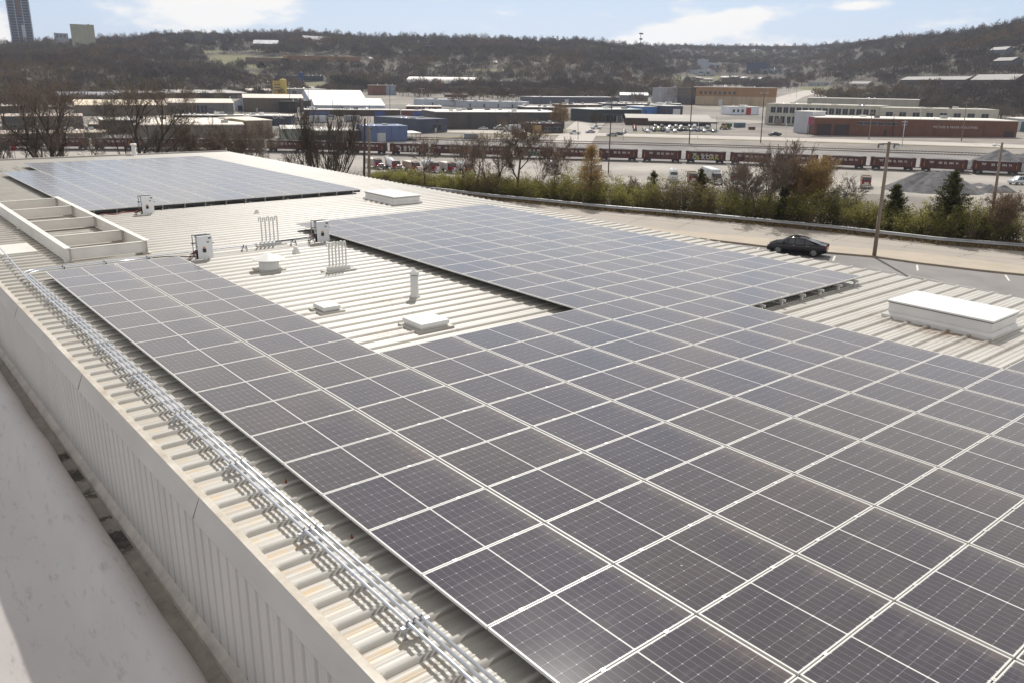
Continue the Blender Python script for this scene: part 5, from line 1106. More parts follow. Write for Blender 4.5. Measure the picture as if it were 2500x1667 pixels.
# skyline buildings
TW = dict(dist=1450)
tt, tL, tH = B('office_tower', 'tall concrete office tower under construction with open floors, top left', 33, 117, 85, 117, -75, 34, C_(0x4A4F60), C_(0x9EA2AE), sink=20, P=None, **TW)
FL = 3.7; nf = int(tH / FL)
m = MB()
for k in range(nf + 1): m.box(-1.2, tL + 1.2, -1.2, 35.2, k * FL - .28, k * FL + .28)
m.build('floor_slabs', wmat(C_(0x9AA0AE)), tt)
for fx in (0.0, .33, .67, 1.0):
    for fy in (0, 17, 34):
        m = MB(); m.box(fx * tL - .7, fx * tL + .7, fy - .9, fy + .3, 0, tH); m.build('column', wmat(C_(0x9AA0AE)), tt)
m = MB(); m.box(tL * .52, tL * .68, -2.6, -1.25, 0, tH * .30); m.build('hoist_mast', wmat(C_(0xB8BCC4)), tt)
m = MB(); m.box(tL * .42, tL * .60, -1.9, -1.25, tH * .42, tH * .98); m.build('scaffold_net', mat('net_brown', (.16, .10, .10), .8), tt)
B('beige_office_block', 'plain beige slab block with dark shaded side on the skyline', 176, 103, 234, 103, 60, 34, C_(0xA3A08C), C_(0x8A887C), sink=25, dist=1300, units=3)
B('white_office_block', 'small white stepped block left of the beige slab block', 134, 103, 168, 103, 82, 16, C_(0x9DA2AC), C_(0xA8ACB4), sink=25, dist=1350, wins=((3, .1, .9, .55, .65, .6), (3, .1, .9, .75, .85, .6)), units=1)
B('ridge_hall', 'long flat dark building on the ridge with square plant room', 410, 92, 516, 92, 87, 12, C_(0x52525C), C_(0x5C5C66), sink=15, dist=1300)
B('ridge_plant_room', 'square tan plant room rising above the ridge trees', 476, 92, 497, 92, 79.5, 9, C_(0x6E675E), C_(0x74706A), sink=15, dist=1295)
# silos
def silo(px, py, pyt, r, c, label, name='silo'):
    A = hit(px, py); lo, hi_ = 1, 80
    for _ in range(30):
        mid = (lo + hi_) / 2
        if pr((A[0], A[1], A[2] + mid))[1] > pyt: lo = mid
        else: hi_ = mid
    t = empty(name, A, 0, label, 'silo'); m = MB(); m.lathe((0, 0, 0), [(r, -2), (r, lo * .9), (r * .75, lo * .97), (r * .1, lo)], 20); m.build('drum', wmat(c), t, smooth=False)
    m = MB()
    for k in range(5): m.lathe((0, 0, lo * (.1 + .19 * k)), [(r * 1.03, 0), (r * 1.03, .3)], 20)
    m.build('hoop', wmat(tuple(v * .8 for v in c)), t)
silo(693, 232, 193, 2.9, C_(0xC9B25C), 'yellow silo beside the yellow slatted tower')
silo(736, 205, 176, 2.4, C_(0x2F4676), 'dark blue silo on the slope')
silo(1043, 134, 112, 2.6, C_(0x3A3D50), 'dark slate silo rising from the wooded slope')
B('yellow_tower', 'yellow slatted plant tower attached to the yellow silo', 670, 232, 686, 232, 199, 5, C_(0xB69B4C), C_(0xC9B25C), wins=((1, .05, .95, .30, .36, 1), (1, .05, .95, .5, .56, 1), (1, .05, .95, .7, .76, 1)))

# ------------------------------------------------------------------ roads and strips on the valley floor
def ribbon(name, pts, w, mtl, dz, label, pix=True):
    """strip draped on the terrain; widths in metres"""
    Q = [hit(*p)[:2] for p in pts] if pix else [np.array(p) for p in pts]; Q = np.array(Q)
    seg = np.hypot(*(Q[1:] - Q[:-1]).T); c = np.concatenate([[0], np.cumsum(seg)]); s = np.arange(0, c[-1], 4.0)
    P = np.stack([np.interp(s, c, Q[:, 0]), np.interp(s, c, Q[:, 1])], 1)
    for _ in range(3): P[1:-1] = (P[:-2] + 2 * P[1:-1] + P[2:]) / 4
    T = np.gradient(P, axis=0); T /= np.hypot(*T.T)[:, None]; N = np.stack([-T[:, 1], T[:, 0]], 1); cols = []
    for o_ in np.linspace(-w / 2, w / 2, 5):
        q = P + N * o_; cols.append(np.stack([q[:, 0], q[:, 1], ground(q[:, 0], q[:, 1]) + dz], 1))
    V = np.concatenate(cols); n_ = len(P); a = np.arange(n_ - 1)
    F = np.concatenate([np.stack([a + k * n_, a + 1 + k * n_, a + 1 + (k + 1) * n_, a + (k + 1) * n_], 1) for k in range(4)])
    o = mk(name, np_mesh(name, V, F, mtl), None); tag(o, label, kind='structure'); return P
TOWNROAD = mat('town_road', (0.50, 0.46, 0.42), 0.9, var=0.06, vscale=0.05, detail=8)
BALLAST = mat('ballast', (0.25, 0.235, 0.225), 0.95, var=0.22, vscale=0.08, detail=10)
GRAVEL = mat('yard_gravel', (0.42, 0.39, 0.35), 0.95, dark=(.22, .205, .185), var=0.1, vscale=0.035, detail=10)
DRYG = mat('dry_grass', (0.27, 0.24, 0.13), 0.95, var=0.2, vscale=0.2)
RAILP = [(-250, 366), (0, 366), (300, 367), (620, 369), (925, 378), (1228, 387.5), (1500, 394), (1668, 398), (1788, 403), (2050, 412), (2175, 417), (2315, 421), (2463, 428), (2700, 440)]
Q = np.array([hit(*p)[:2] for p in RAILP])
# smooth the path of the line
seg = np.hypot(*(Q[1:] - Q[:-1]).T); cq = np.concatenate([[0], np.cumsum(seg)]); sq = np.arange(0, cq[-1], 2.0)
RP_ = np.stack([np.interp(sq, cq, Q[:, 0]), np.interp(sq, cq, Q[:, 1])], 1)
for _ in range(300): RP_[1:-1] = (RP_[:-2] + 2 * RP_[1:-1] + RP_[2:]) / 4
RT = np.gradient(RP_, axis=0); RT /= np.hypot(*RT.T)[:, None]; RN = np.stack([-RT[:, 1], RT[:, 0]], 1)
if ((RP_ - CW[:2]) * RN).sum() < 0: RN = -RN       # away from the camera
def off(d): return [tuple(p) for p in (RP_ + RN * d)[::6]]
ribbon('road', off(-34), 74, GRAVEL, 0.03, 'pale gravel yard', False)
ASPH2 = mat('town_asphalt', (.16, .155, .15), .9, var=.15, vscale=.03, detail=9)
ribbon('road', [(-60, 302), (200, 302), (420, 300), (600, 312), (700, 318)], 16, ASPH2, .10, 'grey side street at left')
ribbon('road', [(1395, 352), (1420, 320), (1440, 300), (1462, 285)], 17, TOWNROAD, .12, 'pale side street by the restaurant')
ribbon('road', [(560, 178), (600, 190), (650, 202), (700, 208), (760, 214), (830, 225)], 9, TOWNROAD, .6, 'pale road curving down the green slope')
ribbon('road', [(1880, 262), (1930, 238), (1990, 222)], 22, TOWNROAD, .15, 'sloping pale lot road at right')
ribbon('parking_lot', [(1130, 268), (1300, 268), (1500, 276)], 14, ASPH2, .10, 'grey lot behind the big warehouse')
ribbon('parking_lot', [(1780, 300), (1850, 296)], 26, GRAVEL, .10, 'pale lot before the diner')
ribbon('parking_lot', [(820, 262), (1000, 266), (1200, 264)], 12, ASPH2, .10, 'grey street behind the white store')
ribbon('grass_strip', [(1395, 318), (1300, 333), (1100, 336), (1030, 343)], 5, DRYG, .13, 'dry verge by the restaurant')
ribbon('grass_strip', [(1536, 327), (1640, 329), (1752, 329)], 3, DRYG, .14, 'dry verge before the canopy')
ribbon('rail_bed', off(31), 74, BALLAST, 0.06, 'dark ballast of the railway yard', False)
ribbon('road', off(105), 16, TOWNROAD, 0.08, 'pale street beyond the railway', False)
ribbon('grass_strip', off(95), 3.5, DRYG, 0.09, 'strip of dry grass', False)
RAILM = mat('rail_steel', (0.16, 0.12, 0.10), 0.5, 0.6); TIE = mat('tie_wood', (0.10, 0.08, 0.065), 0.9)
def track(d, label):
    t = empty('railway_track', (0, 0, 0), 0, label, 'railway track', 'railway tracks'); m = MB(); P = RP_ + RN * d; z = -21 + 0.08
    z_ = ground(P[:, 0], P[:, 1]) + 0.1
    for s in (-.72, .72):
        m = MB(); pp = P + RN * s
        for i in range(0, len(pp) - 4, 4): m.bar((pp[i][0], pp[i][1], z_[i] + .2), (pp[i + 4][0], pp[i + 4][1], z_[i + 4] + .2), .09, .16)
        m.build('rail', RAILM, t)
    m = MB()
    for i in range(0, len(P) - 1, 1):
        for f in (0, .5):
            p = P[i] * (1 - f) + P[i + 1] * f; nrm = RN[i]; m.bar((p[0] - nrm[0] * 1.3, p[1] - nrm[1] * 1.3, z_[i] + .05), (p[0] + nrm[0] * 1.3, p[1] + nrm[1] * 1.3, z_[i] + .05), .22, .12)
    m.build('ties', TIE, t)
track(0, 'railway track carrying the line of dark red ore cars')
track(58, 'empty railway track just beyond the ore cars'); track(66, 'farthest empty railway track beyond the grey rail yard')

# ------------------------------------------------------------------ gondola cars
RED = mat('car_red', (0.085, 0.022, 0.017), 0.6, var=0.35, vscale=0.6, detail=8, streak=(1, 1, .35)); REDD = mat('car_red_dark', (0.04, 0.015, 0.012), 0.7, var=.3)
LOAD = mat('load_gravel', (0.16, 0.155, 0.16), .95, var=.25, vscale=1.2, bump=1, bscale=3)
GL = 14.6
def wheelset(m, x):
    for s in (-.72, .72): m.lathe((x, s - .06, .48), [(.46, 0), (.46, .12)], 14, 'y')
    m.tube([(x, -.7, .48), (x, .7, .48)], .08, 6)
def gondola(first=True):
    t = empty('ore_car', (0, 0, 0)); W = 1.5; H0, H1 = 1.15, 3.75; h = GL / 2 - .5
    m = MB(); m.box(-h, h, -W, -W + .1, H0, H1); m.box(-h, h, W - .1, W, H0, H1)
    for s in (-1, 1):
        m.add([(s * h, -W, H0 + .5), (s * h, W, H0 + .5), (s * (h), W, H1), (s * (h), -W, H1), (s * (h - .12), -W, H0 + .5), (s * (h - .12), W, H0 + .5), (s * (h - .12), W, H1), (s * (h - .12), -W, H1)], [(0, 1, 2, 3), (7, 6, 5, 4), (0, 4, 5, 1), (1, 5, 6, 2), (2, 6, 7, 3), (3, 7, 4, 0)])
    m.box(-h, h, -W + .1, W - .1, H0, H0 + .15)
    m.build('body', RED, t)
    m = MB()
    for s in (-1, 1):
        m.box(-h - .04, h + .04, s * W - .08, s * W + .08, H1, H1 + .16)
        m.box(s * h - .1, s * h + .1, -W + .08, W - .08, H1, H1 + .16)
    m.build('top_rim', REDD, t)
    m = MB()
    for s in (-1, 1):
        for k in range(11):
            x = -h + .35 + (2 * h - .7) * k / 10
            m.box(x - .07, x + .07, s * (W + .07) - .07, s * (W + .07) + .07, H0 + .1, H1)
    m.build('side_stakes', REDD, t)
    m = MB(); m.box(-GL / 2 + .1, GL / 2 - .1, -.3, .3, .85, H0); m.box(-h, h, -W, W, H0 - .18, H0)
    for s in (-1, 1): m.box(s * (GL / 2) - .35, s * (GL / 2) + .35, -.12, .12, .85, 1.05)
    m.build('underframe', REDD, t)
    for s in (-1, 1):
        w = MB(); wheelset(w, s * (h - 1.0)); wheelset(w, s * (h - 2.75)); w.box(s * (h - 1.87) - 1.3, s * (h - 1.87) + 1.3, -.95, -.80, .4, .75); w.box(s * (h - 1.87) - 1.3, s * (h - 1.87) + 1.3, .80, .95, .4, .75); w.build('bogie', STEELDK, t)
    m = MB(); nx = 13
    vs = []; 
    for i in range(nx):
        for j in range(5):
            u, v = i / (nx - 1), j / 4; e = math.sin(math.pi * u) ** .5 * math.sin(math.pi * v) ** .7
            vs.append((-h + .15 + u * (2 * h - .3), -W + .12 + v * (2 * W - .24), H1 - .12 + .55 * e + random.uniform(-.05, .05)))
    m.add(vs, [(i * 5 + j, (i + 1) * 5 + j, (i + 1) * 5 + j + 1, i * 5 + j + 1) for i in range(nx - 1) for j in range(4)]); m.build('load', LOAD, t, smooth=True)
    LT = mat('letter_white', (.45, .43, .41), .6)
    fc = bpy.data.curves.new('lettering', 'FONT'); fc.body = 'BE  EL  MA  N'; fc.size = .95; fc.extrude = .01; fc.offset = 0.03; fc.align_x = 'CENTER'
    f2 = bpy.data.objects.new('x', fc); col.objects.link(f2); bpy.context.view_layer.update(); dg = bpy.context.evaluated_depsgraph_get(); lm = bpy.data.meshes.new_from_object(f2.evaluated_get(dg)); bpy.data.objects.remove(f2); lm.materials.append(LT)
    o = mk('lettering', lm, t, (1.2, -W - .16, 2.55)); o.rotation_euler = (math.pi / 2, 0, 0)
    m = MB(); m.box(-h + 2.4, -h + 3.8, -W - .17, -W - .15, 3.1, 3.3); m.box(-h + 2.6, -h + 3.6, -W - .17, -W - .15, 2.7, 2.9); m.build('number_panel', LT, t)
    m = MB(); m.box(-h + .9, -h + 1.02, -W - .17, -W - .15, 1.6, 2.9); m.box(h - 1.4, h - 1.28, -W - .17, -W - .15, 1.6, 2.9); m.build('reflector_strip', mat('reflector', (.55, .25, .03), .5), t)
    return t
gon = gondola()
cs = np.concatenate([[0], np.cumsum(np.hypot(*(RP_[1:] - RP_[:-1]).T))])
scr = np.array([pr((*p, -19.5))[0] for p in RP_])
s0 = float(np.interp(1614.6, scr, cs)) % 15.15
gl = {}
idx = []
s = s0
cars_px = []
while s < cs[-1] - 8:
    x = np.interp(s, cs, RP_[:, 0]); y = np.interp(s, cs, RP_[:, 1]); q = pr((x, y, -19.5))
    if -30 < q[0] < 2560 and q[2] > 0: idx.append((q[0], s))
    s += 15.15
idx.sort()
def order_words(i, n): return ORD[i] if i < len(ORD) else str(i)
for k, (qx, s) in enumerate(idx):
    x = np.interp(s, cs, RP_[:, 0]); y = np.interp(s, cs, RP_[:, 1]); i = int(np.searchsorted(cs, s)); i = min(i, len(RT) - 1)
    o = gon if k == 0 else copy_tree(gon)
    tdir = RT[i] if (pr((x + RT[i][0], y + RT[i][1], -20))[0] > qx) else -RT[i]
    o.location = (x, y, -20.72 + (ground(np.array([x]), np.array([y]))[0] + 21)); o.rotation_euler = (0, 0, math.atan2(tdir[1], tdir[0]))
    kk = len(idx) - 1 - k
    lab = 'dark red loaded ore car on the track, %s from the left' % ORD[k] if k < len(idx) // 2 else 'dark red loaded ore car on the track, %s from the right' % ORD[kk]
    tag(o, lab, 'rail car', 'dark red ore cars in the train')
# graffiti on two of them
def graffiti(o, body, size, c, seed, x=0.0):
    r4 = random.Random(seed); 
    for i, ch in enumerate(body):
        fc = bpy.data.curves.new('g', 'FONT'); fc.body = ch; fc.size = size; fc.offset = .05; fc.extrude = .01
        f2 = bpy.data.objects.new('x', fc); col.objects.link(f2); bpy.context.view_layer.update(); dg = bpy.context.evaluated_depsgraph_get(); lm = bpy.data.meshes.new_from_object(f2.evaluated_get(dg)); bpy.data.objects.remove(f2)
        cc = c[i % len(c)]; lm.materials.append(mat('spray_%d_%d' % (int(cc[0] * 99), int(cc[2] * 99)), cc, .6)); q = mk('graffiti', lm, o, (x + i * size * .82, -1.68, 1.3 + r4.uniform(-.1, .15))); q.rotation_euler = (math.pi / 2, r4.uniform(-.15, .15), 0)
px_of = {k: qx for k, (qx, s) in enumerate(idx)}
gset = [o for o in col.objects if o.name.startswith('ore_car')]
def near_px(px): return min(gset, key=lambda o: abs(pr(tuple(o.location))[0] - px))
graffiti(near_px(1734), 'GSKOAK', 1.9, [(.30, .38, .30), (.42, .45, .08), (.45, .45, .45), (.45, .45, .45), (.42, .45, .08), (.3, .38, .1)], 2, -4.5)
graffiti(near_px(972), '28HY', 2.3, [(.5, .5, .48), (.45, .42, .40)], 5, -3.6)
graffiti(near_px(1280), 'OVO', 1.8, [(.06, .25, .18)], 6, -2.0)

# yard clutter: stacked pallets, containers, trailers
def yard(px, py, kind, c, label, L=6.0, H=2.4, W=2.4, ang=0.0):
    P_ = hit(px, py); t = empty(kind, P_, math.atan2(RGT[1], RGT[0]) + ang, label, kind.replace('_', ' '), 'yard clutter by the railway and town')
    m = MB(); m.box(-L / 2, L / 2, -W / 2, W / 2, .15, H); bevel(m.build('box', wmat(c, 'metal'), t), .04, 1)
    m = MB()
    for s in (-1, 1): m.box(s * (L / 2 - .4) - .15, s * (L / 2 - .4) + .15, -W / 2, W / 2, 0, .15)
    m.build('skid', STEELDK, t)
    m = MB(); m.box(L / 2 + .002, L / 2 + .05, -W / 2 + .2, W / 2 - .2, .3, H - .2); m.build('door', wmat(tuple(v * .7 for v in c)), t)
yard(1270, 336, 'shipping_container', C_(0x8A5A3A), 'rusty orange container on the verge left of the restaurant')
yard(1150, 341, 'shipping_container', C_(0x7C8088), 'grey container beside the pale lot right of the blue workshop')
yard(1805, 312, 'shipping_container', C_(0x50606E), 'slate container on the pale lot before the diner', ang=.4)
yard(1835, 318, 'dumpster', C_(0x5E3A30), 'dark red dumpster on the lot right of the refuse truck', 3.2, 1.5, 1.8)
yard(1580, 300, 'dumpster', C_(0x2F4A3A), 'green dumpster at the wall of the repair garage', 2.6, 1.5, 1.6)
yard(780, 300, 'box_trailer', C_(0xB8BCC0), 'white box trailer parked before the brown shop row', 9, 3.4, 2.5, .2)
yard(860, 298, 'box_trailer', C_(0x9A9CA0), 'grey box trailer near the thin twin pole', 8, 3.2, 2.5, -.1)
yard(700, 322, 'dumpster', C_(0x2E3B34), 'dark green dumpster left of the pale green shed', 3, 1.6, 1.8)
yard(560, 360, 'shipping_container', C_(0x6F6A60), 'tan container before the corrugated warehouse', 7)
yard(1250, 322, 'box_trailer', C_(0xC8CACC), 'white trailer at the wall of the big warehouse', 8, 3.2, 2.5, .3)
WIRE = mat('wire', (.03, .03, .03), .6)
# ================================================================== trucks, cars, poles, heaps
def truck(P_, rz, cabc, kind, label, bodyc=(.6, .6, .58), group='trucks parked in the gravel yard', name=None):
    """local +x is forward, origin on the ground under the middle"""
    t = empty(name or {'dump': 'dump_truck', 'mixer': 'concrete_mixer_truck', 'tank': 'tanker_truck', 'box': 'box_trailer_truck', 'open': 'dump_truck'}[kind], P_, rz, label, 'truck', group)
    CP = paint(cabc); BP = wmat(bodyc, 'metal')
    m = MB(); m.box(-5.0, 3.9, -.45, .45, .75, 1.05); m.build('chassis', STEELDK, t)
    m = MB(); m.box(1.0, 2.5, -1.15, 1.15, 1.0, 2.1); m.box(1.0, 2.5, -1.15, 1.15, 2.1, 3.0, (1.05, 2.25, -1.0, 1.0)); bevel(m.build('cab', CP, t), .05, 2)
    m = MB(); m.box(2.5, 4.1, -1.0, 1.0, 1.0, 1.95, (2.5, 4.0, -.75, .75)); bevel(m.build('hood', CP, t), .06, 2)
    m = MB(); m.add([(2.52, -.95, 2.12), (2.52, .95, 2.12), (2.31, .85, 2.85), (2.31, -.85, 2.85)], [(0, 1, 2, 3)]); m.add([(1.25, -1.165, 2.1), (2.35, -1.165, 2.1), (2.15, -1.06, 2.75), (1.25, -1.06, 2.75)], [(0, 1, 2, 3)]); m.add([(1.25, 1.165, 2.1), (2.35, 1.165, 2.1), (2.15, 1.06, 2.75), (1.25, 1.06, 2.75)], [(0, 1, 2, 3)])
    m.build('window', DKGLASS, t)
    m = MB(); m.box(4.1, 4.18, -.55, .55, 1.0, 1.85); m.build('grille', CHROME, t)
    m = MB(); m.box(4.05, 4.35, -1.15, 1.15, .55, .9); m.build('bumper', CHROME, t)
    m = MB(); m.box(2.0, 2.4, -.95, .95, 3.0, 3.12); m.build('roof_visor', mat('visor', (.7, .7, .68)), t)
    for s in (-1, 1):
        m = MB(); m.box(2.75, 3.95, s * 1.05 - .22, s * 1.05 + .22, .95, 1.28); bevel(m.build('fender', CP, t), .06, 2)
        m = MB(); m.box(4.1, 4.16, s * .80 - .14, s * .80 + .14, 1.05, 1.3); m.build('headlight', mat('lamp_glass', (.7, .7, .68), .15), t)
        m = MB(); m.tube([(.9, s * 1.1, 1.0), (.9, s * 1.1, 3.5)], .08, 8); m.build('exhaust_stack', CHROME, t)
        m = MB(); m.lathe((.1, s * .85, .85), [(.3, 0), (.3, 1.3)], 12, 'x'); m.build('fuel_tank', CHROME, t)
        for x in (3.35, -2.6, -3.9):
            m = MB(); m.lathe((x, s * .98 - .18, .5), [(.3, 0), (.5, 0), (.5, .36), (.3, .36)], 16, 'y'); w = m.build('wheel', RUBBER, t)
            m = MB(); m.lathe((x, s * .98 - .19, .5), [(.27, 0), (.27, .38)], 12, 'y'); m.build('rim', CHROME, w)
    if kind in ('dump', 'open'):
        m = MB(); a, b = -5.6, .7
        for y0, y1 in ((-1.25, -1.17), (1.17, 1.25)): m.box(a, b, y0, y1, 1.3, 2.95)
        m.box(a, a + .08, -1.17, 1.17, 1.3, 2.9); m.box(b - .08, b, -1.17, 1.17, 1.3, 3.2); m.box(a, b, -1.17, 1.17, 1.15, 1.3)
        for k in range(10): 
            x = a + .3 + k * (b - a - .6) / 9; m.box(x - .05, x + .05, -1.32, -1.25, 1.3, 2.95); m.box(x - .05, x + .05, 1.25, 1.32, 1.3, 2.95)
        m.build('dump_bed', BP, t)
        m = MB(); m.box(a + .08, b - .08, -1.17, 1.17, 2.6 if kind == 'dump' else 1.9, 3.0 if kind == 'dump' else 2.2, (a + .3, b - .3, -.8, .8)); m.build('cover' if kind == 'dump' else 'load', rmat(WR) if kind == 'dump' else mat('bed_inside', (.22, .14, .08), .8), t)
    elif kind == 'mixer':
        m = MB(); c0 = Vector((-2.4, 0, 2.35)); ax = Vector((-.93, 0, .30)).normalized(); pts = [c0 - ax * 2.9, c0 - ax * 2.4, c0 - ax * 1.0, c0 + ax * .5, c0 + ax * 2.2, c0 + ax * 2.9]
        m.tube(pts, [.45, .95, 1.25, 1.22, .65, .5], 18); m.build('mixer_drum', mat('drum_white', (.66, .68, .72), .4, var=.12, vscale=1.2), t, smooth=True)
        m = MB(); m.box(-5.5, -5.1, -.5, .5, 1.0, 3.3); m.box(-5.9, -5.2, -.45, .45, 3.0, 3.6, (-5.7, -5.3, -.7, .7)); m.build('hopper', mat('hopper_grey', (.5, .5, .52), .5), t)
    elif kind == 'tank':
        m = MB(); m.tube([(-6.0, 0, 2.2), (-5.8, 0, 2.2), (.3, 0, 2.2), (.5, 0, 2.2)], [.7, 1.2, 1.2, .7], 20); m.build('tank', mat('tank_white', (.68, .70, .70), .35), t, smooth=True)
        m = MB(); m.box(-5, -.3, -.25, .25, 3.38, 3.46)
        for k in range(3): m.lathe((-4.3 + k * 1.6, 0, 3.4), [(.28, 0), (.28, .15)], 12)
        m.build('walkway', GALV, t)
    elif kind == 'box':
        m = MB(); m.box(-9.5, .6, -1.25, 1.25, 1.2, 3.9); bevel(m.build('trailer_box', mat('trailer_white', (.62, .65, .68), .4), t), .04, 1)
        for s in (-1, 1):
            for x in (-7.4, -8.6):
                m = MB(); m.lathe((x, s * .98 - .18, .5), [(.5, 0), (.5, .36)], 16, 'y'); m.build('wheel', RUBBER, t)
    return t
def tface(px, py, kind, cabc, label, ang=0.0, **k):
    P_ = hit(px, py); d = CW[:2] - P_[:2]; rz = math.atan2(d[1], d[0]) + ang
    return truck(P_, rz, cabc, kind, label, **k)
RC = (0.20, 0.012, 0.018)
tface(918, 413, 'dump', RC, 'red dump truck with pale ribbed covered bed, leftmost in the truck row', 0.42, bodyc=(.50, .47, .42))
tface(962, 417, 'mixer', RC, 'red truck with big white mixer drum, second in the truck row', 0.42)
tface(1010, 421, 'dump', RC, 'red truck with open tan bed behind a young bare tree', 0.42, bodyc=(.4, .3, .24))
tface(1056, 421, 'tank', RC, 'red truck with long white tank, fourth in the truck row', 0.42)
tface(1098, 423, 'dump', RC, 'red truck with white covered bed, fifth in the truck row', 0.42, bodyc=(.55, .53, .5))
tface(1139, 426, 'tank', RC, 'red truck with white tank half hidden by shrubs, sixth in the truck row', 0.42)
tface(1350, 424, 'mixer', (.5, .5, .5), 'white mixer truck half hidden behind the conical golden tree', 0.3)
tface(1438, 430, 'dump', (.4, .38, .36), 'pale dump truck right of the conical golden tree', -0.5, bodyc=(.36, .32, .28))
tface(1643, 445, 'tank', (.62, .64, .66), 'white tanker truck facing the hedge, white cab', 0.05)
tface(1690, 449, 'open', RC, 'red dump truck with open rusty bed beside the white tanker', 0.08, bodyc=(.40, .34, .22))
tface(1744, 449, 'box', (.06, .02, .02), 'dark red truck with long white box trailer', 0.30)
tface(1796, 448, 'mixer', RC, 'red mixer truck partly hidden by the dark bare tree', 0.1)
tface(1912, 447, 'mixer', RC, 'red mixer truck behind the golden brown tree', 0.1)
tface(2112, 459, 'open', RC, 'red dump truck with empty tan bed standing alone left of the gravel heap', 0.05, bodyc=(.48, .40, .26))
P_ = hit(2488, 452); car('pickup', P_, RW[0][0] * 0 + math.atan2(-RGT[1], -RGT[0]) + .25, (.60, .64, .68), 'white service pickup truck beside the dark heaps at the right edge', L=6.6)
# distant street vehicles
cols_ = dict(white=(.62, .64, .66), silver=(.36, .38, .40), dark=(.03, .03, .035), blue=(.05, .08, .2), red=(.28, .03, .03), grey=(.14, .14, .15), lime=(.45, .52, .25), teal=(.10, .14, .15))
rr_ = math.atan2(-RGT[1], -RGT[0])
def dcar(px, py, kind, c, label, ang=0.0, L=4.9, **k): P_ = hit(px, py); return car(kind, P_, rr_ + ang, cols_[c], label, L=L, z=P_[2] + .03, **k)
dcar(1403, 329, 'pickup', 'white', 'white pickup waiting at the side street by the restaurant', L=5.6, ang=.1)
dcar(1441, 326.5, 'sedan', 'silver', 'silver hatchback in the middle of the junction', ang=.3)
dcar(1455, 317, 'pickup', 'white', 'white pickup turning into the side street', ang=.4, L=5.8)
dcar(1494, 334, 'sedan', 'silver', 'silver sedan driving on the pale street left of the repair garage', L=5.4)
dcar(1509, 332, 'sedan', 'dark', 'black sedan following right behind the silver sedan')
dcar(1523, 327, 'pickup', 'silver', 'silver pickup at the corner beside the repair garage', ang=1.2)
dcar(1740, 303, 'sedan', 'dark', 'dark car beyond the right end of the repair garage', ang=.2)
dcar(1891, 333, 'sedan', 'dark', 'black sedan driving on the street left of the brick building', L=6.0)
gcars = [(1550, 321, 'pickup', 'dark', 'black pickup parked first under the canopy, left end'), (1574, 321, 'suv', 'silver', 'silver suv second from the left in the canopy front row'), (1580, 324, 'sedan', 'white', 'pale coupe parked just ahead of the silver suv'), (1597, 322, 'suv', 'dark', 'black suv left of the lime green van'), (1608, 321, 'van', 'lime', 'lime green van in the canopy row'), (1618, 322, 'suv', 'dark', 'black suv between lime van and white van'), (1630, 323.5, 'van', 'white', 'tall white van in the canopy front row'), (1648, 323.5, 'sedan', 'white', 'white sedan right of the tall white van'), (1661, 321, 'suv', 'dark', 'dark suv between the white sedan and the silver sedan'), (1672, 320, 'suv', 'grey', 'grey suv in the middle of the canopy row'), (1688, 321, 'sedan', 'silver', 'silver sedan under the canopy behind the light pole'), (1703, 322, 'suv', 'blue', 'dark blue suv near the right end of the canopy'), (1719, 323.5, 'sedan', 'white', 'white sedan at the right end of the canopy row'), (1740, 324, 'sedan', 'teal', 'dark teal sedan last at the right end of the row'),
         (1600, 313, 'pickup', 'silver', 'silver pickup in the back row by the first garage door'), (1615, 312.5, 'suv', 'grey', 'grey suv in the back row behind the lime van'), (1635, 313, 'sedan', 'white', 'white car in the back row behind the white van'), (1650, 313, 'suv', 'silver', 'silver suv in the back row behind the white sedan'), (1663, 313, 'sedan', 'white', 'white sedan in the back row before the third garage door'), (1683, 313, 'pickup', 'silver', 'silver pickup in the back row behind the light pole'), (1696, 312.5, 'pickup', 'white', 'white pickup in the back row near the right end'), (1727, 315, 'suv', 'silver', 'silver suv in the back row at the far right end'), (1549, 315, 'suv', 'red', 'red suv beside the brown garage wall')]
for (px, py, kd, c, lb) in gcars: dcar(px, py, kd, c, lb, ang=math.pi / 2 + random.uniform(-.25, .25), group='cars parked at the repair garage', L=4.8)
P_ = hit(1770, 317); truck((P_[0], P_[1], P_[2]), rr_ + .9, (.45, .28, .03), 'open', 'yellow and green refuse truck on the lot right of the repair garage', bodyc=(.05, .15, .08), group=None, name='refuse_truck')
dcar(1219, 318, 'suv', 'white', 'white police style suv in front of the big dark warehouse', ang=.3, L=6.0)
dcar(1235, 317, 'suv', 'silver', 'silver suv parked behind the white one at the big warehouse', ang=.4)
dcar(1180, 318, 'sedan', 'white', 'white sedan parked near the blue workshop lot')
dcar(722, 296, 'suv', 'white', 'white car beside the dark blue low building')
dcar(745, 292, 'sedan', 'red', 'red car on the lot behind the floodlight')
dcar(768, 293, 'pickup', 'blue', 'blue pickup on the lot before the brown shop row')
dcar(808, 292, 'van', 'white', 'white van on the lot before the brown shop row')
dcar(668, 305, 'suv', 'white', 'white suv at the corner of the tan corrugated shed')

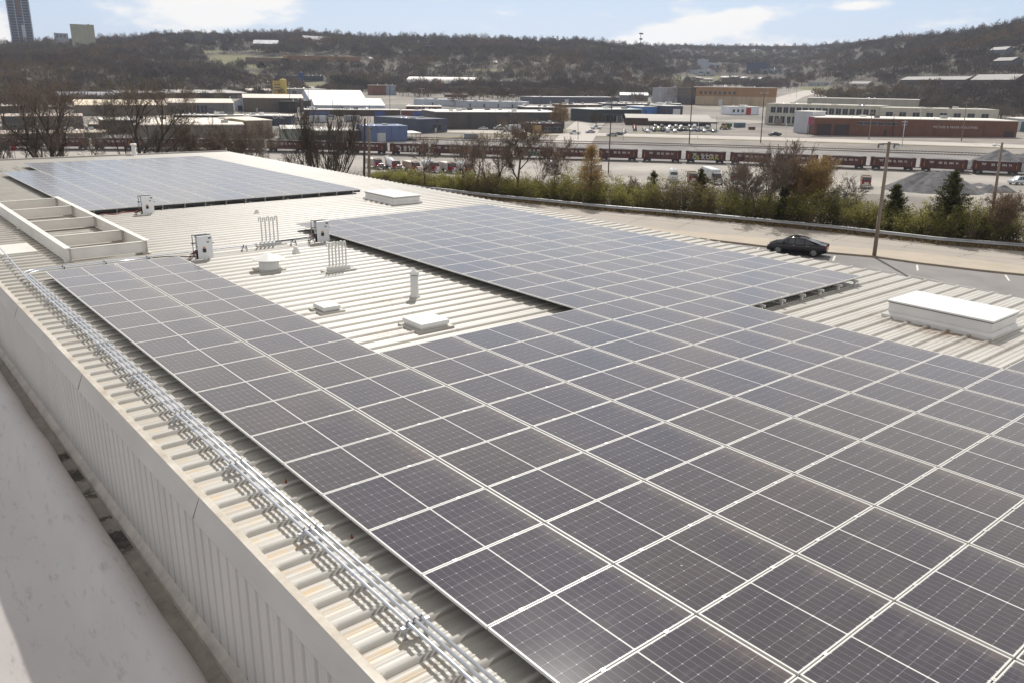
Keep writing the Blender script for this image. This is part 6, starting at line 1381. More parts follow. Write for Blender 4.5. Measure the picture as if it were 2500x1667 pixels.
# gravel heaps
HEAP = mat('heap_gravel', (0.15, 0.148, 0.155), .95, var=.28, vscale=.5, detail=10, bump=1.0, bscale=2.0)
def heap(px0, px1, py, pyt, peaks, label, asp=.8, seed=1):
    A, B_ = hit(px0, py), hit(px1, py); c = (A + B_) / 2; L = float(np.hypot(*(B_ - A)[:2])) / 2; lo, hi_ = .3, 40
    c[:2] += FWD * L * asp * .3; c[2] = G(c[0], c[1])
    for _ in range(30):
        mid = (lo + hi_) / 2
        if pr((c[0], c[1], c[2] + mid))[1] > pyt: lo = mid
        else: hi_ = mid
    H = lo; r5 = np.random.default_rng(seed); n_ = 72; g_ = np.linspace(-1.05, 1.05, n_); X, Y = np.meshgrid(g_, g_); Z = np.zeros_like(X)
    for (u, v, h, w) in peaks: Z = np.maximum(Z, h - np.hypot(X - u, Y - v) / w * h)
    th = np.arctan2(Y, X); Z = Z + 0.03 * np.sin(7 * th + 3 * X) * (Z > 0) + 0.02 * np.sin(17 * th) * (Z > 0)
    for _ in range(2): Z[1:-1, 1:-1] = (Z[1:-1, 1:-1] * 2 + Z[:-2, 1:-1] + Z[2:, 1:-1] + Z[1:-1, :-2] + Z[1:-1, 2:]) / 6
    Z += r5.normal(0, .006, Z.shape) * (Z > 0.01); Z = np.maximum(Z - .015, -.03)
    V = np.stack([(X * L).ravel(), (Y * L * asp).ravel(), (Z * H).ravel()], 1); i, j = np.meshgrid(np.arange(n_ - 1), np.arange(n_ - 1)); k = (j * n_ + i).ravel()
    o = mk('gravel_heap', np_mesh('gravel_heap', V, np.stack([k, k + 1, k + n_ + 1, k + n_], 1), HEAP, True), None, c); o.rotation_euler = (0, 0, math.atan2(RGT[1], RGT[0])); tag(o, label, 'gravel heap', 'gravel heaps in the yard')
heap(2180, 2400, 470, 413, [(-.25, .1, .93, .8), (.12, -.1, 1.0, .9), (-.05, 0, .95, .75)], 'big grey gravel heap with two rounded tops behind the juniper')
heap(2365, 2424, 455, 447, [(0, 0, 1, .95)], 'small low dark heap right beside the big heap', seed=2)
heap(2385, 2492, 472, 448, [(-.3, 0, .9, .7), (.35, .1, .85, .6)], 'low wide dark heap at the right, in front of the pickup', seed=3)
heap(2352, 2600, 418, 361, [(-.15, .1, 1, .85), (.3, 0, .8, .7)], 'tall grey heap beyond the train at the right edge', seed=4)

# poles ---------------------------------------------------------------------
WOODP = mat('pole_wood', (0.24, 0.19, 0.145), .9, var=.2, vscale=1.5, streak=(4, 4, .2)); WOODD = mat('pole_dark', (.075, .06, .055), .9, var=.2)
def top_at(base, px, py):
    """height at which a plumb pole from base reaches the pixel row"""
    lo, hi_ = .5, 80
    for _ in range(36):
        mid = (lo + hi_) / 2
        if pr((base[0], base[1], base[2] + mid))[1] > py: lo = mid
        else: hi_ = mid
    q = pr((base[0], base[1], base[2] + lo)); lean = (px - q[0]) / CF * q[2]
    return lo, RGT * lean
def pole(base, tpx, tpy, r0, label, mtl=WOODP, kind=None, name='utility_pole', group='poles'):
    H, ln = top_at(base, tpx, tpy); t = empty(name, base, 0, label, 'pole', group)
    m = MB(); m.tube([(0, 0, -1), (ln[0] * .5, ln[1] * .5, H * .5), (ln[0], ln[1], H)], [r0, r0 * .85, r0 * .68], 12); m.build('shaft', mtl, t, smooth=True)
    R3 = Vector((RGT[0], RGT[1], 0)); F3 = Vector((FWD[0], FWD[1], 0)); top = Vector((ln[0], ln[1], H))
    if kind == 'flood2':
        m = MB(); m.bar(top - R3 * .55 + Vector((0, 0, -.15)), top + R3 * .55 + Vector((0, 0, -.15)), .07, .07); m.build('crossarm', STEELDK, t)
        for s in (-1, 1):
            m = MB(); m.box(-.19, .19, -.13, .13, -.20, .16); o = bevel(m.build('floodlight', mat('flood_housing', (.10, .10, .10), .5), t, tuple(top + R3 * s * .62 + Vector((0, 0, -.30)))), .03, 2); o.rotation_euler = (R_(28), 0, math.atan2(RGT[1], RGT[0]))
            m = MB(); m.box(-.16, .16, -.145, -.132, -.16, .12); w = m.build('lens', mat('lamp_glass', (.7, .7, .68), .15), o)
    if kind == 'cobra':
        m = MB(); m.tube([top + Vector((0, 0, -.4)), top - R3 * .25 + Vector((0, 0, -.25)), top - R3 * .5 + Vector((0, 0, -.22))], .03, 6); m.build('arm', GALV, t)
        m = MB(); m.lathe((0, 0, 0), [(.05, -.1), (.16, -.06), (.2, .02), (.12, .1), (.03, .13)], 14); m.build('lamp_head', mat('lamp_white', (.72, .72, .70), .3), t, tuple(top - R3 * .62 + Vector((0, 0, -.24))), smooth=True)
    if kind == 'cross':
        for dz, w in ((-.8, 1.3), (-2.0, 1.1)):
            m = MB(); m.bar(top - R3 * w + Vector((0, 0, dz)), top + R3 * w + Vector((0, 0, dz)), .12, .14); m.build('crossarm', mtl, t)
        for s in (-1, -.5, .5, 1):
            m = MB(); c = top + R3 * s * 1.15 + Vector((0, 0, -.75)); m.lathe(tuple(c), [(.06, 0), (.09, .1), (.05, .25)], 8); m.build('insulator', GALV, t)
    if kind == 'tee':
        m = MB(); m.bar(top - R3 * 1.6, top + R3 * 1.6, .12, .12); m.build('crossarm', GALV, t)
        for s in (-1.5, 1.5):
            m = MB(); c = top + R3 * s; m.box(c.x - .3, c.x + .3, c.y - .2, c.y + .2, c.z - .12, c.z + .1); m.build('lamp_head', mat('lamp_white', (.72, .72, .70), .3), t)
    return t, top, H
b1 = pl(2134, 629, -8.1); b1[2] = -7.96
t, top, H = pole(b1, 2171, 347, .165, 'tall wooden floodlight pole rooted in the sidewalk right of the black sedan', WOODP, 'flood2', 'floodlight_pole')
R3 = Vector((RGT[0], RGT[1], 0)); m = MB(); m.tube([Vector((0, 0, 0)) - R3 * .12 + Vector((0, 0, .0)), Vector((top.x * .36, top.y * .36, H * .36)) - R3 * .14], .03, 6); m.build('cable_conduit', GALV, t)
b2 = pl(2413, 590, -8.1); b2[2] = G(b2[0], b2[1])
pole(b2, 2447, 349, .14, 'wooden street lamp pole standing in the hedge at right', WOODP, 'cobra', 'lamp_pole')
def hp(px, py): return hit(px, py)
b3 = pl(888, 462, -8.1); b3[2] = G(b3[0], b3[1]); pole(b3, 891, 290, .17, 'thinner of two wooden poles standing together by the many-stemmed tree', WOODD, None)
b4 = pl(901, 470, -8.1); b4[2] = G(b4[0], b4[1]); pole(b4, 901, 310, .20, 'stouter weathered pole of the pair by the many-stemmed tree', WOODP, None)
pole(hp(1485, 424), 1493.5, 252, .20, 'tall dark pole between the conical golden tree and the ore cars', WOODD, 'tee')
pole(hp(1682.5, 352), 1693, 190, .24, 'tallest dark pole crossing the repair garage', WOODD, None)
pole(hp(952, 283), 951.5, 205, .16, 'dark pole rising behind the blue workshop roof', WOODD)
pole(hp(708, 300), 707, 203, .16, 'dark pole beside the dark blue low building', WOODD)
pole(hp(741, 414), 733, 240, .18, 'floodlight pole left of the many-stemmed tree, two lamps', WOODD, 'flood2', 'floodlight_pole')
pole(hp(753, 272), 752, 211, .18, 'utility pole with crossarms at the black loading structure', WOODD, 'cross')
pole(hp(811, 278), 812, 245, .15, 'short pole on the street before the white barn', WOODD)
pole(hp(904, 300), 902, 257, .14, 'slim pole behind the twin poles', WOODD)
pole(hp(589, 279), 588, 248, .14, 'short crossarm pole before the white gable shed', WOODD, 'cross')
pole(hp(1411.5, 341), 1411, 294, .14, 'street pole at the junction beside the restaurant', WOODD)
pole(hp(1522, 340), 1521, 290, .12, 'slim traffic pole at the corner left of the repair garage', GALV)
pole(hp(1703, 338), 1706, 292, .12, 'pale pole in front of the canopy', GALV)
pole(hp(1749, 325), 1750, 285, .10, 'thin post at the right end of the canopy', STEELDK)
pole(hp(1320, 256), 1321, 230, .12, 'utility pole at the slate warehouse', WOODD, 'cross')
pole(hp(1250, 266), 1250, 232, .12, 'utility pole behind the second white store', WOODD, 'tee')
pole(hp(1030, 256), 1030, 217, .14, 'lamp pole beside the first white store', GALV, 'tee')
pole(hp(1181, 244), 1181, 231, .12, 'lamp pole above the white store roofs', GALV, 'tee')
pole(hp(1857, 350), 1866, 228, .22, 'tall dark pole left of the white block', WOODD, 'tee')
pole(hp(1918, 340), 1921, 282, .13, 'slim lamp pole near the black car', GALV)
pole(hp(2121, 342), 2129, 273, .20, 'pale wooden pole before the third garage of the brick building', WOODP, 'cross')
pole(hp(2180, 334), 2183, 279, .16, 'dark pole against the brick windows', WOODD)
pole(hp(2202, 357), 2210, 294, .16, 'grey signal pole with panel before the brick wall', GALV, 'cross')
pole(hp(2243, 334), 2249, 264, .13, 'pale pole in the middle of the brick wall', GALV)
pole(hp(2347, 346), 2361, 248, .20, 'leaning wooden pole with transformer platform at the lettered wall', WOODP, 'cross')
pole(hp(1929, 238), 1932, 196, .14, 'lamp pole on the sloping lot', GALV, 'tee')
pole(hp(2028, 213), 2031, 175, .14, 'lamp pole beside the grey trailer', GALV, 'tee')
pole(hp(1944, 241), 1945, 215, .12, 'short pole on the sloping lot', WOODD)
# stadium light mast on the ridge
D = ray(1564, 110); D = D / math.hypot(D[0], D[1]) * 1500; mb = CW + D; mb[2] = G(mb[0], mb[1]); pole(mb, 1564.5, 83, .5, 'light mast with lamp clusters standing on the ridge', STEELDK, 'tee', 'light_mast')
m = MB(); 
mt_ = [o for o in col.objects if o.name.startswith('light_mast')][0]
H, ln = top_at(mb, 1564.5, 83)
for dz, w in ((0, 3.2), (-8.5, 2.4)):
    m = MB(); m.box(-w, w, -1, 1, H + dz - 1.2, H + dz + 1.2); o = m.build('lamp_cluster', STEELDK, mt_); o.rotation_euler = (0, 0, math.atan2(RGT[1], RGT[0]))
# red stop sign at far left
sb = pl(33, 380, -8.1); sb[2] = G(sb[0], sb[1]) ; D = ray(33, 361); 
P_ = CW + D * ((np.hypot(13 - CW[0], 88 - CW[1])) / math.hypot(D[0], D[1])); gz = G(P_[0], P_[1])
t = empty('stop_sign', (P_[0], P_[1], gz), math.atan2(RGT[1], RGT[0]), 'red octagonal stop sign at the far left beyond the roof', 'sign'); hh = P_[2] - gz
m = MB(); m.tube([(0, .04, 0), (0, .04, hh)], .035, 8); m.build('post', GALV, t)
m = MB(); m.lathe((0, 0, hh), [(.38, 0), (.38, .02)], 8, 'y'); m.build('plate', mat('sign_red', (.45, .015, .015), .4), t)
fc = bpy.data.curves.new('l', 'FONT'); fc.body = 'STOP'; fc.size = .28; fc.align_x = 'CENTER'; fc.align_y = 'CENTER'; f2 = bpy.data.objects.new('x', fc); col.objects.link(f2); bpy.context.view_layer.update(); dg = bpy.context.evaluated_depsgraph_get(); lm = bpy.data.meshes.new_from_object(f2.evaluated_get(dg)); bpy.data.objects.remove(f2); lm.materials.append(mat('letter_white', (.45, .43, .41), .6))
o = mk('lettering', lm, t, (0, -.012, hh)); o.rotation_euler = (math.pi / 2, 0, 0)

# ================================================================== trees
BARK = mat('bark', (0.085, 0.062, 0.045), .95, var=.3, vscale=2, bump=.6, bscale=8); BARKD = mat('bark_dark', (.085, .066, .052), .95, var=.3, vscale=2); TWIG = mat('twigs', (0.20, 0.155, 0.12), .95, var=.25, vscale=.8); TWIGG = mat('twigs_grey', (.21, .18, .155), .95, var=.25, vscale=.8)
def leafm(name, c, c2): 
    m = mat(name, c, .7, var=.2, vscale=.45, dark=c2, spec=.25, detail=6); n, l, b = nodes_of(m)
    tr = n.new('ShaderNodeBsdfTranslucent'); mx = n.new('ShaderNodeMixShader'); mx.inputs[0].default_value = .45; l.new(b.inputs['Base Color'].links[0].from_socket, tr.inputs[0]); l.new(b.outputs[0], mx.inputs[1]); l.new(tr.outputs[0], mx.inputs[2]); l.new(mx.outputs[0], n['Material Output'].inputs[0])
    return m
GOLD = leafm('leaf_gold', (.40, .28, .11), (.22, .14, .06)); BROWNL = leafm('leaf_brown', (.27, .19, .12), (.15, .10, .065)); GREEN = leafm('leaf_spring', (.33, .32, .09), (.16, .15, .05)); CEDAR = leafm('cedar_green', (.095, .095, .035), (.04, .045, .018)); OLIVE = leafm('leaf_olive', (.20, .16, .085), (.095, .075, .04))
OLIVE2 = leafm('leaf_olive_dark', (.20, .165, .085), (.095, .08, .04))
def segs_mesh(S, n_):
    """S rows: p0(3) p1(3) r0 r1 -> prisms with n_ sides"""
    S = np.asarray(S, float); p0, p1, r0, r1 = S[:, :3], S[:, 3:6], S[:, 6], S[:, 7]; d = p1 - p0; L = np.linalg.norm(d, axis=1, keepdims=True) + 1e-9; d = d / L
    up = np.where(np.abs(d[:, 2:3]) < .9, np.array([[0, 0, 1.]]), np.array([[1., 0, 0]])); a = np.cross(d, up); a /= np.linalg.norm(a, axis=1, keepdims=True); b = np.cross(d, a)
    V = []
    for (p, r) in ((p0, r0), (p1, r1)):
        for k in range(n_):
            t = 2 * math.pi * k / n_; V.append(p + (a * math.cos(t) + b * math.sin(t)) * r[:, None])
    V = np.stack(V, 1); m_ = len(S); base = np.arange(m_)[:, None] * 2 * n_
    F = np.concatenate([np.concatenate([base + k, base + (k + 1) % n_, base + n_ + (k + 1) % n_, base + n_ + k], 1) for k in range(n_)])
    return V.reshape(-1, 3), F
def grow(seed, H, spread=.5, trunks=1, levels=5, r=.2, fork=2, lean=0.0, up=.35, crown0=.3, wig=.25, tdir=None, minr=.013, twl=1.0):
    r6 = np.random.default_rng(seed); thick = []; thin = []; tips = []
    def branch(p, d, L, rad, lv):
        n_ = 4 if lv < 2 else 3; q = p.copy(); dd = d.copy()
        for i in range(n_):
            dd = dd + r6.normal(0, wig * (.35 if lv == 0 else 1) / n_ * 1.6, 3); dd[2] += up * .12 * (1 if lv else .3); dd /= np.linalg.norm(dd)
            q2 = q + dd * L / n_; ra = rad * (1 - .38 * i / n_); rb = rad * (1 - .38 * (i + 1) / n_)
            (thick if ra > .03 else thin).append(np.concatenate([q, q2, [max(ra, minr), max(rb, minr)]]))
            if lv < levels and ((lv == 0 and (i + 1) / n_ > crown0) or lv > 0):
                for _ in range(fork if i == n_ - 1 else (r6.integers(0, 3) if lv else 1)):
                    sp = spread * r6.uniform(.7, 1.35); ax = r6.normal(0, 1, 3); ax -= dd * (ax @ dd); ax /= np.linalg.norm(ax) + 1e-9
                    nd = dd * math.cos(sp) + ax * math.sin(sp); nd[2] += up * .2; nd /= np.linalg.norm(nd)
                    branch(q2, nd, L * r6.uniform(.50, .72) * (.8 if lv == 0 else 1), rb * r6.uniform(.5, .68), lv + 1)
            q = q2
        if lv >= levels - 1: tips.append(q)
    for k in range(trunks):
        a = 2 * math.pi * k / max(trunks, 1) + r6.uniform(-.4, .4); s = (lean if trunks > 1 else lean) * r6.uniform(.5, 1.15)
        d = np.array([math.cos(a) * s, math.sin(a) * s, 1.0])
        if tdir is not None: d = np.array([*(RGT * tdir[k][0] + FWD * tdir[k][1]), 1.0])
        d /= np.linalg.norm(d); off_ = np.array([math.cos(a), math.sin(a), 0]) * (.06 * trunks ** .6 if trunks > 1 else 0)
        branch(np.array([0, 0, -.4]) + off_ * 1.2, d, H * .52, r * r6.uniform(.85, 1.1), 0)
    return thick, thin, np.array(tips) if tips else np.zeros((1, 3))
def leaf_mesh(C, n_per, size, spread, seed, flat_=.0):
    r7 = np.random.default_rng(seed); m_ = len(C) * n_per; P = np.repeat(C, n_per, 0) + r7.normal(0, spread, (m_, 3)) * np.array([1, 1, .8])
    a = r7.normal(0, 1, (m_, 3)); a /= np.linalg.norm(a, axis=1, keepdims=True); b = np.cross(a, r7.normal(0, 1, (m_, 3))); b /= np.linalg.norm(b, axis=1, keepdims=True); s = size * r7.uniform(.6, 1.4, (m_, 1))
    V = np.stack([P - a * s, P + b * s * .55, P + a * s, P - b * s * .55], 1).reshape(-1, 3); return V, np.arange(m_ * 4).reshape(-1, 4)
def tree(base, label, H, seed, name='bare_tree', bark=BARK, twig=TWIG, leaf=None, leafargs=(5, .09, .25), group=None, cat='tree', **k):
    th, tn, tips = grow(seed, H, **k); allp = np.array([s[3:6] for s in th + tn]); zmax = allp[:, 2].max(); sc = H / zmax
    t = empty(name, base, random.uniform(0, 0.3) if k.get('tdir') is None else 0, label, cat, group)
    V, F = segs_mesh(np.array(th) * np.array([sc] * 6 + [1, 1]), 6); mk('trunk', np_mesh('trunk', V, F, bark, True), t)
    if tn: V, F = segs_mesh(np.array(tn) * np.array([sc] * 6 + [1, 1]), 3); mk('crown', np_mesh('crown', V, F, twig), t)
    if leaf is not None:
        V, F = leaf_mesh(tips * sc, *leafargs, seed); mk('foliage', np_mesh('foliage', V, F, leaf), t)
    return t
def at_dist(px, py, d):
    D = ray(px, py); D = D / math.hypot(D[0], D[1]); p = CW + D * d; p[2] = G(p[0], p[1]); return p
def hgt_to(p, py):
    lo, hi_ = .5, 60
    for _ in range(36):
        mid = (lo + hi_) / 2
        if pr((p[0], p[1], p[2] + mid))[1] > py: lo = mid
        else: hi_ = mid
    return lo
def DG(px, seed): return float(np.interp(px, [860, 1000, 1200, 1472, 1840, 2288, 2500], [111.8, 105.5, 96.8, 89.8, 85.1, 81.3, 82.1])) + 2.6 + (seed % 5) * .9
def T(px, pytop, d, label, seed, **k):
    if px > 950: d = DG(px, seed)
    p = at_dist(px, 400, d); return tree(p, label, hgt_to(p, pytop), seed, **k)
T(122, 160, 112, 'big bare tree at left with left-leaning limb, standing beyond the roof', 3, trunks=2, tdir=[(-.30, .0), (.06, .1)], r=.30, levels=4, fork=3, minr=.017, spread=.6, bark=BARKD, crown0=.2)
T(152, 158, 114, 'upright bare tree next to the left-leaning one', 5, trunks=1, r=.27, levels=4, fork=3, minr=.017, spread=.55, bark=BARKD, crown0=.3)
T(342, 182, 116, 'big bare tree with long low right-hand limb, left of centre', 8, trunks=2, tdir=[(.02, 0), (.55, .1)], r=.27, levels=4, fork=3, minr=.017, spread=.6, bark=BARKD)
T(236, 262, 112, 'thin bare tree between the two big left trees', 11, r=.10, levels=4, spread=.5)
T(318, 215, 121, 'pale leaning bare tree behind the big low-limbed tree', 12, trunks=2, tdir=[(-.35, 0), (-.1, .2)], r=.10, levels=5, twig=TWIGG, spread=.4)
T(468, 268, 118, 'slender bare tree left of the corrugated warehouse corner', 14, r=.12, levels=5, spread=.5)
T(560, 282, 117, 'low spreading bare tree at the far roof corner', 17, trunks=3, lean=.5, r=.13, levels=5, spread=.6, bark=BARKD)
T(600, 290, 119, 'low bare tree just right of the far roof corner', 18, trunks=3, lean=.6, r=.11, levels=5, spread=.55, bark=BARKD)
T(20, 270, 115, 'twiggy bare bush-tree at the far left edge', 19, trunks=3, lean=.4, r=.09, levels=5, twig=TWIGG)
T(195, 285, 113, 'short bare tree right of the upright left tree', 20, trunks=2, lean=.4, r=.08, levels=4, twig=TWIGG)
T(410, 300, 117, 'short twiggy bare tree between the big left trees', 22, trunks=2, lean=.5, r=.08, levels=5, twig=TWIGG)
T(505, 300, 119, 'short bare tree with arching twigs near the far roof corner', 23, trunks=2, lean=.5, r=.08, levels=5)
T(645, 330, 112, 'small thin bare tree near the far roof edge', 24, r=.06, levels=4, twig=TWIGG)
T(798, 243, 98, 'large many-stemmed bare tree fanning out behind the roof', 31, trunks=26, lean=.50, r=.085, levels=3, spread=.22, bark=BARKD, twig=BARKD, up=.75, crown0=.3, wig=.2, fork=2)
T(745, 345, 97, 'low arching bare shrub-tree at the foot of the many-stemmed tree', 33, trunks=4, lean=1.1, r=.07, levels=4, bark=BARKD, twig=BARKD, up=.1)
T(1037, 330, 106, 'young bare tree in front of the truck row', 35, r=.07, levels=5, twig=TWIG)
T(1128, 330, 96, 'bare brown tree with russet buds left of the big bare tree', 36, trunks=1, lean=.15, r=.10, levels=4, fork=3, leaf=BROWNL, leafargs=(1, .045, .3))
T(1164, 310, 97, 'rust budded slender tree behind the hedge', 37, trunks=1, lean=.2, r=.10, levels=4, fork=3, leaf=BROWNL, leafargs=(1, .045, .3))
T(1262, 268, 94, 'big bare open tree standing in the hedge, centre', 41, trunks=1, r=.20, levels=6, spread=.58, bark=BARKD, crown0=.25)
T(1205, 320, 99, 'bare spreading tree left of the big centre one', 42, trunks=2, lean=.4, r=.13, levels=4, fork=3, spread=.55, bark=BARKD)
T(1352, 330, 92, 'thin bronze budded tree left of the conical golden tree', 43, r=.09, levels=5, leaf=BROWNL, leafargs=(2, .045, .3))
T(1310, 340, 95, 'thin bare tree with reddish twigs in the hedge', 44, r=.08, levels=5)
def conical(px, pytop, d, label, seed, leaf, wid, nleaf, ls, name='golden_tree', base_z=0.12, bark=BARKD, droop=0.1):
    p = at_dist(px, 500, DG(px, seed)); H = hgt_to(p, pytop); r8 = np.random.default_rng(seed); th = []; tips = []
    n_ = 10
    for i in range(n_): th.append([0, 0, H * i / n_ - .3, 0, 0, H * (i + 1) / n_ - .3, .14 * (1 - i / n_) + .02, .14 * (1 - (i + 1) / n_) + .015])
    for k in range(150):
        u = r8.uniform(base_z, .97); z = H * u; L = wid * (1 - u) ** .75 * r8.uniform(.65, 1.1) + .15; a = r8.uniform(0, 2 * math.pi); d_ = np.array([math.cos(a), math.sin(a), r8.uniform(.35, .8) - droop]); d_ /= np.linalg.norm(d_)
        q = np.array([0, 0, z]); e = q + d_ * L; mid = (q + e) / 2 + r8.normal(0, .08, 3); th.append([*q, *mid, .03 * (1 - u) + .012, .012]); th.append([*mid, *e, .012, .005])
        for f in (.35, .5, .62, .75, .87, 1.0): tips.append(q + d_ * L * f)
    t = empty(name, p, 0, label, 'tree'); V, F = segs_mesh(th, 5); mk('trunk', np_mesh('trunk', V, F, bark, True), t)
    V, F = leaf_mesh(np.array(tips), nleaf, ls, .22, seed); mk('foliage', np_mesh('foliage', V, F, leaf), t); return t
conical(1440, 356, 80, 'conical golden leaved tree rising above the hedge', 51, GOLD, 2.7, 9, .06)
T(1990, 375, 74, 'round golden brown leaved tree above the hedge', 53, name='golden_tree', trunks=3, lean=.28, r=.10, levels=5, leaf=GOLD, leafargs=(5, .05, .22), up=.6, spread=.42)
T(1965, 390, 77, 'thin amber budded tree beside the round golden brown one', 54, name='golden_tree', trunks=2, lean=.2, r=.08, levels=5, leaf=BROWNL, leafargs=(4, .05, .25))
T(1868, 345, 80, 'tall twiggy bare tree with yellow green buds, left of the golden brown tree', 55, trunks=3, lean=.3, r=.10, levels=5, leaf=OLIVE, leafargs=(1, .03, .3), spread=.5)
T(1935, 340, 84, 'dark bare tree with fine fanned twigs behind the golden brown tree', 56, trunks=2, lean=.35, r=.09, levels=5, spread=.4)
T(1822, 385, 82, 'dark dense bare thicket tree right of the box trailer truck', 57, trunks=3, lean=.35, r=.07, levels=5, bark=BARKD, twig=TWIGG)
T(2072, 425, 72, 'small bare whitish twigged tree left of the left juniper', 58, r=.05, levels=5, twig=TWIGG, trunks=2, lean=.3)
T(1545, 430, 80, 'small pinkish bare tree right of the dark pole', 59, r=.04, levels=5, twig=TWIGG, trunks=2, lean=.3)
T(2480, 460, 66, 'orange tipped bare tree in the hedge at the right edge', 60, trunks=3, lean=.25, r=.06, levels=5, leaf=BROWNL, leafargs=(4, .04, .2))
def juniper(px, pytop, d, wid, label, seed, nb=420):
    p = at_dist(px, 560, DG(px, seed)); H = hgt_to(p, pytop); r8 = np.random.default_rng(seed); th = [[0, 0, -.3, 0, 0, H * .95, .12, .02]]; C = []; V_ = []
    for k in range(nb):
        u = r8.uniform(.02, 1) ** 1.1; L = (wid * (1 - u) ** .72 + .15) * r8.uniform(.35, 1.25); a = r8.uniform(0, 2 * math.pi); d_ = np.array([math.cos(a), math.sin(a), r8.uniform(.22, .75)]); d_ /= np.linalg.norm(d_)
        q = np.array([0, 0, H * u * .96]); th.append([*q, *(q + d_ * L), .02, .006])
        m_ = int(10 + L * 22)
        for f in r8.uniform(.15, 1.02, m_): C.append(q + d_ * L * f + r8.normal(0, .05 + .10 * (1 - f), 3))
    t = empty('juniper_tree', p, 0, label, 'tree', 'evergreen junipers in the hedge'); V, F = segs_mesh(th, 4); mk('trunk', np_mesh('trunk', V, F, BARK, True), t)
    V, F = leaf_mesh(np.array(C), 2, .060, .03, seed); mk('foliage', np_mesh('foliage', V, F, CEDAR), t)
juniper(2310, 415, 69, 2.4, 'large pointed dark green juniper in front of the gravel heap', 61, 330)
juniper(2175, 450, 70, 1.8, 'dark green juniper right behind the tall floodlight pole', 62, 280)
juniper(1587, 415, 84, 1.5, 'small spiky dark juniper left of the white tanker', 63, 200)
juniper(1702, 410, 84, 2.0, 'rounded dark juniper in front of the red dump truck', 64, 320)
juniper(1905, 455, 78, .8, 'short dark juniper in the hedge below the golden trees', 65, 180)

# hedge: a continuous thicket along the guardrail
r9 = np.random.default_rng(99); stems = []; lc = []; lb_ = []; lo_ = []
gl_ = cum[-1]
for s in np.arange(0, gl_, .22):
    p = gat(s); i = min(int(s), len(N) - 1); out = -N[i]
    for rep in range(2):
        o_ = r9.uniform(1.6, 6.5); x, y = p + out * o_; pxs = pr((x, y, -8))[0]
        hgt = float(np.interp(pxs, [850, 930, 1000, 1100, 1250, 1400, 1480, 1560, 1700, 1900, 2050, 2200, 2500, 2800], [.7, 1.3, 1.6, 2.0, 3.1, 3.3, 3.7, 4.1, 3.9, 3.8, 3.6, 3.4, 3.4, 3.4])) * r9.uniform(.62, 1.12) * (1 + .18 * math.sin(s * .45) + .08 * math.sin(s * 1.3)) * (0.75 + .05 * o_)
        z = -8.1 + (G(x, y) + 8.1) * .5 if o_ < 4 else G(x, y) + 1.0
        z = G(x, y); hgt = hgt + max(0, (-8.1 - z) * .75)
        for k in range(4):
            a = r9.uniform(0, 2 * math.pi); l_ = r9.uniform(.12, .45); e = np.array([x + math.cos(a) * l_ * hgt * .5, y + math.sin(a) * l_ * hgt * .5, z + hgt * r9.uniform(.6, 1.0)]); q = np.array([x, y, z]); mid = (q + e) / 2 + r9.normal(0, .15, 3)
            stems.append([*q, *mid, .022, .015]); stems.append([*mid, *e, .015, .006])
            for f in range(3):
                e2 = mid + (e - mid) * r9.uniform(0, 1) + r9.normal(0, .35, 3); stems.append([*(mid + (e - mid) * r9.uniform(0, .6)), *e2, .008, .004])
            for f in range(13):
                w_ = r9.uniform(.06, 1.0); c = q + (e - q) * w_ + r9.normal(0, .28, 3)
                patch = math.sin(s * .21 + 1.0) + .6 * math.sin(s * .53) + r9.normal(0, .5)
                (lc if (w_ > .5 and patch > -.9) else (lo_ if w_ > .35 else lb_)).append(c)
V, F = segs_mesh(stems, 3); hed = mk('hedge', np_mesh('stems', V, F, TWIG), None); tag(hed, 'unkempt thicket of green budding shrubs along the guardrail', 'hedge', kind='stuff')
for (cc, mt, n_, sz) in ((lc, GREEN, 9, .075), (lo_, OLIVE, 7, .072), (lb_, OLIVE2, 6, .08)):
    V, F = leaf_mesh(np.array(cc), n_, sz, .16, len(cc)); mk('leaves', np_mesh('leaves', V, F, mt), hed)
# low brush on the bank left of the hedge and beyond the far roof
st2 = []; lv = []
for k in range(1900):
    px = r9.uniform(-60, 960) if k < 1000 else r9.uniform(-60, 640); d_ = r9.uniform(96, 140); p = at_dist(px, 400, d_); hgt = r9.uniform(.8, 2.6) * (1.0 if px < 700 else .75)
    for j in range(5):
        e = p + np.array([*r9.normal(0, .5, 2), hgt * r9.uniform(.5, 1)]); mid = (p + e) / 2 + r9.normal(0, .15, 3); st2.append([*p, *mid, .02, .012]); st2.append([*mid, *e, .012, .004])
        for i_ in range(3): st2.append([*(mid + (e - mid) * r9.uniform(0, .7)), *(e + r9.normal(0, .35, 3)), .006, .003])
    if r9.uniform() < .25: lv += [p + np.array([*r9.normal(0, .4, 2), hgt * r9.uniform(.2, .9)]) for _ in range(6)]
V, F = segs_mesh(st2, 3); br = mk('brush', np_mesh('stems', V, F, TWIGG), None); tag(br, 'low leafless brush on the bank beyond the far end of the roof', 'brush', kind='stuff')
V, F = leaf_mesh(np.array(lv), 5, .06, .2, 4); mk('leaves', np_mesh('leaves', V, F, OLIVE), br)
# dead leaves and weeds between rail and hedge
s_ = r9.uniform(0, gl_, 26000); x = np.interp(s_, cum, gp[:, 0]); y = np.interp(s_, cum, gp[:, 1]); ii = np.minimum(s_.astype(int), len(N) - 1); o_ = r9.uniform(.15, 4.5, 26000); x -= N[ii, 0] * o_; y -= N[ii, 1] * o_
gc = np.stack([x, y, ground(x, y) + r9.uniform(0, .12, 26000)], 1)
V, F = leaf_mesh(np.array(gc), 2, .09, .10, 9); o = mk('leaf_litter', np_mesh('leaf_litter', V, F, mat('litter', (.27, .19, .09), .9, var=.4, vscale=1.5)), None); tag(o, 'dry leaf litter and weeds under the hedge', 'leaf litter', kind='stuff')

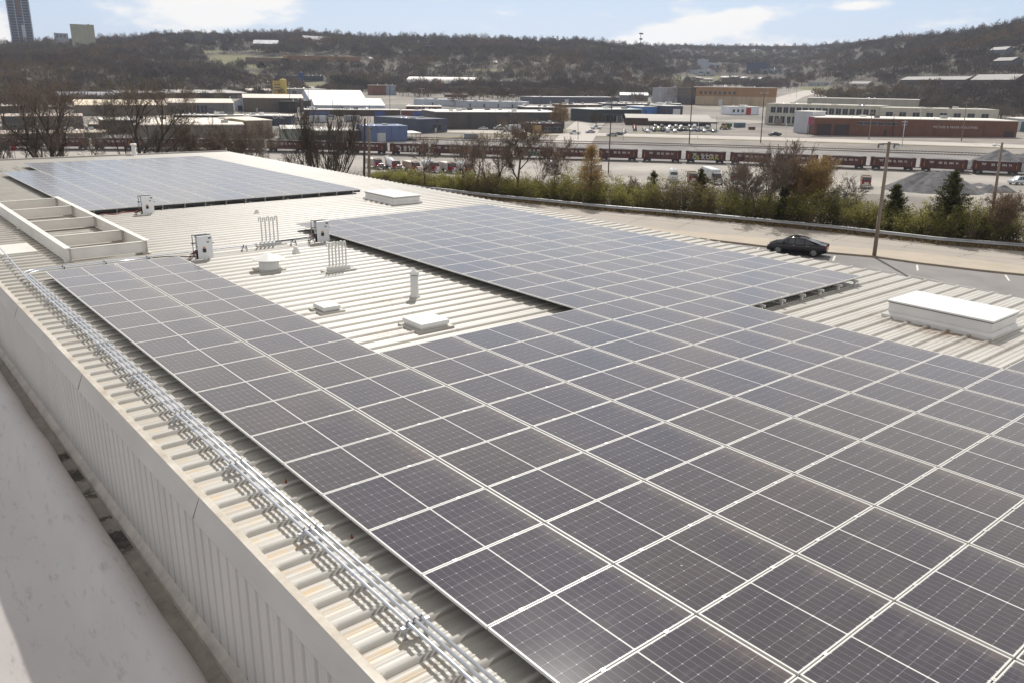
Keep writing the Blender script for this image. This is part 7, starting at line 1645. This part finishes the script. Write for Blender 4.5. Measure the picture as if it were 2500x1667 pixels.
# distant wood -------------------------------------------------------------
def wood_mesh(P, seed, rad=(3.5, 6.5), hh=(8, 14), nt=70, cols=None, tw=.35):
    r7 = np.random.default_rng(seed); n_ = len(P); R = r7.uniform(*rad, n_); H = r7.uniform(*hh, n_)
    u = r7.normal(0, 1, (n_, nt, 3)); u /= np.linalg.norm(u, axis=2, keepdims=True); w = r7.uniform(.35, 1, (n_, nt, 1)) ** .5; c = u * w
    c[..., 2] = np.abs(c[..., 2]) * 1.0 - .25
    ctr = np.stack([P[:, 0], P[:, 1], P[:, 2] + H * .45], 1)[:, None]
    base = ctr + c * np.stack([R, R, H * .55], 1)[:, None]
    dirv = c * np.array([.8, .8, .6]) + np.array([0, 0, .75]) + r7.normal(0, .35, c.shape); dirv /= np.linalg.norm(dirv, axis=2, keepdims=True)
    L = r7.uniform(1.2, 3.0, (n_, nt, 1)); side = np.cross(dirv, r7.normal(0, 1, c.shape)); side /= np.linalg.norm(side, axis=2, keepdims=True)
    V = np.stack([base - side * tw, base + side * tw, base + dirv * L], 2).reshape(-1, 3); F = np.arange(len(V)).reshape(-1, 3)
    # trunks
    tb = np.concatenate([P, np.stack([P[:, 0], P[:, 1], P[:, 2] + H * .7], 1), np.full((n_, 1), .28), np.full((n_, 1), .1)], 1); V2, F2 = segs_mesh(tb, 3)
    ci = np.repeat(cols, nt * 3, 0); ci = ci * r7.uniform(.9, 1.1, (len(ci) // 3, 1)).repeat(3, 0)[:len(ci)]; c2 = np.tile(np.array([[.09, .075, .065]]), (len(V2), 1))
    return np.concatenate([V, V2]), [F, F2 + len(V)], np.concatenate([ci, c2])
WOODM = bpy.data.materials.new('wood_crowns'); WOODM.use_nodes = True
n, l, b = nodes_of(WOODM); vc = n.new('ShaderNodeVertexColor'); vc.layer_name = 'tint'; l.new(vc.outputs[0], b.inputs['Base Color']); b.inputs['Roughness'].default_value = .95; b.inputs['Specular IOR Level'].default_value = .1
PAL = np.array([(.110, .088, .076), (.125, .098, .082), (.098, .084, .080), (.145, .113, .088), (.118, .102, .074), (.108, .088, .084), (.130, .120, .072), (.085, .080, .066)])
rw = np.random.default_rng(1234)
def scatter(n_, pxr, u0, u1, name, label, dens=None, seed=5, **k):
    px = rw.uniform(*pxr, n_ * 3); d0 = np.interp(px, D0X, D0Y); d1 = np.interp(px, D1X, D1Y); u = rw.uniform(u0, u1, n_ * 3); d = d0 + (d1 - d0) * u
    keep = rw.uniform(0, 1, n_ * 3) < d / 2300 * 1.6; px, d = px[keep][:n_], d[keep][:n_]
    ang = np.arctan((px - 1250) / (CF * .955)); dirx = FWD[0] * np.cos(ang) + RGT[0] * np.sin(ang); diry = FWD[1] * np.cos(ang) + RGT[1] * np.sin(ang); x = CW[0] + dirx * d; y = CW[1] + diry * d; z = ground(x, y)
    cm = clear_mask(x, y, z); kp = rw.uniform(0, 1, len(x)) > cm * 1.6; x, y, z = x[kp], y[kp], z[kp]
    # keep off the buildings
    for (bx, by, br_) in BFOOT:
        kp = np.hypot(x - bx, y - by) > br_; x, y, z = x[kp], y[kp], z[kp]
    n2 = len(x); f = .5 + .5 * np.sin(x * .013 + 1.3 * np.sin(y * .009)); f2 = np.sin(x * .021 + 2 * np.sin(y * .013)) * np.sin(y * .017 + 1.1); ci = (rw.uniform(0, 1, n2) * 5.5 + f * 2).astype(int) % 8; cols = PAL[ci] * rw.uniform(.82, 1.18, (n2, 1)) * (1.08 + .22 * f2)[:, None] * np.where(f2[:, None] > .35, np.array([[1.12, 1.0, .86]]), 1.0)
    V, F, C = wood_mesh(np.stack([x, y, z], 1), seed, cols=cols, **k); me = np_mesh(name, V, F, WOODM); a = me.color_attributes.new('tint', 'FLOAT_COLOR', 'POINT'); C4 = np.concatenate([C, np.ones((len(C), 1))], 1).astype(np.float32); a.data.foreach_set('color', C4.ravel())
    o = mk(name, me, None); tag(o, label, 'wood', kind='stuff'); return n2
BFOOT = []
for o in col.objects:
    if o.type == 'EMPTY' and o.get('category') in ('building', 'silo', 'trailer'):
        w = [c for c in o.children if c.name.startswith(('wall', 'drum'))]
        if w:
            bb_ = np.array([v[:] for v in w[0].bound_box]); L_ = bb_[:, 0].max(); a = o.rotation_euler.z; rx, ry = math.cos(a), math.sin(a)
            for k in np.arange(0, max(L_, 1) + .1, 8): BFOOT.append((o.location.x + rx * k, o.location.y + ry * k, 9.0)); BFOOT.append((o.location.x + rx * k - FWD[0] * 12, o.location.y + ry * k - FWD[1] * 12, 10.0)); BFOOT.append((o.location.x + rx * k - ry * 9, o.location.y + ry * k + rx * 9, 9.0))
print('wood', scatter(4300, (-150, 2650), 0.0, .55, 'wood', 'bare brown and grey wood covering the lower hillsides', nt=140, seed=6, tw=.20))
print('wood', scatter(1100, (-150, 2650), -.13, .02, 'wood', 'scrubby bare trees along the foot of the hills', nt=120, tw=.18, seed=16, rad=(2.2, 4.5), hh=(5, 9)))
print('wood', scatter(900, (-150, 2650), .93, 1.03, 'wood', 'taller bare trees along the skyline of the ridge', nt=120, seed=17, rad=(3, 6), hh=(13, 21), tw=.26))
print('wood', scatter(6500, (-150, 2650), .5, 1.04, 'wood', 'bare wood covering the upper hillsides and ridge', nt=110, seed=7, tw=.30))
# individual trees that stand out in the town
def town_tree(px, py, pyt, label, c, seed, wid=.42, name='bare_tree', nt=500):
    p = hit(px, py); H = hgt_to(p, pyt); V, F, C = wood_mesh(np.array([p * 0 + [0, 0, 0]]), seed, rad=(H * wid, H * wid * 1.05), hh=(H * .95, H), nt=nt, cols=np.array([c]), tw=.11)
    t = empty(name, p, 0, label, 'tree'); nV = nt * 3; me = np_mesh('crown', V[:nV], F[0], WOODM); a = me.color_attributes.new('tint', 'FLOAT_COLOR', 'POINT'); a.data.foreach_set('color', np.concatenate([C[:nV], np.ones((nV, 1))], 1).astype(np.float32).ravel()); mk('crown', me, t)
    me = np_mesh('trunk', V[nV:], F[1] - nV, BARKD); mk('trunk', me, t)
town_tree(1366, 322, 243, 'tall tan crowned tree beside the restaurant', (.24, .16, .075), 71, .30, nt=1100)
town_tree(1660, 262, 185, 'big pale bare tree left of the orange brick building', (.20, .165, .13), 72, .48, nt=900)
town_tree(1555, 262, 224, 'round grey bare tree behind the blue shop row', (.15, .12, .105), 73, .6)
town_tree(1120, 262, 222, 'brown bare tree behind the first white store', (.17, .12, .085), 74, .5)
town_tree(2440, 300, 252, 'round grey brown tree at the right end of the brick building', (.17, .145, .12), 75, .7, nt=900)
town_tree(640, 178, 150, 'dark conifer on the green slope left of the silos', (.018, .028, .02), 76, .38, 'conifer_tree', 900)
town_tree(1455, 306, 275, 'small dark tree before the open shop front', (.08, .075, .05), 77, .6)
town_tree(1895, 296, 266, 'thin bare tree before the long cream building', (.16, .14, .12), 78, .4)
for i, (px, py, pyt) in enumerate(((818, 222, 175), (840, 224, 172), (862, 226, 180), (884, 226, 185))): town_tree(px, py, pyt, 'dark evergreen right of the grass slope, %s from the left' % ORD[i], (.035, .042, .035), 80 + i, .5, 'evergreen_tree', 700)
for i, (px, py, pyt) in enumerate(((1060, 262, 255), )): pass
for i, (px, py, pyt) in enumerate(((985, 235, 205), (1012, 236, 207), (1045, 237, 208), (1085, 238, 209), (1130, 240, 211), (1170, 242, 212), (1215, 243, 212), (1260, 244, 214), (1300, 244, 216))): town_tree(px, py, pyt, 'grey bare tree in the belt below the white arch roofed shed, %s from the left' % ORD[i], (.095, .078, .07), 90 + i, .75, 'bare_tree', 600)

def wires(pts, label, sag=1.2):
    m = MB()
    for a, b in zip(pts[:-1], pts[1:]):
        a = Vector(a); b = Vector(b); q = [a.lerp(b, k / 8) - Vector((0, 0, sag * 4 * (k / 8) * (1 - k / 8))) for k in range(9)]; m.tube(q, .03, 4)
    tag(m.build('overhead_wire', WIRE), label, 'wire', 'overhead wires')
def ptop(lbl):
    o = [o for o in col.objects if o.get('label', '').startswith(lbl)][0]; c = [c for c in o.children if c.name.startswith('shaft')][0]; v = max(c.data.vertices, key=lambda v: v.co.z).co; return Vector(o.location) + v
try:
    for dz, nm in ((-.4, 'upper'), (-1.6, 'lower')):
        D_ = Vector((0, 0, dz))
        wires([ptop('utility pole with crossarms at') + D_, ptop('dark pole rising behind') + D_, ptop('lamp pole beside the first white store') + D_], '%s wire strung left to right behind the white barn' % nm)
        wires([ptop('utility pole behind the second') + D_, ptop('utility pole at the slate') + D_], '%s wire between the poles of the white stores' % nm)
        wires([ptop('pale wooden pole before') + D_, ptop('leaning wooden pole with') + D_], '%s wire along the brick building' % nm)
except IndexError: pass
# ================================================================== haze
hz = MB(); hz.box(-3100, 3100, -3100, 3100, -60, 230)
HZ = bpy.data.materials.new('haze_air'); HZ.use_nodes = True; n = HZ.node_tree.nodes; l = HZ.node_tree.links; n.clear()
ho = n.new('ShaderNodeOutputMaterial'); hv = n.new('ShaderNodeVolumePrincipled'); hv.inputs['Color'].default_value = (.76, .84, 1.0, 1); hv.inputs['Density'].default_value = 0.00009; hv.inputs['Anisotropy'].default_value = 0.3
l.new(hv.outputs[0], ho.inputs['Volume'])
h_ = hz.build('haze', HZ); tag(h_, 'thin pale blue haze over the valley', 'haze', kind='stuff')
